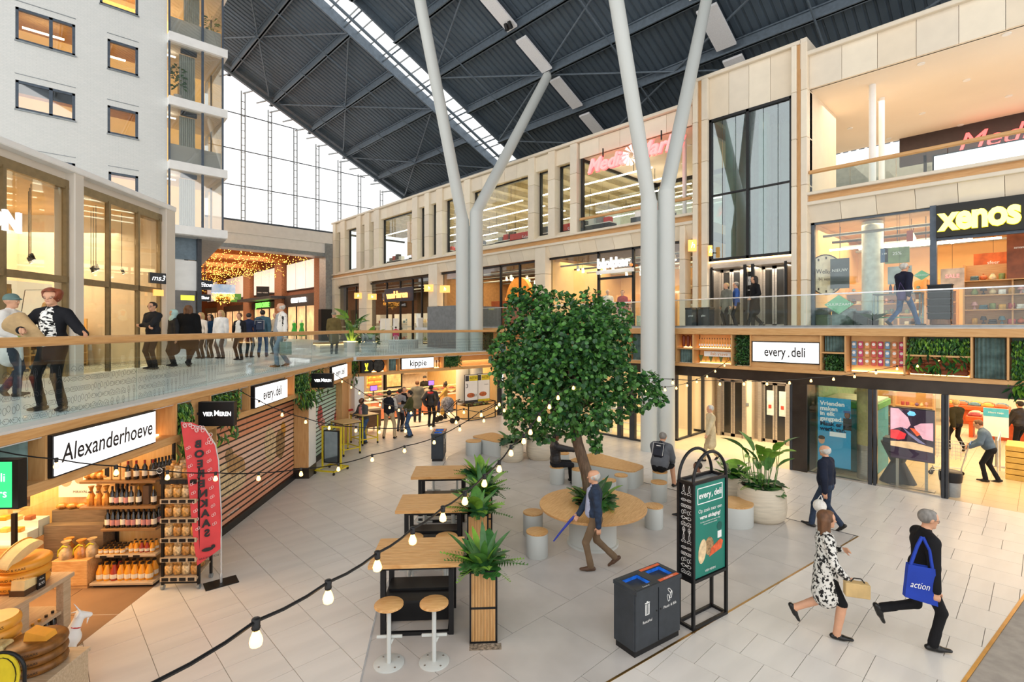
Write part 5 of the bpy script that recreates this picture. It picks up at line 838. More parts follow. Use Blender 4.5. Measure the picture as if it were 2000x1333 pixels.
# wall with openings: horizontal courses split by the windows
xs=sorted({-9.,5.07}|{v for r_ in rc for v in r_[:2]}); zs=sorted({3.1,26.}|{v for r_ in rc for v in r_[2:4]}); tw=MB()
for x0,x1 in zip(xs[:-1],xs[1:]):
    for z0,z1 in zip(zs[:-1],zs[1:]):
        cx,cz=(x0+x1)/2,(z0+z1)/2
        if not any(r_[0]<cx<r_[1] and r_[2]<cz<r_[3] for r_ in rc): tw.box(x0,x1,TY,TY+.35,z0,z1)
twr=struct('wall_tower',tw,M_BRICKW,label='white brick office tower face')
M_AMB=mat('office_amber_glow',"f0c074",.7,var=(1,.06),emit=.75); M_BLIND=mat('roller_blind',"4a4a4e",.6)  # amber back wall glows itself, lamplight of the offices put into its colour
for x0,x1,z0,z1,two,k in rc:
    w=struct('window_%d'%wn,MB().box(x0,x0+.1,TY+.02,TY+.16,z0,z1).box(x1-.1,x1,TY+.02,TY+.16,z0,z1).box(x0,x1,TY+.02,TY+.16,z1-.1,z1).box(x0,x1,TY+.02,TY+.16,z0,z0+.1),M_WIN); wn+=1
    if two: m_=x0+(x1-x0)*.58; obj('mullion',MB().box(m_-.06,m_+.06,TY+.02,TY+.16,z0,z1),M_WIN,w); e=[(x0,m_),(m_,x1)]
    else: e=[(x0,x1)]
    for a,b in e: obj('pane',MB().box(a+.06,b-.06,TY+.08,TY+.09,z0+.1,z1-.1),M_GLASSO,w)
    obj('sill',MB().box(x0-.03,x1+.03,TY-.06,TY+.1,z0-.06,z0),M_GREY,w); obj('head_flashing',MB().box(x0-.02,x1+.02,TY-.015,TY+.02,z1+.25,z1+.28),M_GREY,w)
    if k=='dark': obj('roller_blind',MB().box(x0+.1,x1-.1,TY+.12,TY+.13,z0+(z1-z0)*.6,z1-.1),M_BLIND,w)
    if k=='amber': obj('ceiling_light',MB().box(x0+.2,x1-.3,TY+1.6,TY+1.75,z1-.12,z1-.08),M_LAMP,w)
for k in range(6): struct('floor_office',MB().box(-9,5,TY+.4,TY+5,5.75+3.1*k,5.95+3.1*k),mat('office_ceiling',"d9b173",.8))
struct('wall_office_back',MB().box(-9,7.4,TY+3.2,TY+3.3,8.9,26),M_AMB)
# glazed bay
bx0,bx1=5.07,7.5
for i,z in enumerate((8.85,12.0,15.15,18.3,21.4,24.5)): struct('trim_%d'%(6+i),MB().prism([(bx0,TY-.45),(bx1+.15,TY-.45),(bx1+.35,TY+4.9),(bx0,TY+4.9)],z,z+.42),M_WHITE)
M_CURT=mat('pale_curtain',"cfd6d2",.8,stretch=(12,1,.3),var=(3,.12))
for i in range(5):
    z0=9.27+3.15*i; z1=z0+2.73; w=struct('window_%d'%wn,MB().box(bx0,bx0+.08,TY-.3,TY-.2,z0,z1).box(bx0+1.42,bx0+1.52,TY-.3,TY-.2,z0,z1).box(bx1-.08,bx1,TY-.3,TY-.2,z0,z1).box(bx1-.02,bx1+.06,TY+2.2,TY+2.3,z0,z1),M_WIN); wn+=1
    obj('pane',MB().box(bx0+.08,bx0+1.42,TY-.26,TY-.25,z0,z1),M_GLASSO,w); obj('pane',MB().box(bx0+1.52,bx1-.08,TY-.26,TY-.25,z0,z1),M_GLASSO,w); obj('side_pane',MB().box(bx1,bx1+.01,TY-.2,TY+4.8,z0,z1),M_GLASSO,w)
    c=obj('curtain',corrug(.7,2.5,.09),M_CURT,w,(bx0+.55 if i!=3 else bx0+.75,TY+.3,z0)); obj('blind_box',MB().box(bx0+.6,bx0+1.3,TY+.1,TY+.25,z1-.2,z1),M_BLIND,w); obj('bay_light',MB().box(bx0+.1,bx0+.5,TY+.8,TY+.9,z1-.25,z1-.2),M_LAMP,w)
    obj('balustrade_panel',MB().box(bx0+.08,bx1-.08,TY-.12,TY-.1,z0,z0+.9),M_WHITE,w) if i in (1,3,4) else None
for i,z in enumerate((15.57,18.72)):
    t=thing('potted_plant','leafy plant behind the glazed bay, %s floor'%('lower' if i==0 else 'upper'),'plant',(bx0+(.5 if i==0 else 2.0),TY+.25,z),0.); obj('pot',MB().lathe([(.16,0),(.2,.35),(.17,.35)],14),M_WHITE,t,smooth=40); mb=MB(); r=random.Random(i)
    obj('stem',MB().cyl((0,0,.3),(0,0,1.0),.02,n=6),M_BARK,t)
    for k in range(60): a_=r.uniform(0,6.3); h_=r.uniform(.7,1.7); leafquad(mb,(.2*math.cos(a_),.2*math.sin(a_),h_),(math.cos(a_),math.sin(a_),r.uniform(-.3,.6)),(0,0,1),.25,.16 if i==0 else .05)
    obj('foliage',mb,M_LEAF2,t,kind='stuff')
# shops under the bay
ub=struct('wall_under_bay',MB().box(3.2,5.9,TY+.6,TY+.75,3.1,8.85),M_WHITE,label='shop front under the glazed bay'); P_=lambda px:AY(px,0,TY+.6)[0]
obj('blue_panel',MB().box(P_(337),P_(383),TY+.55,TY+.62,7.7,8.8),mat('blue_grey_panel',"6d7f8c",.5),ub); obj('white_panel',MB().box(P_(337),P_(383),TY+.54,TY+.62,6.1,7.65),M_WHITE,ub); obj('shop_glass',MB().box(P_(337),P_(383),TY+.5,TY+.58,3.1,6.1),mat('dark_shop_glass',"4a4238",.15,spec=.8,var=(1.5,.5)),ub); obj('corner_post',MB().box(P_(383),P_(391),TY+.3,TY+.8,3.1,8.85),M_DK,ub)
tag(obj('yellow_window_sign',MB().box(0,.6,0,.03,0,.25),M_YLIT,None,(P_(352),TY+.46,5.6),0.),'small yellow lit sign in the shop window under the bay','sign')
struct('wall_tower_side',MB().box(5.9,6.1,TY+.7,TY+30,3.1,8.85),mat('dark_side',"5a4a3c",.6)); struct('ceiling_bay_soffit',MB().prism([(bx0,TY-.4),(bx1+.1,TY-.4),(9.9,46.5),(bx0,46.5)],8.8,8.86),mat('soffit_grey',"b9b4ad",.7))
# ================================================================ PASSAGE BEHIND THE GABLE
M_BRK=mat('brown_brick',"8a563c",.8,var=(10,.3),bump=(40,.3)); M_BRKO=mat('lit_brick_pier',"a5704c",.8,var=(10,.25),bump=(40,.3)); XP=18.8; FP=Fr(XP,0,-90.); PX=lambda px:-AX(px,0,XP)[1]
pw=struct('wall_passage_right',MB().box(-95,-42.4,.12,.3,3.1,11.6),M_BRK,FP.P(0,0,0),FP.a,'brown brick shop wall in the passage')
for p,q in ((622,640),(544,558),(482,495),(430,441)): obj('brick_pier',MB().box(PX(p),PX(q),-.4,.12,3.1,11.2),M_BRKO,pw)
M_PINKW=mat('lit_white_panel',"f1e4dc",.6,emit=.35,var=(1,.03))
for p,q in ((560,618),(496,543),(442,481),(405,429)):
    a,b=PX(p),PX(q); obj('window_frame',MB().box(a-.1,b+.1,.02,.11,7.75,10.5),M_BLK,pw)
    for k in range(3): obj('panel',MB().box(a+(b-a)*k/3+.06,a+(b-a)*(k+1)/3-.06,-.02,.02,7.85,10.4),M_PINKW,pw)
M_WARMG=mat('warm_shop_glow',"f3c08a",.5,emit=.7,var=(.9,.25))
for i,(p,q) in enumerate(((562,618),(497,543),(442,481),(405,429))):
    a,b=PX(p),PX(q); obj('shop_glow',MB().box(a,b,.02,.1,3.1,6.2),M_WARMG,pw); obj('shop_fascia',MB().box(a-.2,b+.2,-.25,.1,6.2,7.3 if i==0 else 6.9),mat('dark_fascia',"2c2624",.5),pw)
    for k in range(4): obj('shop_mullion',MB().box(a+(b-a)*k/3-.06,a+(b-a)*k/3+.06,-.06,.02,3.1,6.2),M_BLK,pw)
s=thing('shop_lettering','white lit lettering on the dark fascia in the passage','sign',FP.P((PX(575)+PX(604))/2,-.3,6.75),FP.a); text('lettering','GERRY WEBER',.62,M_TXTGLOW,s,(0,0,0),ext=.03,off=.02,sx=.9)
s=thing('shop_lettering','green lit lettering under the dark awning','sign',FP.P((PX(505)+PX(532))/2,-.32,6.6),FP.a); text('lettering','JEANS CENTRE',.72,mat('green_lit',"7bf05a",.4,emit=1.3,var=(1,0)),s,(0,0,0),ext=.03,off=.02,sx=.9)
aw=struct('trim_12',MB().box(PX(493),PX(562),-1.6,0,7.05,7.3),M_DK,FP.P(0,0,0),FP.a)
s=thing('projecting_sign','green rectangular projecting sign in the passage','sign',FP.P(PX(474),-1.0,7.2),FP.a+math.pi/2-.4); obj('box',MB().box(-.8,.8,-.1,.1,0,1.0),mat('green_sign',"4f9a3f",.5),s); text('lettering','specsavers',.2,M_TXTW,s,(0,-.11,.5)); obj('arm',MB().box(.7,1.1,-.03,.03,.4,.5),M_DK,s)
s=thing('projecting_sign','black rectangular projecting sign above the dark awning','sign',FP.P(PX(533),-1.0,7.35),FP.a+math.pi/2-.4); obj('box',MB().box(-.6,.6,-.1,.1,0,1.1),M_BLK,s); text('lettering','GERRY WEBER',.15,M_TXTW,s,(0,-.11,.45)); obj('arm',MB().box(.5,1.0,-.03,.03,.4,.5),M_DK,s)
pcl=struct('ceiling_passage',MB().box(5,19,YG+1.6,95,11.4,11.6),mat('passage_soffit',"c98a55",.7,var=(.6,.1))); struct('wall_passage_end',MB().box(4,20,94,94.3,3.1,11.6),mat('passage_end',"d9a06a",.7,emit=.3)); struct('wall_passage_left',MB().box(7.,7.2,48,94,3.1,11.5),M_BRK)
for k in range(7): obj('ceiling_beam',MB().box(5,18.9,44.5+k*7.6,45.1+k*7.6,10.6,11.4),mat('beam_orange',"c47a38",.6),pcl)
r=random.Random(9); fl=MB()
for k in range(7):
    for i in range(330):
        x=r.uniform(8,18.6); y=46.0+k*7.2+r.uniform(-1.5,1.5); z=11.2-r.uniform(0,1)**.7*1.6-(.4 if k%2 else 0)
        s_=.036; fl.add([(x+s_,y,z),(x,y+s_,z),(x-s_,y,z),(x,y-s_,z),(x,y,z+s_),(x,y,z-s_)],[(0,1,4),(1,2,4),(2,3,4),(3,0,4),(1,0,5),(2,1,5),(3,2,5),(0,3,5)])
M_FAIRY=mat('fairy_light',"ffb347",.4,emit=5.,var=(1,0)); o=tag(obj('fairy_light_curtain',fl,M_FAIRY),'countless warm fairy lights hanging under the passage ceiling','fairy lights'); o['kind']='stuff'
ch=thing('chandelier','drum chandelier with blue sky print and glowing crystal strings','chandelier',AY(436,600,46.)+Vector((0,0,0)),0.); zc=ch.location.z; tz=lambda y:AY(436,y,46.).z-zc
obj('drum',MB().lathe([(.86,tz(573)),(.86,tz(557)),(.84,tz(557)),(.84,tz(573))],28),mat('sky_print',"a9c8ea",.5,emit=.35,col2="eaf1f8",var=(2,.2)),ch,smooth=40); cs=MB()
for k in range(420): a_=r.uniform(0,6.3); q=r.uniform(0,1)**.5; z=tz(573)+(tz(597)-tz(573))*r.random()*(1.1-q*.6); x,y=.82*q*math.cos(a_),.82*q*math.sin(a_); s_=.03; cs.add([(x+s_,y,z),(x,y+s_,z),(x-s_,y,z),(x,y-s_,z),(x,y,z+s_),(x,y,z-s_)],[(0,1,4),(1,2,4),(2,3,4),(3,0,4),(1,0,5),(2,1,5),(3,2,5),(0,3,5)])
obj('crystal_lights',cs,M_FAIRY,ch,kind='stuff'); obj('suspension',MB().cyl((0,0,tz(557)),(0,0,11.4-zc),.015,n=5),M_BLK,ch); obj('inner_ring',MB().lathe([(.5,tz(580)),(.55,tz(585)),(.5,tz(590))],20),M_BRASS,ch)
for i,(px,py,w_,h_) in enumerate(((401,557,1.05,.75),(399,582,.9,.55))):
    p=AY(px,py,46.); s=thing('projecting_sign','dark sign with white script at the passage, %s'%('upper larger one' if i==0 else 'lower smaller one'),'sign',(p.x,46.,p.z-h_/2),0.); obj('box',MB().box(-w_/2,w_/2,-.08,.08,0,h_,.02),mat('script_navy',"35424f",.5),s); text('lettering','Etos',h_*.6,M_TXTGLOW,s,(0,-.09,h_/2),shear=.3,off=.012); obj('hanger',MB().box(-.02,.02,-.02,.02,h_,11.4-p.z+h_/2),M_DK,s)
struct('wall_gable_pier',MB().box(18.3,19.0,YG-.1,YG+1.2,3.1,11.3),M_GREY)
for i,(px,c) in enumerate(((585,'2fae4a'),(600,'36b552'))): 
    t=thing('mannequin','%s green dressed mannequin in the passage shop window'%('left' if i==0 else 'right'),'mannequin',FP.P(PX(px),-.5,3.1),FP.a); obj('dress',MB().lathe([(.3,.3),(.24,.8),(.14,1.15),(.2,1.45),(.08,1.55)],12),mat('dress_'+c,c,.6),t,smooth=40); obj('head',MB().ball((0,0,1.7),(.09,.1,.13),10,8),M_WHITE,t); obj('stand',MB().cyl((0,0,0),(0,0,.35),.03,n=8).cyl((0,0,0),(0,0,.02),.2,n=14),M_STEEL,t)
# grey waste cabinet + black box by the passage corner
tag(obj('black_cabinet',MB().box(-.45,.45,-.3,.3,0,2.6,.02).box(-.4,.4,-.31,-.3,1.2,2.4),M_BLK,None,AY(635,650,41.)*1.+Vector((0,0,3.1-AY(635,650,41.).z)),0.),'tall black cabinet at the foot of the grey passage pier','cabinet')
# ================================================================ CHEESE SHOP INTERIOR
FA=Fr(*FL.P(1.88,1.0)[:2],49.-90.)     # shelf wall, seen almost frontally
struct('wall_cheese_side',MB().box(2.45,2.55,-.02,4.4,0,2.95),M_PINE,FL.P(0,0,0),FL.a); struct('wall_cheese_front',MB().box(2.45,3.6,-.02,.06,0,2.36),M_PINE,FL.P(0,0,0),FL.a); struct('wall_cheese_back',MB().box(-6,2.45,4.3,4.4,0,2.95),M_PINE,FL.P(0,0,0),FL.a)
sh=thing('wine_shelving','oak wall shelving with wine, honey and juice in the cheese shop','shelf',FA.P(0,0,0),FA.a); M_SHB=woodmat('shelf_brown',"9a744a","7d5c38")
obj('back_panel',MB().box(-.6,.95,.52,.55,.1,2.35),M_PINE,sh)
for x in (-.02,.93): obj('upright',MB().box(x-.02,x+.02,.48,.52,.1,2.35),M_BLK,sh)
SZ=[(1.70,-.25,.95),(1.28,-.25,.95),(.92,.08,.95),(.50,.0,.95),(.09,-.02,.97)]
for i,(z,a,b) in enumerate(SZ): obj('shelf',MB().box(a,b,-.02 if i<4 else -.12,.5,z-.04,z,.004),M_SHB if i<3 else M_ASH,sh)
obj('plinth',MB().box(0,.95,-.06,.5,0,.05),M_BLK,sh)
for i,x in enumerate((.08,.3,.42,.6,.1)): obj('price_strip',MB().box(x,x+.1,-.03,-.022,(.47 if i<4 else .05)-.02,(.47 if i<4 else .05)+.02),M_BLK,sh)
def bottle_parts(nm,prof,gm,lm,cm,lz,capz,lr):
    t=bpy.data.objects.new(nm,None); COL.objects.link(t); obj('glass_body',MB().lathe(prof,12),gm,t,smooth=40); obj('label',MB().cyl((0,0,lz[0]),(0,0,lz[1]),lr,n=12),lm,t,smooth=40); obj('cap',MB().cyl((0,0,capz[0]),(0,0,capz[1]),capz[2],n=8),cm,t); return t
M_GLW=mat('dark_wine_glass',"1c1510",.12,spec=.8); M_LABW=mat('cream_label',"efe3cc",.6); M_LABR=mat('pink_label',"c98a86",.6); M_CAPR=mat('red_foil',"9a2f24",.35,.4); M_CAPK=mat('black_foil',"2a2422",.35,.3); M_CAPG=mat('gold_foil',"c79a3f",.3,.7)
WP=[(.038,0),(.04,.02),(.04,.19),(.016,.24),(.014,.3)]
wb_r=bottle_parts('wine_bottle',WP,M_GLW,M_LABW,M_CAPR,(.05,.14),(.25,.305,.017),.0415); wb_k=bottle_parts('wine_bottle',WP,M_GLW,M_LABW,M_CAPK,(.05,.14),(.25,.305,.017),.0415); wb_p=bottle_parts('wine_bottle',WP,M_GLW,M_LABR,M_CAPK,(.04,.13),(.25,.305,.017),.0415); wb_g=bottle_parts('liqueur_bottle',WP,M_GLW,M_LABW,M_CAPG,(.05,.14),(.25,.305,.017),.0415)
JP=[(.045,0),(.05,.02),(.05,.12),(.024,.19),(.022,.22)]; M_JO=mat('orange_juice',"f0a22c",.25); M_JR=mat('red_juice',"a83a24",.25); M_HON=mat('honey',"e2a23c",.25)
jb_o=bottle_parts('juice_bottle',JP,M_JO,M_LABW,M_CAPK,(.03,.09),(.22,.24,.026),.0515); jb_r=bottle_parts('juice_bottle',JP,M_JR,M_LABW,M_CAPK,(.03,.09),(.22,.24,.026),.0515)
hj=bottle_parts('honey_jar',[(.034,0),(.036,.01),(.036,.08),(.03,.09)],M_HON,M_LABW,M_CAPK,(.02,.06),(.085,.105,.034),.037)
used=set()
def put(proto,x,y,z,label,cat,grp,fr=FA,sc=None):
    if proto.name in used: o=dup(proto,fr.P(x,y,z),fr.a,label,grp,sc)
    else: used.add(proto.name); o=proto; o.location=fr.P(x,y,z); o.rotation_euler=(0,0,fr.a); o['group']=grp; o.scale=(sc,)*3 if sc else (1,1,1)
    o['label']=label; o['category']=cat; return o
for k in range(4): put(wb_r,.46+.115*k,.06+.03*k,1.70,'red capped wine bottle on the top shelf','bottle','top shelf wine')
for k in range(7): put(wb_k,.78+.025*k,.16+.05*k,1.70,'black capped wine bottle receding on the top shelf','bottle','top shelf wine')
for k in range(9): put(wb_p if k%2 else wb_k,.2+.075*(k%5),.08+.13*(k//5),1.28,'wine bottle in the cluster on the second shelf','bottle','second shelf wine')
for x in (.62,.86): put(wb_g,x,.08,1.28,'gold capped bottle at the right of the second shelf','bottle','second shelf wine')
for k in range(20): put([wb_k,wb_p,wb_r][k%3] if k%3<2 else wb_p,.14+.082*(k%10),.06+.12*(k//10),.92,'wine bottle in the double row on the third shelf','bottle','third shelf wine')
for k in range(16): put(hj,.05+.085*(k%5),.04+.09*(k//5),.5+.0,'honey jar on the fourth shelf','jar','honey jars')
for k in range(10): put(jb_r if k in (2,3) else jb_o,.5+.085*(k%5),.08+.1*(k//5),.5,'small juice bottle on the fourth shelf','bottle','fourth shelf juice',sc=.72)
for k in range(16): put(jb_r if k in (2,10) else jb_o,.07+.11*(k%8),.0+.13*(k//8),.09,'large juice bottle on the lowest shelf','bottle','lowest shelf juice',sc=1.15)
M_CELO=mat('gold_cellophane',"d98f3a",.25,var=(9,.4),spec=.9)
for k in range(3): t=thing('gift_bottle','cellophane wrapped gift bottle at the left of the second shelf','gift','%s' and FA.P(-.15+.12*k,.1,1.28),FA.a,'gift bottles'); obj('wrap',MB().lathe([(.06,0),(.065,.12),(.03,.2),(.02,.24),(.045,.31)],9),M_CELO,t); obj('bow',MB().ball((0,-.03,.22),(.03,.015,.015),8,5),mat('ribbon_brown',"5a3a22",.5),t)
for k in range(7): tag(obj('bread_bag',MB().ball((0,0,.06),(.075,.07,.06),10,6),M_CELO,None,FA.P(-.2+.1*(k%4)+.05*(k//4),.12+.05*(k//4),1.70+.08*(k//4)),FA.a),'wrapped golden treat on the left of the top shelf','treat','top shelf treats')
for k in range(3): t=thing('wine_gift_box','wooden gift box with window, on the top shelf, %s'%['first','second','third plain one'][k],'box',FA.P(.13+.14*k,.06,1.70),FA.a); obj('box',MB().box(-.06,.06,0,.1,0,.3,.006),M_PINE,t); obj('window',MB().box(-.035,.035,-.004,0,.05,.25),M_BLK if k<2 else M_OAK,t)
for k,x in enumerate((.5,.73)): tag(obj('gift_carton',MB().box(-.05,.05,0,.1,0,.31,.006).box(-.02,.02,-.003,0,.08,.12),M_OAK if k==0 else mat('brown_carton',"5a4230",.6),None,FA.P(x,.08,1.28),FA.a),'%s bottle carton on the second shelf'%('pale wooden' if k==0 else 'dark brown'),'carton')
# poster, low wood block, side counter, baskets
p=tag(obj('wall_poster',MB().box(0,.62,0,.02,0,.45),mat('cream_poster',"f3e6cc",.5,emit=.15,var=(2,.05)),None,FA.P(-.95,.45,1.3),FA.a),'cream poster with hand print and winery name on the shop wall','poster'); text('print','MIRAVAL',.06,M_TXTK,p,(.36,-.006,.09)); obj('hand_print',MB().prismY(blob(.12,.3,.1,.12),-.004,0),M_SKIN,p); obj('hand_print',MB().prismY(blob(.33,.33,.07,.1),-.004,0),M_SKIN,p)
bl=tag(obj('oak_block',MB().box(0,.55,0,.32,.06,.46,.006).box(.02,.53,.03,.3,0,.06),M_TOP,None,FA.P(-.6,-.12,0),FA.a),'low oak display block left of the juice shelf','block'); 
for k,(x,y) in enumerate(((-.45,-.02),(-.25,.03),(-.12,.08),(-.5,.1))):
    t=thing('gift_basket','wrapped gift basket with yellow ribbon on the oak block, %s'%['front','middle','right','back'][k],'basket',FA.P(x,y,.46),FA.a); obj('wrap',MB().lathe([(.09,0),(.1,.1),(.05,.19),(.03,.22),(.07,.28)],14),M_CELO if k%2 else mat('clear_cello',"d9b98a",.2,var=(8,.4)),t,smooth=70); obj('ribbon',MB().tube([(.06,-.05,.2),(.0,-.06,.22),(-.08,-.05,.15),(-.1,-.04,.05)],.012),mat('yellow_ribbon',"c9c42a",.5),t)
dc=thing('wall_counter','dark grey wood counter along the back of the cheese shop','counter',FA.P(-1.0,.2,0),FA.a); obj('body',MB().box(0,.95,.02,.34,0,.9),woodmat('grey_wood',"8a7660","6f5d4a"),dc); obj('upper_step',MB().box(0,.95,.18,.34,.9,1.1),woodmat('grey_wood',"8a7660","6f5d4a"),dc)
for k in range(5): tag(obj('bread_bag',MB().ball((0,0,.05),(.09,.07,.05),10,6),M_CELO,None,FA.P(-.9+.17*k,.46,1.1),FA.a),'wrapped pastry on the grey wood counter','treat','counter treats')
# glass cheese counter
gc=thing('cheese_display_counter','glass topped cheese display counter at the left edge','counter',FA.P(-2.35,-.3,0),FA.a); obj('base',MB().box(0,1.35,0,.8,0,.75),M_TOP,gc)
for k,(y,z) in enumerate(((.05,.78),(.25,.9),(.45,1.02))): obj('step',MB().box(0,1.32,y,y+.22,.75,z),M_WHITE,gc)
obj('side_glass',MB().box(1.33,1.35,0,.75,.75,1.3),M_GLASS,gc); obj('front_glass',MB().box(0,1.35,-.01,.0,.75,1.1),M_GLASS,gc); obj('glass_edge',MB().box(1.31,1.37,-.02,.03,.75,1.3),M_BLK,gc); obj('top_glass',MB().box(0,1.35,.0,.75,1.29,1.305),M_GLASSB,gc)
for k in range(12): tag(obj('cheese_piece',MB().box(-.06,.06,-.05,.05,0,.07,.01),[mat('cheese_yellow',"ecc25c",.45,var=(8,.1)),M_JO,mat('cheese_pale',"f3dca0",.45,var=(8,.1)),PAL[0]][k%4],None,FA.P(-2.2+.2*(k%6),-.0+.2*(k//6),.9 if k//6==0 else 1.02),FA.a),'piece of cheese in the glass counter','cheese','cheese pieces')
pc=tag(obj('picture_stand',MB().box(0,.34,0,.02,0,.42,.004),mat('picture_dark',"6a4f38",.5,var=(7,.6)),None,FA.P(-1.38,.0,1.305),FA.a),'small dark picture board standing on the glass counter','picture'); obj('caption',MB().box(.09,.25,-.004,0,.06,.18),M_WHITE,pc)
# cheese tables
M_RIND=mat('cheese_rind',"f0a93c",.35,var=(5,.1)); M_PALE=mat('cheese_cut',"f6dfa4",.5,var=(9,.08))
def wheel(label,p,r_,h,txt='OUD & KAAS',m=M_RIND,grp='cheese wheels'):
    t=thing('whole_cheese',label,'cheese',p,FA.a,grp); obj('rind',MB().lathe([(r_*.86,0),(r_*.97,h*.2),(r_,h*.5),(r_*.97,h*.8),(r_*.86,h),(0.01,h)],32),m,t,smooth=45)
    for s_ in (-.5,.35): 
        me=text_mesh(txt,h*.36,M_TXTK); n=len(me.vertices); a=np.empty(n*3); me.vertices.foreach_get('co',a); a=a.reshape(-1,3); th=a[:,0]/r_+s_-math.pi/2; z=a[:,2].copy(); rr=r_*1.004; a[:,0]=rr*np.cos(th); a[:,1]=rr*np.sin(th); a[:,2]=z+h*.5; me.vertices.foreach_set('co',a.ravel()); me.update(); link('rind_print',me,t)
    return t
A_=G(141,1118,.85); B_=G(46,1174,.85)
ct=thing('cheese_table','pale oak table stacked with cheese wheels at the shop entrance','table',(0,0,0),0.); ct.location=(A_.x,A_.y,0); d_=Vector((B_.x-A_.x,B_.y-A_.y)); ang=math.atan2(-d_.y,-d_.x); ct.rotation_euler=(0,0,ang); Lt=d_.length; FC=Fr(A_.x,A_.y,math.degrees(ang))
obj('table_top',MB().box(-Lt-.6,.02,-.02,.72,.79,.85,.006),M_ASH,ct)
for x,y in ((-.08,.0),(-Lt+.02,.0),(-.08,.6),(-Lt-.5,.6)): obj('leg',MB().box(x-.06,x+.06,y,y+.1,0.05,.79,.004),M_ASH,ct)
obj('lower_shelf',MB().box(-Lt,-.02,.03,.65,.36,.4),M_ASH,ct); obj('bottom_shelf',MB().box(-Lt,-.02,.03,.65,.08,.11),M_ASH,ct); obj('caster',MB().cyl((-.02,.02,.04),(.03,.02,.04),.04,n=12),M_BLK,ct)
nb_=7
for k in range(nb_): put(wb_g if k<3 else wb_p,-Lt+.14+.1*k,.1,.11,'dark bottle on the lowest board of the cheese table','bottle','cheese table bottles',FC,1.05)
cx,cy=-.33,.38
for k in range(3): wheel('yellow cheese wheel on the pale table, %s of the stack'%['lowest','middle','top whole one'][k],FC.P(cx+.02*k,cy,.85+.115*k),.29,.115,m=M_RIND)
hw=thing('cheese_half','half cheese wheel leaning on top of the stack','cheese',FC.P(cx+.0,cy,1.23),FC.a); n=20; mb=MB(); pts=[(.27*math.cos(math.pi*i/n),.12*math.sin(math.pi*i/n)) for i in range(n+1)]; mb.prismY([(x,z*1.3) for x,z in pts],-.06,.08); o=obj('cut_wheel',mb,M_PALE,hw); o.rotation_euler=(.25,-.22,.0); o.location=(0,0,.0); obj('rind_band',MB().tube([(x*1.01,.08,z*1.3) for x,z in pts],.012),M_RIND,o)
wd=thing('cheese_wedge','cheese wedge on a dark card at the front of the pale table','cheese',FC.P(-Lt+.2,.16,.85),FC.a); obj('card_box',MB().box(-.11,.11,-.09,.09,0,.07),mat('brown_card',"5a4028",.6),wd); obj('wedge',MB().prismY([(-.1,.07),(.1,.07),(.08,.16),(-.09,.19)],-.08,.08),M_PALE,wd)
pt=thing('price_tag','black price tag with white figures before the cheese stack','price tag',FC.P(-.42,.05,.85),FC.a); obj('card',MB().box(-.06,.06,0,.006,0,.16),M_BLK,pt); text('print','8,95',.05,M_TXTW,pt,(0,-.003,.06)); text('print','Oude',.03,M_TXTW,pt,(0,-.003,.12)); obj('foot',MB().box(-.03,.03,0,.03,0,.006),M_BLK,pt)
for k in range(2): wheel('cheese wheel half hidden at the left edge of the pale table, %s'%['lower','upper'][k],FC.P(-Lt-.28,.42,.85+.115*k),.24,.115)
wheel('small pale cheese on the left edge stack',FC.P(-Lt-.26,.4,1.08),.2,.09,m=M_PALE)
# lower left foreground display
def atz(px,py,z): return G(px,py,z)
lowt=thing('grey_plinth','grey wooden plinth carrying the foreground cheeses','plinth',atz(50,1325,.55)-Vector((0,0,.55)),FA.a); obj('body',MB().box(-.5,.25,-.1,.5,0,.5),M_ASH,lowt); obj('top',MB().box(-.52,.27,-.12,.52,.5,.55,.006),M_ASH,lowt)
q0=lowt.location.copy()
FQ=Fr(q0.x,q0.y,math.degrees(FA.a))
M_HERB=mat('herb_rind',"8a5a24",.4,var=(10,.35))
for k in range(3): wheel('brown herb cheese wheel in the lower left corner, %s'%['lowest','middle','top'][k],FQ.P(-.06,.2,.55+.1*k),.27,.1,'HERFSTKAAS',M_HERB)
tag(obj('cheese_wedge',MB().prismY([(-.12,0),(.12,0),(.1,.05),(-.1,.1)],-.07,.07),M_RIND,None,FQ.P(-.02,.2,.85),FA.a),'yellow wedge lying on the herb cheese stack','cheese')
for k,(x,z) in enumerate(((-.3,.55),(-.34,.72))): tag(obj('blue_cheese_block',MB().box(-.1,.1,-.08,.08,0,.16,.02),mat('blue_cheese',"cdbb84",.6,var=(14,.4)),None,FQ.P(x,.08,z),FA.a),'veined cheese block beside the herb cheese, %s'%('lower' if k==0 else 'upper'),'cheese')
for k in range(4): wheel('orange cheese wheel in the tall stack cut by the left edge, level %s'%['one','two','three','four'][k],atz(-5,1255,.75)+Vector((0,0,-.2+.12*k)),.2,.12)
st=thing('side_stand','oak stand under the tall cheese stack at the left edge','stand',atz(-5,1255,.75)-Vector((0,0,.75)),FA.a); obj('top',MB().box(-.3,.26,-.25,.25,.5,.55),M_ASH,st); obj('panel',MB().box(-.28,.24,-.22,.22,0,.5),M_ASH,st)
# goat and cow figurines
def sdfobj(*a,**k): return None
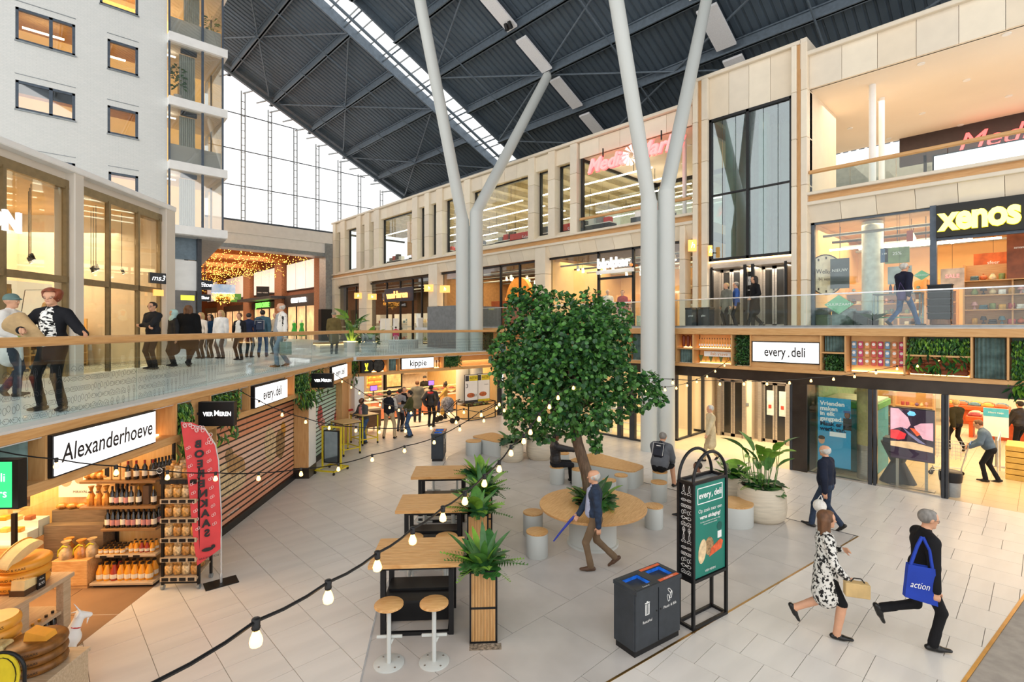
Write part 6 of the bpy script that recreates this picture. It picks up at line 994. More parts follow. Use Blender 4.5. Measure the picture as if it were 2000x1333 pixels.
# ================================================================ COURT FURNITURE
FB=Fr(*G(748,1245)[:2],math.degrees(math.atan2(-.64,.768)))       # bar table frame: x right, y away
FB=Fr(3.5,6.2,-40.2)
def bar_table(label,loc):
    t=thing('bar_table',label,'table',loc,FB.a,'bar tables'); w=.92
    for k in range(9): obj('stave',MB().box(-.18,1.08,-.1+.098*k+.001,-.1+.098*(k+1)-.001,.965,1.02,.003),M_TOP,t)
    for x in (0,w): 
        for y in (0,.66): obj('leg',MB().box(x-.035,x+.035,y,y+.07,0,.965),M_BLK,t)
    obj('top_frame',MB().box(0,w,.0,.05,.9,.965).box(0,w,.68,.73,.9,.965),M_BLK,t); obj('modesty_panel',MB().box(.03,w-.03,.3,.33,.04,.5),M_BLK,t); obj('foot_frame',MB().box(0,w,0.01,.05,0,.05).box(0,w,.68,.72,0,.05).box(0,.05,.02,.7,.0,.05).box(w-.05,w,.02,.7,0,.05).box(.0,w,.02,.7,.44,.47),M_BLK,t); return t
b1=bar_table('nearest oak bar table with black steel frame',FB.P(0,0)); dB=[0,2.03,4.02]
FBP=lambda k,x,y:(lambda o:Vector((o.x,o.y,0)))(FB.P(x+(.02 if k else 0),y+dB[k]))
dup(b1,FBP(1,0,0),None,'second oak bar table behind the nearest one'); dup(b1,FBP(2,0,0),None,'furthest oak bar table of the row')
def bar_stool(label,loc):
    t=thing('bar_stool',label,'stool',loc,FB.a,'bar stools'); obj('seat',MB().lathe([(.165,.715),(.18,.725),(.18,.745),(.17,.755),(.01,.757)],28),M_TOP,t,smooth=50); obj('pole',MB().cyl((0,0,.01),(0,0,.715),.028,n=16),M_PAINT,t,smooth=40); b=obj('base_plate',MB().lathe([(.19,0),(.19,.01),(.185,.014),(.01,.014)],32),M_PAINT,t,smooth=40)
    for k in range(4): obj('bolt',MB().cyl((.14*math.cos(k*1.57+.7),.14*math.sin(k*1.57+.7),.012),(.14*math.cos(k*1.57+.7),.14*math.sin(k*1.57+.7),.02),.012,n=8),M_STEEL,b)
    f=obj('footrest',MB().box(-.16,.16,.02,.05,.3,.335,.006),M_PAINT,t); obj('gusset',MB().prismY([(.02,.3),(.06,.3),(.02,.22)],.0,.02),M_PAINT,t); return t
s0=None; nm=['nearest table','second table','furthest table']
for k in range(3):
    for side,(yy,wd) in enumerate(((-.55,'front'),(1.2,'back'))):
        for x,lr in ((.18,'left'),(.74,'right')):
            lb='%s bar stool at the %s of the %s'%(lr,wd,nm[k]); p=FBP(k,x,yy)
            if s0 is None: s0=bar_stool(lb,p)
            else: dup(s0,p,None,lb)
# ---------------------------------------------------------------- plants
def blade(L_,w,curl,n=6,fold=.15):
    mb=MB(); vs=[]
    for i in range(n+1):
        t=i/n; ww=w*math.sin(math.pi*min(1,.12+.88*t))**.8*(1 if i<n else .05); a=curl*t; x=L_*(math.sin(a)/max(curl,1e-3)); z=L_*((1-math.cos(a))/max(curl,1e-3)); vs+=[(x,-ww/2,L_*0+ (z*-1)+fold*ww),(x,0,-z),(x,ww/2,-z+fold*ww)]
    return mb.add(vs,[(3*i+j,3*i+3+j,3*i+4+j,3*i+1+j) for i in range(n) for j in (0,1)])
def monstera(r_):
    pts=[]; n=26
    for i in range(n+1):
        a=-math.pi*.93+2*math.pi*.93*i/n; q=r_*(1-.16*abs(math.cos(a))*(a<0 or 1))*(1 if abs(a)<2.6 else .8); q*=(.62 if (i%4==2 and 4<i<22) else 1.)
        pts.append((q*math.cos(a)*1.15+r_*.75,q*math.sin(a)))
    mb=MB(); vs=[(r_*.1,0,0)]+[(x,y,-.25*(x/r_-.7)**2*r_*.4+abs(y)*.12) for x,y in pts]; return mb.add(vs,[(0,i,i+1) for i in range(1,len(pts))])
def fern(L_,n=13):
    mb=MB(); 
    for i in range(n+1):
        t=i/n; x=L_*t*.9; z=-L_*.45*t*t; w=L_*.24*math.sin(math.pi*(.12+.85*t))
        for s in (-1,1): mb.add([(x,0,z),(x+.03,s*w,z-.02),(x+.045,s*w*.4,z)],[(0,1,2)])
    return mb.tube([(L_*.9*i/6,0,-L_*.45*(i/6)**2) for i in range(7)],.004,4)
def ms(mb,nm,m): return mb.mesh(nm,m,60)
BL_=[ms(blade(.55,.09,.5),'leaf',m) for m in (M_LEAF,M_LEAF2,M_LEAF3)]; BW=[ms(blade(.5,.2,.6),'leaf',m) for m in (M_LEAF2,M_LEAF3,M_LEAF)]; MO=[ms(monstera(.16),'leaf',m) for m in (M_LEAF4,M_LEAF)]; FE=[ms(fern(.5),'frond',m) for m in (M_LEAF2,M_LEAF3)]
stem_me=MB().tube([(0,0,0),(.02,0,.5),(0,0,1.)],.008,5).mesh('stem',M_LEAF2)
def leaf(par,me,az,el,base=(0,0,0),sc=1.,roll=0.,nm='leaf'):
    o=link(nm,me,par,base); o.rotation_mode='XYZ'; m=Matrix.Rotation(az,4,'Z')@Matrix.Rotation(-el,4,'Y')@Matrix.Rotation(roll,4,'X'); o.rotation_euler=m.to_euler(); o.scale=(sc,)*3; return o
def plant_mix(par,z,r_,seed,spec,cx=0.,cy=0.):
    r=random.Random(seed)
    for kind,n in spec:
        for k in range(n):
            a=2*math.pi*(k+r.random()*.7)/n; q=r_*r.random()*.7; b=(cx+q*math.cos(a),cy+q*math.sin(a),z)
            if kind=='blade': leaf(par,r.choice(BL_),a,r.uniform(.75,1.35),b,r.uniform(.7,1.15),r.uniform(-.3,.3))
            elif kind=='wide': leaf(par,r.choice(BW),a,r.uniform(.7,1.25),b,r.uniform(.7,1.2),r.uniform(-.4,.4))
            elif kind=='monstera':
                h=r.uniform(.0,.16); leaf(par,r.choice(MO),a,r.uniform(-.5,.35),(b[0]+.05*math.cos(a),b[1]+.05*math.sin(a),z+h),r.uniform(.8,1.25),r.uniform(-.3,.3))
            elif kind=='fern': leaf(par,r.choice(FE),a,r.uniform(.35,.9),b,r.uniform(.7,1.1),0,'frond')
            elif kind=='paddle':
                h=r.uniform(.35,.95); sp=r.uniform(.1,.4); st=link('stem',stem_me,par,b); st.scale=(1,1,h); st.rotation_euler=(0,sp*.6,a); tip=(b[0]+math.cos(a)*sp*.6*h*.9,b[1]+math.sin(a)*sp*.6*h*.9,z+h*.95); leaf(par,r.choice(BW[:2]),a+r.uniform(-.4,.4),r.uniform(.3,1.1),tip,r.uniform(.75,1.15),r.uniform(-.5,.5))
def planter(label,loc,seed):
    t=thing('slatted_planter',label,'planter',loc,FB.a,'slatted planters'); w,d,h=.37,.37,.96
    fm=MB()
    for x in (0,w-.025):
        for y in (0,d-.025): fm.box(x,x+.025,y,y+.025,0,h)
    for z in (0,.455,h-.03): fm.box(0,w,0,.025,z,z+.03).box(0,w,d-.025,d,z,z+.03).box(0,.025,0,d,z,z+.03).box(w-.025,w,0,d,z,z+.03)
    obj('steel_frame',fm,M_BLK,t); obj('liner',MB().box(.02,w-.02,.03,d-.02,.02,h-.06),M_BLK,t); obj('soil',MB().box(.03,w-.03,.03,d-.03,h-.06,h-.02),M_SOIL,t)
    for z0,z1 in ((.03,.455),(.485,h-.03)):
        for k in range(16): obj('slat',MB().box(.026+.02*k,.026+.02*k+.015,.002,.018,z0,z1),M_OAKZ,t)
    plant_mix(t,h-.03,.17,seed,[('blade',11),('wide',6),('monstera',10),('fern',13)],w/2,d/2); return t
g=G(917,1259)
for k,(dy,dx) in enumerate(((0,0),(2.05,-.09),(3.15,.0),(4.1,-.07))): planter('black framed slatted planter with lush leaves, %s'%['nearest of the row','second in the row','third in the row','furthest of the row'][k],Vector((g.x+dx*.76+dy*.646,g.y-dx*.645+dy*.763,0)),30+k)
struct('floor_patch',MB().box(0,.42,-.14,0,0,.003),mat('mottled_patch',"9a8d7c",.9,var=(25,.5)),Vector((g.x,g.y,0)),FB.a)  # thin mottled grey-brown strip along the front of the nearest planter
# ---------------------------------------------------------------- round tree table
TC=Vector((8.01,6.11,0)); t=thing('round_tree_table','large round oak table on a pale drum around the tree','table',TC,0.)
for k in range(17):
    y0=-1.03+2.06*k/17; y1=-1.03+2.06*(k+1)/17; f=lambda y:math.sqrt(max(0,1.03**2-y*y)); hole=lambda y:0
    ys=[y0+(y1-y0)*i/3 for i in range(4)]; obj('stave',MB().prism([(-f(y),y) for y in ys]+[(f(y),y) for y in reversed(ys)],.71,.75),M_TOP,t,(0,0,0),math.radians(15))
obj('drum',MB().lathe([(.46,.04),(.46,.71),(.44,.71)],40),M_PAINT,t,smooth=40); obj('base_ring',MB().lathe([(.5,0),(.5,.04),(.46,.04)],40),M_PAINT,t,smooth=40); obj('edge_band',MB().lathe([(1.03,.705),(1.035,.72),(1.035,.745),(1.028,.752),(1.02,.745)],64),M_OAK,t,smooth=40)
hp=thing('table_planting','low monstera planting around the trunk on the round table','plants',TC+Vector((0,0,.75)),0.); obj('soil',MB().lathe([(.3,0),(.27,.04),(.01,.05)],20),M_SOIL,hp); plant_mix(hp,.04,.34,77,[('monstera',22),('wide',9),('blade',7),('fern',5)])
tr=thing('indoor_tree','broad leafy green tree rising through the round table','tree',TC+Vector((0,0,.75)),0.)
# crown as lumpy volume seen in the photo: blobs given by pixel centre and radius (px at the tree distance)
dep=TC.x*FX+TC.y*FY; tt=dep/FPX
def at(px,py,off=0.): d=ray(px,py); k=(dep+off)/FPX; return Vector((d[0]*k-TC.x,d[1]*k-TC.y,CH+d[2]*k-.75))
tk=[at(1150,950),at(1147,930),at(1137,895),at(1128,865),at(1122,835),at(1118,790),at(1112,730)]
obj('trunk',MB().tube([Vector((0,0,0))]+tk,.13,14,.085),M_BARK,tr,smooth=60)
r=random.Random(11); blobs=[(1020,615,34,0),(1050,600,30,.1),(1090,610,40,-.2),(1150,610,42,.2),(1200,625,34,0),(1030,660,42,.2),(1080,665,52,-.6),(1140,665,55,-.7),(1190,665,42,-.2),(990,690,34,0),(1000,725,38,.1),(1050,720,50,-.6),(1110,725,55,-.8),(1170,715,48,-.6),(1210,680,26,0),(1200,740,40,-.3),(1245,770,34,0),(1265,750,24,.1),(1030,775,42,-.3),(1085,785,46,-.6),(1140,790,48,-.6),(1195,790,36,-.2),(1020,825,28,0),(1060,835,28,-.1),(1110,830,26,-.2),(1150,825,22,0),(1000,800,20,.1),(1180,825,14,0),(1160,855,12,0),(1165,875,8,0),(1290,780,10,0),(985,650,12,0),(1015,580,18,0),(1050,575,16,.1),(1110,680,60,.5),(1060,690,50,.7),(1170,690,50,.7),(1110,760,50,.6),(1160,640,50,.6)]
for i,(px,py,rr,off) in enumerate(blobs):
    if i%2==0 and rr>20: obj('branch',MB().tube([tk[4]+(tk[5]-tk[4])*r.random(),(tk[5]+at(px,py,off))/2+Vector((0,0,.1)),at(px,py,off)],.035,6,.01),M_BARK,tr,smooth=60)
def tleaf(s):
    pts=[(0,0,0),(.25,-.42,.05),(.62,-.5,.02),(.95,-.25,-.06),(1.05,0,-.1),(.95,.25,-.06),(.62,.5,.02),(.25,.42,.05)]; return MB().add([(x*s,y*s,z*s) for x,y,z in pts]+[(.5*s,0,-.05*s)],[(8,i,(i+1)%8) for i in range(8)])
TL=[tleaf(.088).mesh('leaf',m) for m in (M_LEAF,M_LEAF2,M_LEAF4)]; LP=[]
for px,py,rr,off in blobs:
    c=at(px,py,off); R_=rr*tt
    for k in range(int(520*(R_/.45)**2)+40):
        z=r.uniform(-1,1); a=r.uniform(0,2*math.pi); q=math.sqrt(1-z*z); n=Vector((q*math.cos(a),q*math.sin(a),z)); p=c+n*R_*r.uniform(.72,1.06); LP.append((p,n))
cv=Vector((-TC.x,-TC.y,CH-.75)); LP.sort(key=lambda pn:(pn[0]-cv).length)
bulk=MB(); front=0
for i,(p,n) in enumerate(LP):
    d=(n*.6+Vector((r.uniform(-1,1),r.uniform(-1,1),r.uniform(-1.1,.3)))).normalized(); m=d.to_track_quat('X','Z').to_matrix().to_4x4()@Matrix.Rotation(r.uniform(-1.2,1.2),4,'X'); s=r.uniform(.65,1.15); k=r.randrange(3) if r.random()<.8 else 1
    if front<300 and i%3==0 and n.dot((cv-p).normalized())>.2:
        o=link('leaf',TL[k],tr,p); o.rotation_euler=m.to_euler(); o.scale=(s,)*3; front+=1
    else:
        b=len(bulk.v); me=TL[k]; bulk.m=k; bulk.add([p+(m@Vector((x*s*.088,y*s*.088,z*s*.088))) for x,y,z in ((0,0,0),(.25,-.42,.05),(.62,-.5,.02),(1.05,0,-.1),(.62,.5,.02),(.25,.42,.05))],[(0,1,2,3),(0,3,4,5)])
obj('foliage',bulk,[M_LEAF,M_LEAF2,M_LEAF4],tr,kind='stuff')
# ---------------------------------------------------------------- drum stools, benches, pots
def drum_stool(label,p,r_,h,grp='drum stools'):
    t=thing('drum_stool',label,'stool',p,r.uniform(0,3),grp); obj('drum',MB().lathe([(r_-.008,0),(r_,.01),(r_,h-.03),(r_-.005,h-.03)],32),M_PAINT,t,smooth=40); obj('wood_seat',MB().lathe([(r_,h-.03),(r_+.003,h-.02),(r_+.001,h-.003),(r_-.01,h),(.01,h)],32),M_TOP,t,smooth=40); return t
def gb_(px,py): return G(px,py)
for lb,px,py,rr in (('nearest drum stool left of the round table',1049,1086,.2),('drum stool tucked behind the nearest one',1041,1044,.2),('drum stool right of the round table',1277,1030,.19),('drum stool with bare top behind the right hand one',1287,978,.19),('drum stool under the man with the backpack',1289,955,.19),('drum stool under the woman in the black puffer',1088,944,.2),('slim drum stool before the curved bench',1213,963,.165),('small drum stool right behind the trunk planting',1190,974,.165),('drum stool left behind the trunk',1129,950,.165),('drum stool behind the woman in the black puffer',1101,915,.165),('drum stool half hidden behind the round table',1219,1010,.17),('wide drum stool beside the twin bin in the back',925,888,.26)):
    drum_stool(lb,gb_(px,py),rr,.46)
def rbench(label,pts,h,rad=.18):
    def rnd(P,rad):
        out=[]; n=len(P)
        for i in range(n):
            a,b,c=Vector(P[i-1]),Vector(P[i]),Vector(P[(i+1)%n]); u=(a-b).normalized(); v=(c-b).normalized(); p0=b+u*rad; p1=b+v*rad
            out+=[tuple(p0*(1-t)**2+b*2*t*(1-t)+p1*t*t) for t in (0,.25,.5,.75,1)]
        return out
    c=sum((Vector(p) for p in pts),Vector((0,0)))/len(pts); P=[(p[0]-c.x,p[1]-c.y) for p in pts]; t=thing('curved_bench',label,'bench',(c.x,c.y,0),0.); q=rnd(P,rad); obj('body',MB().prism(q,.0,h-.03),M_PAINT,t,smooth=40); 
    y0,y1=min(p[1] for p in q),max(p[1] for p in q); n=9
    for k in range(n):
        a,b=y0+(y1-y0)*k/n,y0+(y1-y0)*(k+1)/n; s=clip(clip(q,(0,a),(1,a),1),(0,b),(1,b),-1)
        if len(s)>2: obj('stave',MB().prism(s,h-.03,h),M_TOP,t)
    return t
rbench('large curved bench with oak seat right of the trunk',[(11.05,9.3),(11.35,7.35),(12.1,7.45),(12.35,9.35)],.46,.2); rbench('curved bench with oak seat beside the left pots',[(10.95,13.5),(11.0,12.2),(11.7,12.0),(11.95,13.5)],.5,.2)
def pot(label,p,r_,h,seed,spec,top=.9):
    t=thing('large_pot',label,'planter',p,0.); obj('pot',MB().lathe([(r_*.82,0),(r_*.97,h*.12),(r_*1.02,h*.4),(r_*.96,h*.8),(r_*.88,h),(r_*.82,h),(r_*.82,h*.9)],36),M_POT,t,smooth=50); obj('soil',MB().lathe([(r_*.84,h*.9),(.01,h*.93)],24),M_SOIL,t); plant_mix(t,h*.92,r_*.8,seed,spec); return t
pot('big sand pot with tall glossy paddle leaves beside the totem',G(1487,1012),.5,.72,51,[('paddle',20),('monstera',22),('fern',6)]); pot('sand pot half hidden behind the totem',G(1432,985)+Vector((.3,.1,0)),.42,.62,52,[('monstera',18),('wide',8),('fern',8)])
pot('left sand pot with monstera leaves behind the planters',G(1000,900),.36,.6,53,[('monstera',20),('wide',4)]); pot('tall sand pot behind the seated woman',G(1056,895),.46,.72,54,[('monstera',22),('fern',8),('wide',6)])
drum_stool('wide round bench block beside the big pot',G(1432,1022),.4,.46,None)
# gallery plants
for px,py,lb,sd,sp in ((697,689,'tall paddle plant in a wooden tub on the gallery',61,[('paddle',14),('blade',10)]),(732,690,'round leafy bush in a wooden tub on the gallery',62,[('wide',10),('monstera',20)])):
    p=G(px,py,3.1)+Vector((.2,.9,0)); t=thing('gallery_planter',lb,'planter',p,0.); obj('tub',MB().lathe([(.32,0),(.36,.45),(.34,.45),(.32,.4)],24),M_PAINT,t,smooth=40); obj('light_ring',MB().lathe([(.36,.45),(.37,.47),(.35,.48)],24),M_WLED,t); obj('soil',MB().lathe([(.32,.4),(.01,.42)],20),M_SOIL,t); plant_mix(t,.42,.25,sd,sp)
    for c in t.children:
        if c.name.startswith(('leaf','stem')): c.location*=1.15; c.scale=c.scale*1.5
# ---------------------------------------------------------------- bins, totem
def twin_bin(label,loc,rz,w=.88,d=.38,h=.86):
    t=thing('twin_waste_bin',label,'bin',loc,rz,'twin bins'); obj('plinth',MB().box(.02,w-.0,.03,d-.02,0,.08),M_BLK,t); M_BIN=mat('bin_anthracite',"3a4047",.45,.3)
    obj('body',MB().box(0,w,.02,d,.08,h-.05,.006),M_BIN,t); fr=.07
    for k in (0,1):
        x0=w*k/2; d_=obj('door',MB().box(x0+.008,x0+w/2-.008,0,.02,.09,h-.06,.004),M_BIN,t); obj('lock',MB().cyl((x0+(w/2-.04 if k==0 else .04),-.004,.5),(x0+(w/2-.04 if k==0 else .04),0,.5),.012,n=10),M_BLK,d_)
        top=MB(); top.box(x0,x0+w/2,-.02,fr,h-.05,h).box(x0,x0+w/2,d-fr,d+.01,h-.05,h).box(x0,x0+fr,fr,d-fr,h-.05,h).box(x0+w/2-fr,x0+w/2,fr,d-fr,h-.05,h); obj('rim',top,M_BIN,t); obj('blue_liner',MB().add([(x0+fr,fr,h-.01),(x0+w/2-fr,fr,h-.01),(x0+w/2-fr,d-fr,h-.01),(x0+fr,d-fr,h-.01),(x0+fr+.03,fr+.03,h-.2),(x0+w/2-fr-.03,fr+.03,h-.2),(x0+w/2-fr-.03,d-fr-.03,h-.2),(x0+fr+.03,d-fr-.03,h-.2)],[(0,1,5,4),(1,2,6,5),(2,3,7,6),(3,0,4,7),(4,5,6,7)]),mat('blue_bag',"1f6fe0",.3,var=(9,.3),emit=.12),t)
        for yy in (.0,d-.055): obj('rim_strip',MB().box(x0+.03,x0+w/2-.03,yy,yy+.045,h,h+.003),M_BIN if k==0 else mat('orange_strip',"e8693a",.5),t)
        lab='Restafval' if k==0 else 'Plastic & Blik'; text('print',lab,.05,M_TXTW,t,(x0+w/4,-.004,.42 if k==0 else .5)); me=text_mesh(lab,.035,M_TXTW); o=link('print',me,t,(x0+w/4,.02,h+.005)); o.rotation_euler=(-math.pi/2,0,0)
    ic=MB(); ic.box(-.045,.045,-.004,0,.15,.16).box(-.015,.015,-.004,0,.165,.175)
    for x in (-.035,-.012,.012,.035): ic.box(x-.004,x+.004,-.004,0,0,.14)
    ic.box(-.038,.038,-.004,0,0,.008); obj('bin_icon',ic,M_TXTW,t,(w/4,0,.5)); ic=MB()
    for x,z,a in ((-.03,.0,.3),(.02,.03,-.3),(0,.09,.8)):
        c_,s_=math.cos(a),math.sin(a); q=[(-.016,-.04),(.016,-.04),(.016,.03),(.006,.05),(-.006,.05),(-.016,.03),(-.016,-.04)]; ic.tube([(x+u*c_-v*s_,-.003,z+u*s_+v*c_) for u,v in q],.004,4)
    obj('bottle_icon',ic,M_TXTW,t,(w*.75,0,.6)); return t
aB=math.atan2(-.15,.87); p=G(1241,1290); bn=twin_bin('dark twin waste bin with blue liners beside the green totem',p,aB)
p2=G(866,902); dup(bn,p2,math.radians(48),'dark twin waste bin in the back, left of the drum stools',None)
p=G(1354,1233); tt_=thing('advert_totem','black arched totem with green deli poster','totem',p,aB); w,d=.76,.24; z0,z1=.67,2.03; M_GRN=mat('totem_green',"177f6e",.5,var=(.8,.15)); fm=MB()
for x in (0,w):
    for y in (0,d): fm.box(x-.02,x+.02,y-.02,y+.02,0,z1)
for z in (.02,z0,z1): fm.box(0,w,-.02,.02,z-.02,z+.02).box(0,w,d-.02,d+.02,z-.02,z+.02).box(-.02,.02,0,d,z-.02,z+.02).box(w-.02,w+.02,0,d,z-.02,z+.02)
obj('steel_frame',fm,M_BLK,tt_)
for y in (0,d): obj('arch',MB().tube([(w/2-w/2*math.cos(math.pi*i/18),y,z1+.4*math.sin(math.pi*i/18)) for i in range(19)],.022,10),M_BLK,tt_,smooth=60)
obj('casing',MB().box(.015,w-.015,.015,d-.015,z0+.01,z1-.03),M_BLK,tt_); fc=obj('poster',MB().box(.03,w-.03,.0,.02,z0+.03,z1-.03),M_GRN,tt_); bx=MB(); X0,X1,Z0,Z1=.09,w-.09,1.72,1.95
for a in ((X0,X1,Z0,Z0+.012),(X0,X1,Z1-.012,Z1),(X0,X0+.012,Z0,Z1),(X1-.012,X1,Z0,Z1)): bx.box(a[0],a[1],-.004,0,a[2],a[3])
obj('logo_border',bx,M_TXTW,fc); text('lettering','every  deli',.125,M_TXTW,fc,(w/2,-.005,1.835),off=.003); obj('leaf_mark',MB().prismY([(.012,-.012),(-.014,-.02),(.006,.022)],-.004,0),M_TXTW,fc,(w/2+.045,0,1.8)); text('lettering','Op zoek naar een',.075,M_TXTW,fc,(w/2,-.005,1.62)); text('lettering','verse uitdaging?',.075,M_TXTW,fc,(w/2,-.005,1.53),off=.002); text('lettering','Dan ben jij misschien wel de nieuwe collega',.026,M_TXTW,fc,(w/2,-.005,1.46)); text('lettering','of ondernemer van every.deli',.026,M_TXTW,fc,(w/2,-.005,1.425)); obj('badge',MB().cyl((.6,-.004,1.33),(.6,0,1.33),.06,n=20),mat('badge_green',"0f5a50",.5),fc); obj('code_card',MB().box(.555,.645,-.004,0,1.16,1.26),M_WHITE,fc)
for pts,m,y in ((blob(.2,1.05,.085,.17,18,-.2),M_BR1,.004),(blob(.36,1.09,.1,.13),M_BR3,.003),([(.36,.94),(.4,1.05),(.62,1.14),(.68,1.1),(.64,1.0)],mat('salmon_print',"e8663a",.5,var=(12,.3)),.006)): obj('food_picture',MB().prismY(pts,-y,0),m,fc)
text('lettering','VIER MEREN',.045,M_TXTW,fc,(w/2,-.005,.76))
o=obj('line_drawings',icons(d-.05,z1-z0-.1,.08,3,M_TXTW,.005),M_TXTW,tt_,(.012,d-.025,z0+.05),-math.pi/2,kind='stuff'); obj('top_panel',MB().box(.02,w-.02,.02,d-.02,z1-.04,z1-.02),M_GREY,tt_)
# ---------------------------------------------------------------- yellow tables, mirror stand, feather flag, bread rack
def ytable(label,P4,h,nm='yellow_standing_table'):
    p,ang,w,d=P4; t=thing(nm,label,'table',p,ang,'yellow tables'); obj('top',MB().box(-.03,w+.03,-.03,d+.03,h-.03,h,.004),M_PINE,t); obj('top_edge',MB().box(-.035,w+.035,-.035,d+.035,h-.05,h-.03),M_BLK,t)
    for x in (0,w):
        for y in (0,d): l_=obj('leg',MB().box(x-.02,x+.02,y-.02,y+.02,.08,h-.05),M_YEL,t); obj('caster',MB().cyl((x-.015,y,.04),(x+.015,y,.04),.04,n=12),M_BLK,l_)
    for x in (0,w): obj('stretcher',MB().box(x-.015,x+.015,0,d,.2,.23),M_YEL,t)
    for y in (0,d): obj('stretcher',MB().box(0,w,y-.015,y+.015,.2,.23),M_YEL,t)
    return t
p=G(671,893); ytable('yellow framed standing table nearest the mirror stand',(G(671,893),math.radians(5),.6,.75),1.08); ytable('yellow framed standing table where the man in pink sits',(G(708,872),math.radians(5),.62,.75),1.08)
rb=tag(obj('red_cloth',MB().ball((0,0,.03),(.16,.1,.04),12,6).ball((.15,.03,.03),(.1,.09,.035),10,6),mat('red_cloth',"c92a2e",.6),None,G(672,812,1.08)+Vector((.55,.75,0)),.2),'crumpled red cloth on the far yellow table','cloth')
p=G(630,920); t=thing('mirror_stand','yellow wheeled stand with a black framed mirror board','stand',p,math.radians(-60)); fm=MB()
for x in (0,.62): fm.box(x-.02,x+.02,-.02,.02,.08,1.32)
fm.box(0,.62,-.02,.02,1.28,1.32).box(-.03,.65,-.35,-.31,.08,.12).box(-.03,.65,.31,.35,.08,.12).box(-.02,.02,-.35,.35,.08,.12).box(.6,.64,-.35,.35,.08,.12); obj('frame',fm,M_YEL,t); obj('board',MB().box(.06,.56,-.03,.03,.25,1.2),M_BLK,t); obj('mirror',MB().box(.09,.53,-.035,-.03,.28,1.17),mat('mirror_grey',"9aa9b3",.12,.8),t)
for x in (0,.62):
    for y in (-.33,.33): obj('caster',MB().cyl((x-.015,y,.04),(x+.015,y,.04),.04,n=12),M_BLK,t)
wt=thing('wheeled_counter','brown wheeled side counter behind the man in pink','cart',G(722,848),math.radians(0)); obj('body',MB().box(-.15,.5,0,.55,.25,.9,.01),woodmat('walnut',"7a5a40","5f4430"),wt); obj('tray',MB().box(-.15,.5,0,.55,.9,.98),M_ASH,wt)
for x in (-.1,.45):
    for y in (.05,.5): obj('leg',MB().box(x-.03,x+.03,y-.03,y+.03,.06,.25),M_GREY,wt); obj('caster',MB().cyl((x-.02,y,.05),(x+.02,y,.05),.05,n=12),M_CHROME,wt)
gf=G(432,1140); q_=math.radians(38); fdx,fdy=RX*math.cos(q_)+FX*math.sin(q_),RY*math.cos(q_)+FY*math.sin(q_); FF=Fr(gf.x,gf.y,math.degrees(math.atan2(fdy,fdx))); fl_=thing('feather_flag','red feather flag with mirrored black lettering BOERENKAAS','flag',gf,FF.a); M_FLAG=mat('flag_red',"e2474a",.7,var=(3,.1))
fp=lambda px,py:FF.hit(px,py,0.)
out=[fp(*q) for q in ((353,825),(375,826),(398,836),(412,850),(422,872),(426,900),(428,950),(431,1010),(431,1073),(385,1105),(378,1060),(371,980),(363,900))]
mb=MB(); n=len(out); mb.add([(x,.012*math.sin(x*9+z*4),z) for x,z in out],[tuple(range(n))]); obj('cloth',mb,M_FLAG,fl_); obj('cloth_back',MB().add([(x,.012*math.sin(x*9+z*4)+.006,z) for x,z in out],[tuple(range(n))]),M_FLAG,fl_)
obj('pole',MB().tube([(0,.012,.02),(0,.012,1.2),(*fp(427,900)[:1],.012,fp(427,900)[1]),(*fp(421,870)[:1],.012,fp(421,870)[1]),(*fp(400,838)[:1],.012,fp(400,838)[1]),(*fp(354,825)[:1],.012,fp(354,825)[1])],.012,6),M_CHROME,fl_); obj('foot_plate',MB().box(-.24,.24,-.15,.15,0,.012,.003),M_BLK,fl_); obj('socket',MB().cyl((0,.012,.01),(0,.012,.16),.02,n=8),M_CHROME,fl_)
for i,ch_ in enumerate('BOERENKAAS'): x,z=fp(387+1.9*i,868+19.3*i); link('lettering',text_mesh(ch_,.16,M_TXTK,off=.008,mirror=True),fl_,(x,-.022,z))
M_PSW=mat('flag_white',"f3d3d0",.7)
pa=MB()
for i in range(10):
    for q in (fp(367+2.1*i,875+17.5*i),fp(405+1.5*i,865+17.5*i)):
        for s_ in (-1,1): pa.tube([(q[0]+s_*.014+.015*math.cos(a),-.024,q[1]+.022*math.sin(a)+.008*s_) for a in [k*.9 for k in range(8)]],.004,4)
obj('paisley_marks',pa,M_PSW,fl_,kind='stuff'); pa=MB(); rr_=random.Random(2)
for i in range(26):
    px,py=rr_.uniform(358,414),rr_.uniform(829,866)
    if py<838+abs(px-385)*.55 or 1: 
        if px>398 and py<840: continue
        if (px-385)**2/26**2+(py-875)**2/32**2<1: continue
        q=fp(px,py); pa.tube([(q[0]+.022*math.cos(a),-.024,q[1]+.03*math.sin(a)) for a in [k*.8 for k in range(9)]],.005,4)
obj('paisley_border',pa,M_PSW,fl_,kind='stuff'); text('print','BOERENKAAS',.045,M_TXTK,fl_,(fp(408,1088)[0],-.024,fp(408,1088)[1]),mirror=True); q=fp(405,1073); obj('cow_print',MB().prismY(blob(q[0],q[1],.08,.03),-.024,-.02).prismY(blob(q[0]+.08,q[1]+.03,.03,.03),-.024,-.02),M_TXTK,fl_)
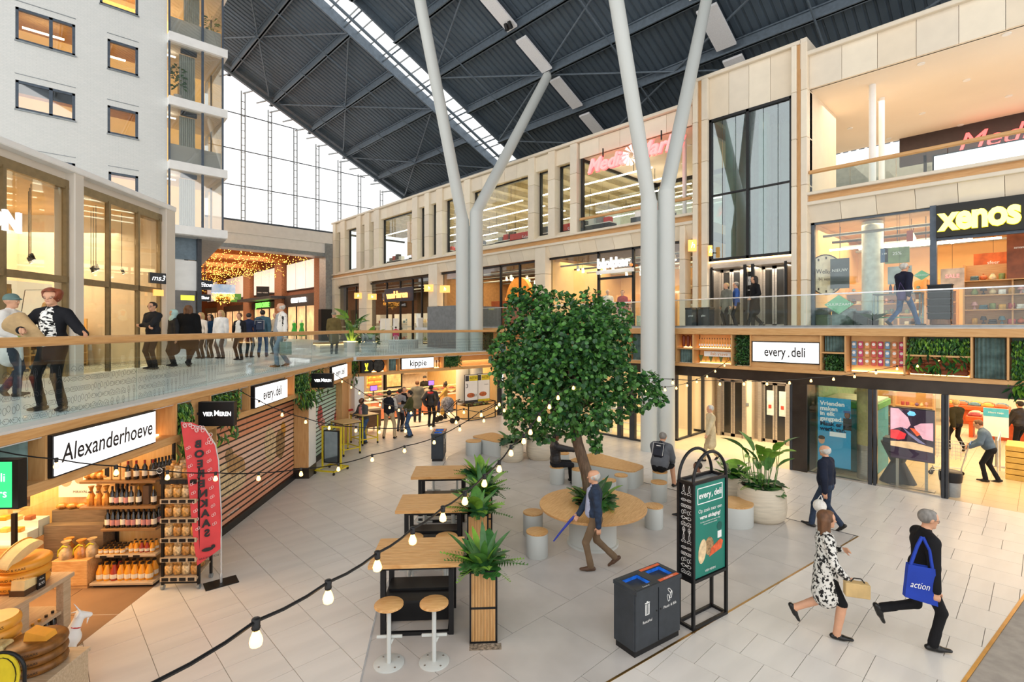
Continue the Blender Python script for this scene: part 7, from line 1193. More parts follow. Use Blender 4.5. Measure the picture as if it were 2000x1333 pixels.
# bread rack
pr_=G(308,1160); pr_=pr_+Vector((FX,FY,0))*.12; FRk=Fr(pr_.x,pr_.y,-41.); rk=thing('bread_rack','black wheeled rack with six shelves of packed pastries','rack',pr_,FRk.a); W_,D_,Hh=.56,.36,1.95; fm=MB()
for x in (0,W_):
    for y in (0,D_): fm.box(x-.018,x+.018,y-.018,y+.018,.08,Hh)
fm.box(0,W_,-.018,.018,.1,.14).box(0,W_,D_-.018,D_+.018,Hh-.03,Hh); obj('steel_frame',fm,M_BLK,rk); M_CRST=[mat('pastry_bag%d'%i,c,.3,var=(32,.45),spec=.8) for i,c in enumerate(("e0b272","d9a257","e8c594","c98f4a"))]
pm=[MB().box(-.06,.06,-.05,.05,0,.14,.022).prismY([(-.05,.135),(.05,.135),(.055,.17),(-.055,.17)],-.008,.008).mesh('pastry_bag',m,60) for m in M_CRST]
for i in range(6):
    z=.2+.31*i; s_=obj('shelf',MB().add([(0,-.06,z),(W_,-.06,z),(W_,D_,z+.1),(0,D_,z+.1),(0,-.06,z-.025),(W_,-.06,z-.025),(W_,D_,z+.075),(0,D_,z+.075)],[(0,1,2,3),(4,7,6,5),(0,4,5,1),(1,5,6,2),(2,6,7,3),(3,7,4,0)]),M_ASH,rk); obj('front_lip',MB().box(0,W_,-.08,-.06,z-.04,z+.03),M_ASH if i<5 else M_BLK,rk)
    for k in range(4): obj('price_card',MB().box(.03+.135*k,.13+.135*k,-.086,-.08,z-.03,z+.02),M_BLK,rk)
    for k in range(8):
        o=link('pastry_bag',pm[(i+k)%4],None,FRk.P(.08+.135*(k%4),.03+.16*(k//4),z+.01+.045*(k//4)+.02),FRk.a+.1*((k*7)%3-1)); o.scale=(1,1,1.15); tag(o,'packed pastry on the %s shelf of the black rack'%['lowest','second','third','fourth','fifth','top'][i],'pastry','pastries on shelf %s'%['one','two','three','four','five','six'][i])
for x in (0,W_): 
    for y in (0,D_): obj('caster',MB().cyl((x-.02,y,.04),(x+.02,y,.04),.04,n=12),M_GREY,rk)
ds=tag(obj('round_rack_sign',MB().cyl((0,0,0),(0,.01,0),.06,n=20).box(-.006,.006,.004,.008,-.12,0),M_BLK,None,FRk.P(-.02,-.05,1.92),FRk.a),'small round white lettered sign clipped on the bread rack','sign'); obj('ring',MB().tube([(.045*math.cos(a*.63),-.004,.045*math.sin(a*.63)) for a in range(11)],.005,4),M_TXTW,ds); text('print','BIO',.035,M_TXTW,ds,(0,-.004,0))
gs=thing('green_lightbox','green lit box sign at the left edge of the cheese shop','sign',FL.P(-1.28,-.5,2.36),FL.a-math.pi/2); obj('housing',MB().box(-.3,.12,-.05,.05,0,.5),M_BLK,gs); obj('face',MB().box(-.29,.06,-.056,-.05,.02,.48),mat('green_lit_face',"35c878",.4,emit=.9,var=(1,.05)),gs); text('print','vers',.12,M_TXTGLOW,gs,(-.08,-.06,.16)); text('print','deli',.12,M_TXTGLOW,gs,(-.08,-.06,.32))
# ================================================================ STRING LIGHTS
bulb_me=MB().lathe([(.006,0),(.012,-.006),(.022,-.03),(.026,-.046),(.022,-.062),(.008,-.07)],10).mesh('bulb',M_BULB,60); sock_me=MB().lathe([(.014,.012),(.018,.008),(.016,-.02),(.018,-.024),(.014,-.035)],8).mesh('bulb_socket',M_BLK,60)
def cable_pt(px,py,dep): d=ray(px,py); k=dep/FPX; return Vector((d[0]*k,d[1]*k,CH+d[2]*k))
def lights(label,pts,d0,d1,skip_first=False,ends=(0,0)):
    x0,x1=pts[0][0],pts[-1][0]; dep=lambda x:1/(1/d0+(1/d1-1/d0)*(x-x0)/(x1-x0)); W=[cable_pt(x,y,dep(x)) for x,y in pts]; o=W[0].copy(); t=thing('string_lights',label,'string lights',o,0.,'festoon lights'); path=[]
    for a,b in zip(W[:-1],W[1:]):
        for k in range(3): q=a+(b-a)*k/3; path.append(q-o+Vector((0,0,.0 if k==0 else -.012)))
    path.append(W[-1]-o); obj('cable',MB().tube(path,.0075,6),M_BLK,t,smooth=60)
    for i,q in enumerate(W):
        if i<ends[0] or i>=len(W)-ends[1]: continue
        s=link('bulb_socket',sock_me,t,q-o); link('bulb',bulb_me,s,(0,0,-.034))
    return t
lights('string lights rising from the lower frame edge to the tree',[(290,1340),(500,1214),(641,1138),(737,1081),(806,1033),(865,992),(908,962),(946,929),(975,902),(998,872),(1023,850),(1036,833),(1053,808),(1073,785),(1090,768),(1120,750)],1.6,8.7,ends=(1,0))
lights('string lights from the cheese shop fascia low across to the tree',[(-10,880),(110,897),(227,911),(327,921),(421,924),(505,924),(588,916),(661,907),(727,889),(790,872),(848,856),(898,831),(940,803),(975,783)],5.,9.3,ends=(1,0))
lights('string lights from the first deli board to the tree',[(465,761),(506,783),(551,803),(597,817),(643,829),(695,834),(741,837),(792,835),(842,829),(891,818),(945,815),(985,795)],9.2,9.8,ends=(1,0))
lights('string lights from the far deli board to the tree',[(640,719),(668,741),(686,752),(702,763),(722,775),(742,786),(761,791),(779,796),(803,801),(825,804),(855,803),(877,802),(906,799),(940,806),(970,790)],15.,10.,ends=(1,0))
lights('short string lights from the tree up to the right fascia',[(1215,745),(1260,758),(1299,756),(1321,753),(1342,748),(1361,741),(1381,731),(1397,721),(1415,710),(1431,698),(1444,685),(1457,671)],9.9,18.6,ends=(1,0))
lights('long string lights from the tree to the far right fascia',[(1225,736),(1314,741),(1406,744),(1453,744),(1498,744),(1542,742),(1584,738),(1628,735),(1669,730),(1711,723),(1752,715),(1792,710),(1834,701),(1872,693),(1909,682),(1947,670),(1975,662)],9.9,13.6,ends=(1,1))
# ================================================================ PEOPLE
def surfnet(D,o,h):
    s=D<0; nx,ny,nz=D.shape; c=np.zeros((nx-1,ny-1,nz-1),np.int8); offs=[(i,j,k) for i in (0,1) for j in (0,1) for k in (0,1)]
    for i,j,k in offs: c+=s[i:nx-1+i,j:ny-1+j,k:nz-1+k]
    mixed=(c>0)&(c<8); ci=np.argwhere(mixed); idx=-np.ones(c.shape,np.int64); idx[mixed]=np.arange(len(ci)); pos=np.zeros((len(ci),3)); cnt=np.zeros(len(ci))
    for a in offs:
        for ax in range(3):
            if a[ax]: continue
            b=list(a); b[ax]=1; va=D[ci[:,0]+a[0],ci[:,1]+a[1],ci[:,2]+a[2]]; vb=D[ci[:,0]+b[0],ci[:,1]+b[1],ci[:,2]+b[2]]; m=(va<0)!=(vb<0); t=np.where(m,va/np.where(m,va-vb,1),0)
            p=np.tile(np.array(a,float),(len(ci),1)); p[:,ax]+=t; pos+=p*m[:,None]; cnt+=m
    V=(ci+pos/cnt[:,None])*h+o; F_=[]
    for ax in range(3):
        sl0=[slice(1,-1)]*3; sl0[ax]=slice(0,-1); sl1=[slice(1,-1)]*3; sl1[ax]=slice(1,None); A=s[tuple(sl0)]; B=s[tuple(sl1)]; e=np.argwhere(A!=B); 
        if not len(e): continue
        fl=A[tuple(e.T)]; g=e.copy(); u,v=[q for q in range(3) if q!=ax]
        for q in (u,v): g[:,q]+=1
        def at_(du,dv): w=g.copy(); w[:,u]-=du; w[:,v]-=dv; return idx[tuple(w.T)]
        q=np.stack([at_(1,1),at_(0,1),at_(0,0),at_(1,0)],1); flip=fl if ax!=1 else ~fl; q[~flip]=q[~flip][:,::-1]; F_.append(q)
    return V,np.concatenate(F_)
def rc(P,a,b,ra,rb,ax=None,fl=1.):
    a=np.asarray(a,float); b=np.asarray(b,float); ba=b-a; pa=P-a
    if ax is not None: ax=np.asarray(ax,float); pa=pa+(fl-1)*(pa@ax)[...,None]*ax; ba=ba+(fl-1)*(ba@ax)*ax
    L2=max(ba@ba,1e-9); h=np.clip((pa@ba)/L2,0,1); return np.linalg.norm(pa-h[...,None]*ba,axis=-1)-(ra+(rb-ra)*h)
def sdfmesh(prims,h,name,mats,k=.018,cut=None):
    pts=np.array([q for p in prims for q in (np.asarray(p[0])-max(p[2],p[3]),np.asarray(p[0])+max(p[2],p[3]),np.asarray(p[1])-max(p[2],p[3]),np.asarray(p[1])+max(p[2],p[3]))]); lo=pts.min(0)-3*h; hi=pts.max(0)+3*h; n=np.ceil((hi-lo)/h).astype(int)+1; D=np.full(n,.2); g=[lo[i]+h*np.arange(n[i]) for i in range(3)]
    for p in prims:
        a,b,ra,rb=np.asarray(p[0]),np.asarray(p[1]),p[2],p[3]; m=max(ra,rb)+k+2*h; l=np.minimum(a,b)-m; u=np.maximum(a,b)+m; i0=np.clip(np.floor((l-lo)/h).astype(int),0,n-1); i1=np.clip(np.ceil((u-lo)/h).astype(int)+1,1,n); sl=tuple(slice(i0[q],i1[q]) for q in range(3))
        P=np.stack(np.meshgrid(*[g[q][sl[q]] for q in range(3)],indexing='ij'),-1); d=rc(P,a,b,ra,rb,*p[5:7]); E=D[sl]; kk=min(k,min(ra,rb)*.9); hh=np.clip(.5+.5*(E-d)/kk,0,1); D[sl]=E+(d-E)*hh-kk*hh*(1-hh)
    if cut is not None:
        P=np.stack(np.meshgrid(*g,indexing='ij'),-1); D=np.maximum(D,cut(P))
    V,F_=surfnet(D,lo,h); me=bpy.data.meshes.new(name); me.vertices.add(len(V)); me.vertices.foreach_set('co',V.ravel()); me.loops.add(F_.size); me.loops.foreach_set('vertex_index',F_.ravel().astype(np.int32)); me.polygons.add(len(F_)); me.polygons.foreach_set('loop_start',np.arange(0,F_.size,4,dtype=np.int32)); me.update(calc_edges=True)
    labs=sorted({p[4] for p in prims}); 
    for l in labs: me.materials.append(mats[l])
    if len(labs)>1:
        C=V[F_].mean(1); best=np.full(len(C),9.); li=np.zeros(len(C),np.int32)
        for p in prims: d=rc(C,p[0],p[1],p[2],p[3],*p[5:7]); m=d<best; best[m]=d[m]; li[m]=labs.index(p[4])
        me.polygons.foreach_set('material_index',li)
    me.shade_smooth(); return me
def ik(a,t,l1,l2,pole):
    a,t=np.array(a,float),np.array(t,float); d=t-a; L_=min(np.linalg.norm(d),(l1+l2)*.999); u=d/max(np.linalg.norm(d),1e-6); x=(l1*l1-l2*l2+L_*L_)/(2*L_); y=math.sqrt(max(l1*l1-x*x,0)); p=np.array(pole,float); p=p-(p@u)*u; p/=max(np.linalg.norm(p),1e-6); return a+u*x+p*y,a+u*L_
CLO={}
def cloth(c,**k):
    key='cloth_'+c
    return CLO.setdefault(key,mat(key,c,.8,var=(5,.14),bump=(35,.18),spec=.2,**k))
M_ZEB=mat('zebra_blouse',"f2f2ee",.7,col2="151515",var=(16,1),stretch=(1.2,1.,2.2),spec=.2); M_BWC=mat('mottled_coat',"e4e2dc",.8,col2="2b2a2a",var=(26,1),stretch=(1,1,.8),spec=.2); M_DENIM=mat('denim',"3f5f8a",.85,var=(12,.3)); M_DENJ=mat('dark_denim',"27374f",.85,var=(12,.3)); M_PUF=mat('puffer_black',"221f22",.45,var=(3,.2),stretch=(1,1,9),bump=(6,.6)); M_WJAC=mat('white_patterned_jacket',"eceae4",.8,col2="2a2a2a",var=(7,1),spec=.2)
for m_ in (M_ZEB,M_BWC,M_WJAC):
    r_=[n for n in m_.node_tree.nodes if n.type=='VALTORGB'][0].color_ramp.elements; r_[0].position,r_[1].position=(.5,.54) if m_ is not M_WJAC else (.6,.63)
HAIRC={k:mat('hair_'+k,c,.6,var=(20,.25),stretch=(1,1,.3)) for k,c in dict(grey="8f8a84",white="d8d4cc",brown="6f4b30",dark="2a211c",red="8a4426",blond="d3b27a",black="17130f").items()}
M_EYEW=mat('eye_white',"efe9e2",.3); M_EYED=mat('eye_dark',"2a1d16",.2); M_LIP=mat('lip',"a85a50",.5)
UP=np.array([0,0,1.])
def person(label,loc,alpha,H=1.75,top=None,bottom=None,shoe=None,skin=M_SKIN,hair='short',hc='dark',feet=None,hands=None,pz=.93,lean=0.,bulk=0.,coat=None,hy=0.,hp=0.,h=.02,shin=None,vest=None,front=None,glasses=False,grip=(.3,.3),sleeve=None,px_=0.,elbow=None,coatr=.2,belly=0.):
    top=top or cloth("2b2b2e"); bottom=bottom or cloth("26262a"); shoe=shoe or M_BLK; s=H/1.75
    feet=feet or [(.02,.1,0),(-.02,-.1,0)]; hands=hands or [(.05,.27,.78),(.05,-.27,.78)]; pel=np.array([px_,0,pz]); c_,n_=math.cos(lean),math.sin(lean)
    def T(p): q=np.array(p,float)-(0,0,.93); return pel+np.array([q[0]*c_+q[2]*n_,q[1],-q[0]*n_+q[2]*c_])
    X=np.array([c_,0,-n_]); pr=[]; A=lambda a,b,ra,rb,l,*e: pr.append((np.asarray(a,float),np.asarray(b,float),ra,rb,l,*e)); B=bulk
    A(T((0,-.07,1.33)),T((0,.07,1.33)),.115+B,.115+B,'top',X,1.1); A(T((0,0,1.32)),T((0.01+belly*.5,0,1.06)),.15+B,.135+B+belly,'top',X,1.3-belly*2); A(T((.0+belly*.3,-.05,1.02)),T((.0+belly*.3,.05,1.02)),.125+B,.125+B,'top',X,1.15)
    lb_='top' if coat else 'bottom'; A(pel+(0,-.07,.0),pel+(0,.07,.0),.12,.12,lb_,np.array([1.,0,0]),1.1)
    for sd in (1,-1): A(pel+(-.045,sd*.07,-.02),pel+(-.04,sd*.075,-.05),.09,.085,lb_); A(T((-.005,sd*.04,1.46)),T((0,sd*.165,1.4)),.05+B*.5,.066+B,'top')
    if coat: A(pel+(.0,0,.12),pel+(.0,0,coat-.93),.15+B,coatr,'top',np.array([1.,0,0]),1.2)
    A(T((-.012,0,1.44)),T((.012,0,1.56)),.058,.052,'skin'); A(T((-.012,0,1.435)),T((-.005,0,1.475)),.066+B*.4,.062+B*.3,'top')
    hcn=T((.02,0,1.632)); cy,sy=math.cos(hy),math.sin(hy); cp,sp=math.cos(hp+lean*.4),math.sin(hp+lean*.4); Rh=np.array([[cy*cp,-sy,cy*sp],[sy*cp,cy,sy*sp],[-sp,0,cp]])
    hd=lambda p: hcn+Rh@np.array(p,float)
    A(hd((-.022,0,.028)),hd((.018,0,.03)),.087,.083,'skin'); A(hd((.028,0,.0)),hd((.045,0,-.068)),.064,.042,'skin'); A(hd((.0,0,-.03)),hd((.03,0,-.06)),.06,.05,'skin'); A(hd((.058,-.03,.024)),hd((.058,.03,.024)),.032,.032,'skin')
    A(hd((.088,0,.016)),hd((.108,0,-.022)),.009,.014,'skin'); 
    for sd in (1,-1): A(hd((-.002,sd*.082,.012)),hd((-.002,sd*.08,-.022)),.02,.014,'skin',Rh@np.array([0,1.,0]),2.2); A(hd((.066,sd*.036,-.022)),hd((.06,sd*.04,-.035)),.018,.016,'skin')
    A(hd((.08,-.016,-.05)),hd((.08,.016,-.05)),.011,.011,'skin'); A(hd((.07,-.01,-.088)),hd((.07,.01,-.088)),.018,.018,'skin')
    wr=[]
    for i,sd in enumerate((1,-1)):
        sh=T((0,sd*.185,1.395)); po=elbow[i] if elbow else ((.1,sd,-.5) if hands is CROSS else (-.8,sd*.6,-.3)); el,w=ik(sh,hands[i],.285,.26,po); A(sh,el,.058+B,.046+B,'top'); sl='top' if not sleeve else sleeve
        A(el,w,.046+B*.9,.036+B*.7,sl); d=(w-el)/np.linalg.norm(w-el); nn=np.array([0,-sd,0.]); nn=nn-(nn@d)*d; nn/=max(np.linalg.norm(nn),1e-6); lt=np.cross(d,nn)*sd; lt=lt if lt[0]>=0 or abs(lt[0])<.3 else -lt
        A(w-d*.02,w+d*.03,.03,.03,'skin',nn,1.15); pe=w+d*.095; A(w+d*.02+lt*.012,pe+lt*.018,.024,.023,'skin',nn,1.7); A(w+d*.02-lt*.012,pe-lt*.018,.024,.023,'skin',nn,1.7); gp=grip[i]; wr.append((w,d,nn,lt))
        for k,(o,ln) in enumerate(((.03,.07),(.01,.08),(-.01,.075),(-.029,.058))):
            f0=pe+lt*o-d*.012; f1=f0+(d*math.cos(gp)+nn*math.sin(gp))*ln*.55; f2=f1+(d*math.cos(gp*2.4)+nn*math.sin(gp*2.4))*ln*.5; A(f0,f1,.0095,.009,'skin'); A(f1,f2,.009,.0075,'skin')
        t0=w+d*.03+lt*.03; t1=t0+(d*.6+lt*.75+nn*.35)*.04; t2=t1+(d*.9+lt*.1+nn*.4)*.035; A(t0,t1,.012,.0105,'skin'); A(t1,t2,.0105,.008,'skin')
    for i,sd in enumerate((1,-1)):
        hip=pel+(0,sd*.09,-.03); f=feet[i]; pitch=f[3] if len(f)>3 else 0.; yaw=f[4] if len(f)>4 else sd*.12; fw=np.array([math.cos(yaw)*math.cos(pitch),math.sin(yaw)*math.cos(pitch),-math.sin(pitch)]); ank=np.array([f[0],f[1],f[2]+.085]); kn,ank=ik(hip,ank,.43,.43,(1,sd*.1,.25)); A(hip,kn,.088,.064,'bottom')
        A(kn,ank,.062,.047,'shin' if shin else 'bottom'); 
        if not shin: A(kn*.35+ank*.65,ank+(kn-ank)*.06,.056,.058,'bottom')
        else: A(kn*.75+ank*.25,kn*.45+ank*.55,.055,.05,'shin')
        up=np.cross(fw,np.array([-math.sin(yaw),math.cos(yaw),0])); up=up if up[2]>0 else -up; bs=ank-up*.045; A(bs-fw*.05,bs+fw*.07,.04,.045,'shoe',up,1.15); A(bs+fw*.07,bs+fw*.17,.046,.034,'shoe',up,1.5); A(ank-up*.03,ank+up*.0,.04,.042,'shoe' if not shin else 'shin')
    if vest is not None: A(T((.0,0,1.33)),T((.0,0,1.0)),.18+B,.175+B,'vest',X,1.22); A(T((0,-.12,1.38)),T((0,.12,1.38)),.09+B,.09+B,'vest')
    if front is not None: [A(T((.05+B,y,1.38)),T((.062+B+belly,y*1.2,1.0)),.066,.085,'front',X,.9) for y in (-.03,.03)]; A(T((.03+B*.5,0,1.45)),T((.06+B,0,1.36)),.05,.05,'front')
    mats=dict(top=top,bottom=bottom,skin=skin,shoe=shoe,shin=shin or bottom,vest=vest or top,front=front or top)
    if sleeve and sleeve not in mats: mats[sleeve]=top
    P=Vector(loc); rz=math.atan2(RY,RX)+math.radians(alpha); t=thing('person',label,'person',P,rz,None); me=sdfmesh(pr,h/s,'body',mats); b=link('body',me,t); b.scale=(s,s,s)
    # hair
    q=[]; Hh=lambda a,b,ra,rb,*e:q.append((hd(a),hd(b),ra,rb,'hair',*e)); Ri=Rh.T
    low,frt=-.06,.05
    if hair=='short': Hh((-.028,0,.034),(.012,0,.04),.0935,.087)
    elif hair=='bald': Hh((-.024,0,.02),(.01,0,.02),.094,.088)
    elif hair in('long','bob'):
        Hh((-.03,0,.036),(.016,0,.042),.1,.092); e_=-.26 if hair=='long' else -.13
        for y in (-.06,0,.06): Hh((-.055,y,.0),(-.06,y*1.15,e_),.055,.04)
        for y in (-.085,.085): Hh((-.005,y,.0),(-.0,y*1.05,e_*.85),.032,.025)
        low=-.4
    elif hair=='puff': 
        for a_ in range(9): Hh((-.03+.03*math.cos(a_*.7),.05*math.sin(a_*.7),.06),(-.02+.05*math.cos(a_*.7),.07*math.sin(a_*.7),.075),.072,.058)
        Hh((-.03,0,.03),(.02,0,.05),.106,.102); low=-.06
    elif hair=='bun': Hh((-.028,0,.035),(.014,0,.042),.096,.09); Hh((-.05,0,.14),(-.05,0,.145),.045,.045)
    elif hair=='cap': Hh((-.022,0,.045),(.014,0,.05),.098,.094); Hh((.09,-.03,.045),(.09,.03,.045),.05,.05,Rh@np.array([0,0,1.]),4.); low=.02; frt=9
    elif hair=='hijab': Hh((-.03,0,.03),(.012,0,.035),.105,.1); Hh((-.02,0,-.06),(-.01,0,-.16),.1,.13); frt=.062; low=-.4
    def cut(Pg):
        L_=(Pg-hcn)@Rh; x,y,z=L_[...,0],L_[...,1],L_[...,2]
        d=np.maximum(low-z-(.0 if low<-.1 else np.clip(-x,0,.1)*.6),np.minimum(x-frt+np.clip(z-.06,-.2,0)*.35,.09-z)) if frt<5 else low-z
        if hair=='bald': d=np.maximum(d,z-.045+np.clip(x,-.1,.1)*.3)
        return d
    hm={'hair':HAIRC[hc] if isinstance(hc,str) else hc}; o=link('hair' if hair not in('cap','hijab') else ('cap' if hair=='cap' else 'headscarf'),sdfmesh(q,min(h,.012)/s,'hair',hm,.012,cut),t); o.scale=(s,s,s)
    if h<=.0125:
        for sd in (1,-1):
            p=hd((.0835,sd*.032,.004)); e=link('eye',MB().ball((0,0,0),.0125,12,8).mesh('eye',M_EYEW,60),t,tuple(p*s)); e.scale=(s,s,s*.72); p2=Rh@np.array((.0095,0,0)); link('iris',MB().ball((0,0,0),.0062,10,6).mesh('iris',M_EYED,60),e,tuple(p2))
        l_=MB().tube([tuple(hd((.0905,y,-.053+.003*(y/.018)**2)))for y in (-.018,-.009,0,.009,.018)],.0042,6); o=obj('mouth',l_,M_LIP,t,smooth=60); o.scale=(s,)*3
    if glasses:
        g=MB()
        for sd in (1,-1):
            g.tube([tuple(hd((.092-.012*math.cos(k*.63)*(0)+0,sd*.034+.024*math.cos(k*.63),.004+.019*math.sin(k*.63)))) for k in range(11)],.0024 if h<.0125 else .005,5); g.tube([tuple(hd((.09,sd*.057,.01))),tuple(hd((.02,sd*.086,.012)))],.0022,5)
        g.tube([tuple(hd((.095,-.01,.006))),tuple(hd((.095,.01,.006)))],.0024,5); o=obj('glasses',g,M_BLK,t); o.scale=(s,)*3
    M=Matrix.Translation(P)@Matrix.Rotation(rz,4,'Z'); 
    return t,(lambda x,y,z:M@Vector((x*s,y*s,z*s))),rz,[(tuple(w*s),) for w,_,_,_ in wr]
STR=lambda a=.3,b=-.3,lift=.1:[(a,.09,0,-.12),(b,-.09,lift,.75)]; STL=lambda a=.3,b=-.3,lift=.1:[(b,.09,lift,.75),(a,-.09,0,-.12)]
SWG=[(.22,.26,.85),(-.18,-.27,.82)]; SWG2=[(-.18,.27,.82),(.22,-.26,.85)]; CROSS=[(.2,-.15,1.15),(.24,.14,1.1)]; SITF=[(.42,.13,0),(.42,-.13,0)]
LEAN=[(.35,.2,1.02),(.35,-.2,1.02)]
# --- foreground walkers
pA=G(1800,1262); t,WL,rz,_=person('man in black jacket walking right with a blue tote bag',pA,-14,1.8,cloth("1b1b1e"),cloth("1d1d20"),mat('black_shoe',"141414",.3),hc='grey',feet=[(-.42,.09,.3,1.15),(.08,-.09,0)],hands=[(.2,.24,.86),(.02,-.3,.8)],lean=.08,bulk=.022,h=.0115,glasses=True,hp=.1)
M_TOTE=mat('tote_blue',"1c3fae",.8,var=(3,.15)); o=thing('tote_bag','royal blue shoulder tote with white lettering','bag',WL(-.12,-.3,.72),rz); obj('pouch',MB().add([(-.2,-.0,.02),(.16,-.0,-.06),(.12,-.02,.42),(-.17,-.02,.45),(-.2,.07,.02),(.16,.07,-.06),(.12,.05,.42),(-.17,.05,.45)],[(0,1,2,3),(5,4,7,6),(1,5,6,2),(4,0,3,7),(4,5,1,0)]),M_TOTE,o); obj('strap',MB().tube([(-.14,.0,.44),(-.04,.06,.66),(.04,.12,.76)],.02).tube([(.1,.0,.41),(.1,.06,.62),(.05,.12,.76)],.02),M_TOTE,o); text('lettering','action',.12,M_TXTW,o,(-.045,-.022,.19),shear=.2,spin=-.12,fit=.21)
pA=G(1612,1240); t,WL,rz,_=person('woman in black and white mottled coat walking right with a tan box bag',pA,-18,1.69,M_BWC,cloth("19191b"),mat('black_shoe',"141414",.3),hair='long',hc='brown',feet=[(-.36,.08,.2,1.1),(.12,-.08,0)],hands=[(.22,.02,1.22),(.2,-.2,.92)],coat=.6,coatr=.21,bulk=.012,h=.0115,shin=M_SKIN,elbow=[(-.3,.8,-.6),(-.7,-.6,-.4)])
o=thing('box_bag','tan cardboard handle box held by the woman in the mottled coat','bag',WL(.3,-.25,.75),rz); obj('box',MB().box(-.13,.15,-.06,.06,-.03,.15,.008),mat('kraft_tan',"d2b27a",.7),o); obj('handle',MB().tube([(-.06,0,.15),(-.02,0,.2),(.06,0,.2),(.1,0,.15)],.008),M_BLK,o)
pA=G(1613,1034); t,WL,rz,_=person('bald man in navy jacket walking away with a plastic bag',pA,128,1.74,cloth("1f2536"),M_DENJ,mat('black_shoe',"141414",.3),hair='bald',hc='white',feet=STR(.24,-.26,.06),hands=[(-.1,.3,.82),(.02,-.42,.86)],bulk=.03,h=.0125,belly=.02)
o=thing('plastic_bag','thin white carrier bag in the hand of the man in navy','bag',WL(-.02,.36,.45),rz); obj('sack',MB().ball((0,0,.12),(.13,.1,.13),12,8),mat('white_plastic',"ece8e0",.35,var=(9,.15)),o); obj('handles',MB().tube([(-.05,0,.22),(-.03,0,.34)],.008).tube([(.05,0,.22),(-.02,0,.34)],.008),M_WHITE,o); obj('contents',MB().ball((.07,-.06,.08),(.06,.05,.06),10,6),PAL[3],o)
pA=G(1162,1112); t,WL,rz,_=person('white haired man in denim jacket walking left past the round table',pA,176,1.72,M_DENJ,cloth("7b6650"),mat('brown_shoe',"5a3f2c",.5),hair='bald',hc='white',feet=[(.08,.08,0),(-.36,-.08,.1,.7)],hands=[(-.04,.28,.8),(.3,-.12,.88)],bulk=.02,h=.0115,front=cloth("aab0c9"))
tag(obj('folded_umbrella',MB().tube([(0,0,0),(.12,0,-.12),(.3,0,-.34),(.42,0,-.5)],.03,8,.012),mat('umbrella_blue',"2f3fa8",.5),None,WL(.3,-.14,.92),rz),'slim blue folded umbrella held before the man in denim','umbrella')
# --- seated
S_=G(1088,944); person('seated person in black puffer jacket facing right',S_-Vector((0,0,0)),8,1.74,M_PUF,cloth("232327"),skin=M_SKIND,hc='black',pz=.56,feet=SITF,hands=[(.42,.12,.86),(.5,-.1,.9)],bulk=.035,h=.0125,hp=.12,px_=-.05)
S_=G(1289,955); t,WL,rz,_=person('seated man in grey shirt and shorts with a backpack',S_,50,1.86,cloth("6a6d74"),cloth("17171a"),hc='grey',pz=.56,feet=[(.34,.16,0),(.38,-.2,0)],hands=[(.42,.14,.6),(.42,-.14,.6)],lean=.3,bulk=.05,h=.0125,shin=M_SKIN,hp=.3,belly=.04,px_=-.05)
def backpack(label,p,rz,m,s=1.,tilt=.3):
    o=thing('backpack',label,'backpack',p,rz); b=obj('bag_body',MB().box(-.09,.09,-.15,.15,0,.42,.05),m,o); obj('front_pocket',MB().box(-.13,-.085,-.12,.12,.03,.24,.03),m,o); obj('piping',MB().tube([(-.1,-.15,.05),(-.1,-.15,.38),(-.1,.15,.38),(-.1,.15,.05)],.006),M_TXTW,o); obj('handle',MB().tube([(0,-.05,.42),(0,0,.46),(0,.05,.42)],.01),M_BLK,o); obj('print_strip',MB().box(-.094,-.088,-.06,.06,.3,.32),M_TXTW,o); o.rotation_euler=(0,tilt,rz); o.scale=(s,)*3; return o
backpack('black backpack with white piping on the seated man',WL(-.1,.0,.78),rz,mat('backpack_navy',"1b2030",.6),.95,.35)
person('dark haired child sitting half hidden behind the totem',(10.75,5.3,0),185,1.55,cloth("d9d2c6"),cloth("3a4150"),skin=M_SKIND,hc='black',pz=.56,feet=SITF,hands=[(.3,.1,.66),(.3,-.1,.66)],h=.02); drum_stool('drum stool hidden behind the totem under the child',Vector((10.8,5.34,0)),.18,.42)
person('white haired man in a beige coat walking past the lifts',G(1388,900),180,1.74,cloth("d8c7a2"),cloth("bba57f"),hc='white',feet=STR(.25,-.25,.05),hands=SWG,coat=.55,bulk=.02,h=.018)
# --- store
pC=G(1935,942); t,WL,rz,_=person('person in denim jacket bending over a shopping trolley',pC,135,1.7,cloth("5b7086"),cloth("1d1f24"),hc='brown',feet=[(.1,.1,0),(-.15,-.1,0,.3)],hands=[(.42,.22,.95),(.42,-.22,.95)],lean=.35,bulk=.03,h=.0125,hp=.2,belly=.03)
ca=thing('shopping_trolley','wire shopping trolley pushed by the person in denim','trolley',WL(.52,0,0),rz); wm=MB()
for k in range(9): x=.0+.1*k; wm.tube([(x,-.27+.003*k,.95-.005*k),(x,-.2,.5),(x,.2,.5),(x,.27-.003*k,.95-.005*k)],.004,4)
for z,y in ((.55,.21),(.65,.225),(.75,.24),(.85,.255),(.95,.27)): 
    for s_ in (-1,1): wm.tube([(0,s_*y,z),(.8,s_*y*.9,z)],.004 if z<.9 else .008,4)
obj('wire_basket',wm,M_CHROME,ca); obj('chassis',MB().tube([(-.08,-.25,.98),(.1,-.24,.2),(.75,-.2,.14)],.014).tube([(-.08,.25,.98),(.1,.24,.2),(.75,.2,.14)],.014),M_CHROME,ca); obj('handle_bar',MB().cyl((-.1,-.27,1.0),(-.1,.27,1.0),.017,n=10),mat('handle_blue',"2a6fc0",.4),ca)
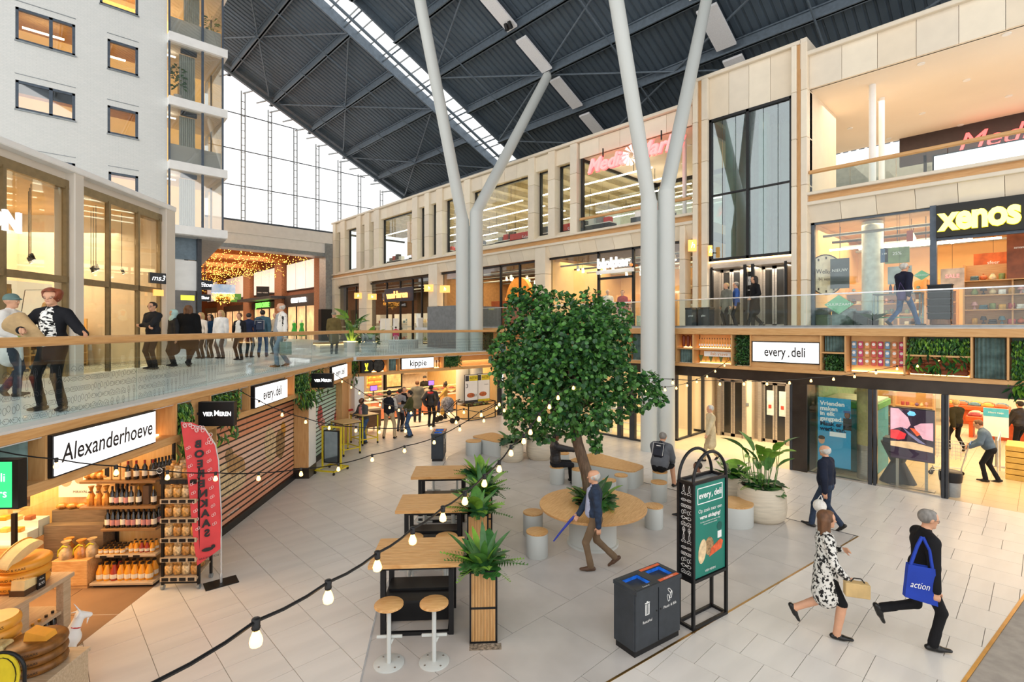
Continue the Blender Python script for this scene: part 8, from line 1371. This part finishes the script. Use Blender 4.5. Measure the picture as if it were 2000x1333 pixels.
for x,y in ((.1,-.24),(.1,.24),(.74,-.2),(.74,.2)): obj('wheel',MB().cyl((x,y-.015,.06),(x,y+.015,.06),.06,n=14),M_BLK,ca); obj('fork',MB().box(x-.01,x+.01,y-.02,y+.02,.06,.18),M_GREY,ca)
person('blond person in dark green jacket walking into the store',G(1868,880),95,1.72,cloth("33301f"),cloth("1b1b1e"),hair='short',hc='blond',feet=STR(.2,-.2,.05),hands=SWG2,bulk=.035,h=.018); person('person in black puffer cut by the right frame edge',G(1993,888),90,1.76,M_PUF,cloth("1b1b1e"),hc='dark',feet=STL(.2,-.2,.05),hands=SWG,bulk=.04,h=.018)
# --- kippie queue
person('man in pink shirt and grey cardigan at the yellow table',G(712,866),232,1.66,cloth("54585c"),M_DENIM,skin=M_SKIND,hair='bald',hc='black',front=cloth("d98f8c"),hands=[(.28,.02,1.05),(.35,-.2,1.1)],lean=.16,hp=.5,bulk=.03,h=.0125,glasses=True,belly=.03)
person('man in dark vest and beige trousers seen from behind',G(760,857),88,1.82,cloth("c9c6c0"),cloth("c2ad8c"),vest=cloth("23232b"),hc='dark',feet=[(0,.2,0),(0,-.2,0)],hands=[(.3,.12,1.1),(.3,-.12,1.1)],bulk=.015,h=.0125); person('person in grey half hidden behind the dark vest',G(781,843),75,1.72,cloth("8f9299"),cloth("6d727a"),hc='dark',h=.018,bulk=.02)
person('man in black jacket talking in the queue',G(789,842),300,1.78,cloth("1c1b1d"),cloth("242327"),hc='dark',hands=CROSS,bulk=.02,h=.0125); person('man in olive sweater and jeans with folded arms',G(801,854),190,1.78,cloth("4a4c2c"),M_DENIM,hc='black',hands=CROSS,feet=[(.02,.1,0),(-.03,-.12,0)],bulk=.015,h=.0125)
person('man in grey hooded parka at the counter',G(815,825),100,1.84,cloth("6b6d68"),cloth("2b2c33"),hc='brown',coat=.75,bulk=.03,h=.018); person('person in black puffer with a red hood',G(842,834),82,1.76,M_PUF,cloth("1b1b1e"),skin=M_SKIND,hc='black',bulk=.055,hands=[(-.1,.22,.95),(-.1,-.22,.95)],vest=None,h=.0125); 
hoodp=G(842,834); tag(obj('red_hood',MB().lathe([(.13,0),(.16,.04),(.12,.1),(.09,.09)],16),mat('hood_red',"d8332f",.7),None,hoodp+Vector((-.02,-.02,1.40)),0.,60),'red hood lining around the neck of the black puffer','hood')
person('small child in dark blue beside the stroller',G(857,822),200,1.05,cloth("2b2f5a"),cloth("2a2a30"),skin=M_SKIND,hc='black',h=.018); person('woman in mustard sweater with a hair bun behind the stroller',G(870,818),190,1.66,cloth("c29a52"),cloth("2a2a2e"),hair='bun',hc='black',skin=M_SKIND,hands=[(.38,.15,.98),(.38,-.15,.98)],h=.018)
sp=G(874,825); st=thing('stroller','grey patterned baby stroller with black wheels','stroller',sp,math.radians(120)); obj('hood',MB().ball((0,0,.85),(.3,.26,.28),16,10),mat('stroller_grey',"8a8a92",.8,var=(14,.5)),st,smooth=60); obj('seat',MB().box(-.22,.3,-.22,.22,.42,.75,.06),mat('stroller_grey',"8a8a92"),st); obj('frame',MB().tube([(-.5,-.22,1.0),(-.1,-.22,.6),(.4,-.2,.14)],.016).tube([(-.5,.22,1.0),(-.1,.22,.6),(.4,.2,.14)],.016).tube([(-.5,-.22,1.0),(-.5,.22,1.0)],.018).tube([(.1,-.24,.5),(-.35,-.24,.14)],.016).tube([(.1,.24,.5),(-.35,.24,.14)],.016),M_BLK,st)
for x,y in ((-.35,-.27),(-.35,.27),(.42,-.22),(.42,.22)): obj('wheel',MB().lathe([(.05,-.02),(.12,-.02),(.125,0),(.12,.02),(.05,.02)],20),M_BLK,st,(x,y,.125)).rotation_euler=(math.pi/2,0,0)
tag(obj('yellow_toy_bag',MB().ball((0,0,.16),(.1,.08,.15),10,7).tube([(-.05,0,.28),(0,0,.4),(.05,0,.28)],.008),PAL[3],None,sp+Vector((-.35,-.1,.35)),0.),'yellow cloth bag hanging from the stroller handle','bag')
person('chicken shop worker with a black cap behind the counter',(14.75,21.9,0),270,1.72,cloth("26241f"),cloth("26241f"),hair='cap',hc=M_BLK,h=.018)
# --- right walkway
X_=lambda px,X,z=4.2:Vector((X,AX(px,0,X)[1],z))
t,WL,rz,_=person('man in navy jacket and jeans walking right along the walkway',X_(1765,17.6),2,1.78,cloth("23263a"),M_DENIM,hc='white',hair='short',feet=[(-.34,.09,.08,.6),(.34,-.09,0,-.1)],hands=[(.15,.25,.85),(-.1,-.28,.85)],bulk=.03,h=.0125,glasses=True,front=cloth("9fb6cf"),belly=.03); tag(obj('purple_shoulder_bag',MB().box(-.12,.12,-.05,.05,0,.28,.04).tube([(-.1,0,.26),(0,.05,.5),(.1,0,.26)],.01),mat('purple_bag',"4a3a6a",.6),None,WL(-.22,-.2,.72),rz),'small purple bag behind the man on the walkway','bag')
person('woman in a long black coat walking left past the lifts',X_(1474,17.7),182,1.72,cloth("19191c"),cloth("1e1e22"),hair='bob',hc='dark',feet=STR(.28,-.26,.08),hands=[(.2,.2,1.0),(-.05,-.25,.85)],coat=.6,bulk=.015,h=.015)
person('blond woman in grey coat waiting at the upper lift',X_(1419,18.7),200,1.64,cloth("77786f"),cloth("2b2b2e"),hc='blond',coat=.7,bulk=.02,h=.018); person('person in blue jacket waiting at the upper lift',X_(1438,19.0),160,1.68,cloth("3f62a8"),cloth("2b2f36"),hc='grey',bulk=.02,h=.018)  # the blue figure is added, standing in for a reflection in the door
person('white shirted man inside the household shop entrance',X_(1187,19.9),265,1.76,cloth("ece9e4"),cloth("8f8a80"),hc='white',bulk=.02,h=.018); person('person with red scarf inside the household shop entrance',X_(1216,20.1),255,1.72,cloth("a32a2a"),cloth("ddd8d0"),hc='dark',coat=.6,h=.018)
# --- gallery
D_=lambda px,py:G(px,py,3.1)
pL=D_(103,802); t,WL,rz,_=person('elderly woman with red hair and black blazer leaning at the handrail',pL,277,1.6,cloth("1c1d22"),cloth("17171a"),mat('brown_loafer',"2d221c",.5),hair='puff',hc='red',feet=[(.05,.17,0,0,.2),(.0,-.14,0,0,-.25)],hands=[(.2,.55,1.11),(.33,-.17,1.16)],bulk=.022,h=.0085,front=M_ZEB,glasses=True,hy=.12,grip=(.35,.8),elbow=[(-.5,.2,-.8),(-.2,-.9,-.7)],coat=.84,coatr=.165)
bq=thing('wrapped_bouquet','brown paper wrapped bouquet held in the arm of the elderly woman','bouquet',WL(.2,.06,.98),rz); mb=MB().lathe([(.03,0),(.06,.08),(.11,.3),(.15,.48),(.14,.5),(.06,.47)],14); o=obj('paper_cone',mb,mat('kraft_paper',"c9a878",.75,var=(6,.2),bump=(14,.5)),bq,smooth=70); o.rotation_euler=(.95,-.1,0); o2=obj('stem_print',MB().ball((0,-.112,.3),(.03,.012,.04),10,6),M_LEAF3,bq); o2.rotation_euler=(.95,-.1,0)
person('man in grey and black sweater with folded arms by the left shop',D_(299,722),258,1.76,cloth("26272b"),cloth("2a2523"),hc='dark',hands=CROSS,glasses=True,bulk=.02,h=.0125); person('woman with pale mint headscarf on the gallery',D_(340,716),235,1.6,cloth("2c2d30"),cloth("232327"),hair='hijab',hc=mat('mint_scarf',"bfe0dc",.8),coat=.55,bulk=.03,h=.018); person('person in black fur coat walking away on the gallery',D_(368,716),95,1.72,cloth("121214"),cloth("1d1d20"),hair='long',hc='brown',coat=.75,bulk=.07,coatr=.27,feet=STR(.2,-.2,.05),h=.018)
person('blond woman in white blouse far on the gallery',D_(393,701),262,1.62,cloth("efe7de"),cloth("2b2b2e"),hair='bob',hc='blond',h=.025); person('woman in dark blue beside the blond woman',D_(411,700),262,1.56,cloth("24415f"),cloth("2b2b2e"),hair='bob',hc='dark',h=.025); person('long haired blond woman in white coat on the gallery',D_(432,701),262,1.7,cloth("eef0f2"),cloth("4a4a52"),hair='long',hc='blond',coat=.6,bulk=.03,h=.018); person('woman with white scarf over black clothes',D_(468,704),262,1.58,cloth("232327"),cloth("232327"),front=cloth("f0eee8"),hc='brown',h=.02); person('person in navy seen beside the white scarf',D_(486,699),90,1.62,cloth("27304a"),cloth("232327"),hc='dark',h=.025)
t,WL,rz,_=person('man in teal jacket with navy backpack walking away',D_(513,698),105,1.74,cloth("4b6a78"),M_DENIM,hc='dark',feet=STL(.2,-.22,.08),hands=SWG,bulk=.035,h=.018); backpack('navy backpack on the man in the teal jacket',WL(-.2,.05,.98),rz,mat('backpack_blue',"27344f",.6),1.,.05)
person('person in pale jacket hidden behind the bald man',D_(538,692),255,1.7,cloth("b9a58a"),cloth("3a3a40"),hair='bald',hc='grey',h=.025)
t,WL,rz,_=person('bald man in white patterned jacket and jeans carrying a paper bag',D_(550,717),222,1.78,M_WJAC,cloth("7f97ad"),mat('brown_shoe',"5a3f2c",.5),hair='bald',hc='white',front=cloth("a3a8ae"),feet=[(.15,.1,0),(-.2,-.1,.03,.3)],hands=[(.0,.3,.82),(.02,-.3,.84)],bulk=.02,h=.0125,belly=.035); pb=thing('paper_bag','grey green paper shopping bag beside the bald man','bag',WL(.0,.32,.34),rz); obj('sack',MB().box(-.14,.14,-.07,.07,0,.36,.006),mat('sage_paper',"8fa092",.7),pb); obj('handle',MB().tube([(-.06,0,.36),(-.05,0,.45),(.05,0,.45),(.06,0,.36)],.006),M_WHITE,pb)
person('man in olive coat seen from behind at the corner planter',D_(652,692),95,1.72,cloth("6f5f38"),cloth("2b2b2e"),hair='cap',hc=cloth("8f8a78"),coat=.6,bulk=.04,h=.018); person('child in pink jacket in front of the shoe shop',D_(781,672)+Vector((-1.5,-2,0)),90,1.15,cloth("d93a68"),cloth("d98fa0"),hc='black',bulk=.03,h=.03)
person('man in teal sweater walking behind the elderly woman',D_(170,702)+Vector((-.9,-6,0)),8,1.74,cloth("4a5a5c"),M_DENJ,hc='dark',feet=STL(.3,-.3,.1),hands=SWG,h=.018); person('dark jacketed person close behind the elderly woman',D_(148,706)+Vector((-.8,-5.6,0)),8,1.7,cloth("26262b"),M_DENIM,hair='bob',hc='blond',feet=STR(.25,-.25,.1),hands=SWG2,h=.018); person('person in white coat at the left frame edge',D_(20,775),15,1.62,cloth("e6e2dc"),cloth("3a3f4a"),hair='cap',hc=cloth("6f8a86"),coat=.7,coatr=.19,bulk=.025,feet=STL(.14,-.14,.03),hands=[(.25,.2,1.0),(.25,-.2,1.0)],h=.0125)
# --- goat and cow figurines in the cheese shop
gp=G(112,1333); gt=thing('goat_figurine','white goat figurine with red collar in the lower left','figurine',gp+Vector((0.02,.05,0)),math.radians(10)); q=[]; 
def gA(a,b,ra,rb,l='w'): q.append((np.array(a),np.array(b),ra,rb,l))
gA((-.16,0,.42),(.1,0,.44),.1,.11); gA((.1,0,.46),(.19,0,.66),.075,.05); gA((.19,0,.68),(.29,0,.64),.05,.028); gA((.18,.03,.72),(.13,.09,.7),.014,.008); gA((.18,-.03,.72),(.13,-.09,.7),.014,.008); gA((.19,.02,.73),(.14,.03,.83),.012,.005); gA((.19,-.02,.73),(.14,-.03,.83),.012,.005); gA((.27,0,.6),(.26,0,.54),.012,.005)
for x,y in ((.1,.06),(.1,-.06)): gA((x,y,.38),(x+.02,y,.2),.045,.028); gA((x+.02,y,.2),(x+.01,y,.02),.026,.02)
for x,y in ((-.15,.06),(-.15,-.06)): gA((x,y,.4),(x+.04,y,.28),.06,.04); gA((x+.04,y,.28),(x-.03,y,.17),.034,.024); gA((x-.03,y,.17),(x-.02,y,.02),.022,.02)
gA((-.25,0,.48),(-.29,0,.42),.02,.012); link('body',sdfmesh(q,.01,'body',{'w':M_WHITE}),gt); obj('collar',MB().tube([(.145+.062*math.cos(k*.63)*.8,.062*math.sin(k*.63),.56-.02*math.cos(k*.63)) for k in range(11)],.009),mat('collar_red',"c92f2f",.5),gt)
cp=FC.P(-Lt+.05,-.25,.52); cw=thing('cow_head_figurine','small black and white cow figurine on the cheese plinth','figurine',FQ.P(-.22,.38,.55),FA.a); q=[]
gA((-.1,0,.14),(.1,0,.15),.06,.065); gA((.12,0,.2),(.2,0,.2),.042,.03); gA((.12,.03,.24),(.1,.08,.27),.01,.006); gA((.12,-.03,.24),(.1,-.08,.27),.01,.006)
for x in (-.1,.09):
    for y in (-.035,.035): gA((x,y,.12),(x,y,.01),.022,.016)
link('body',sdfmesh(q,.009,'body',{'w':mat('cow_patch',"e8e4dc",.5,col2="1f1a18",var=(7,1))}),cw)

yp=G(6,1300,1.0); ys=thing('arched_price_board','yellow board in a black arched frame in the lower left corner','sign',Vector((yp.x,yp.y,.55)),FA.a); obj('board',MB().prismY(EL(0,.36,.15,.2,20),0,.012),M_YEL,ys); obj('arch_frame',MB().tube([(-.19,.006,0),(-.19,.006,.4)]+[(.19*-math.cos(math.pi*i/12),.006,.4+.17*math.sin(math.pi*i/12)) for i in range(13)]+[(.19,.006,.4),(.19,.006,0)],.016,8),M_BLK,ys,smooth=60); obj('print_ring',MB().tube([(x,-.004,z) for x,z in EL(0,.36,.12,.16,16)],.004,4),M_BLK,ys); obj('foot',MB().box(-.2,.2,-.05,.06,-.55,.01),M_ASH,ys)
gbn=thing('gallery_bench','rounded pale bench with lit edge behind the gallery glass','bench',G(795,683,3.1)+Vector((.3,.8,0)),.1); obj('body',MB().prism(EL(0,0,.9,.4,24)[:-1],0,.42),M_CONC,gbn,smooth=40); obj('seat',MB().prism(EL(0,0,.93,.43,24)[:-1],.42,.47),M_WHITE,gbn,smooth=40)
gbn=thing('gallery_bench','low oak bench with lit edge left of the gallery planters','bench',G(655,690,3.1)+Vector((.5,1.2,0)),.1); obj('seat',MB().box(-.9,.9,-.25,.25,.36,.44,.01),M_TOP,gbn); obj('light_edge',MB().box(-.88,.88,-.24,.24,.33,.36),M_WLED,gbn); obj('plinth',MB().box(-.8,.8,-.2,.2,0,.33),M_CONC,gbn)
# ================================================================ LABEL PASS: look-alikes get their place in the row
ORD='first second third fourth fifth sixth seventh eighth ninth tenth eleventh twelfth thirteenth fourteenth fifteenth sixteenth seventeenth eighteenth nineteenth twentieth'.split()
bpy.context.view_layer.update(); same={}
for o in bpy.data.objects:
    if o.parent is None and 'label' in o and o.get('kind')!='structure': same.setdefault(o['label'],[]).append(o)
def pxo(o): p=o.matrix_world.translation; return 1000+FPX*(p.x*RX+p.y*RY)/max(p.x*FX+p.y*FY,.1)
for lb,os_ in same.items():
    if len(os_)<2: continue
    os_.sort(key=pxo); n=len(os_)
    for i,o in enumerate(os_):
        if i<20 and i<=n//2 or n-i>20: w='%s from the left'%ORD[min(i,19)] if i else 'leftmost'
        else: w='%s from the right'%ORD[n-1-i] if i<n-1 else 'rightmost'
        if not o.get('group'): o['group']=lb[:40]
        o['label']=' '.join((lb.replace(', ',' ').replace(' the ',' ') if len((lb+w).split())>14 else lb).split()[:12])+', '+w
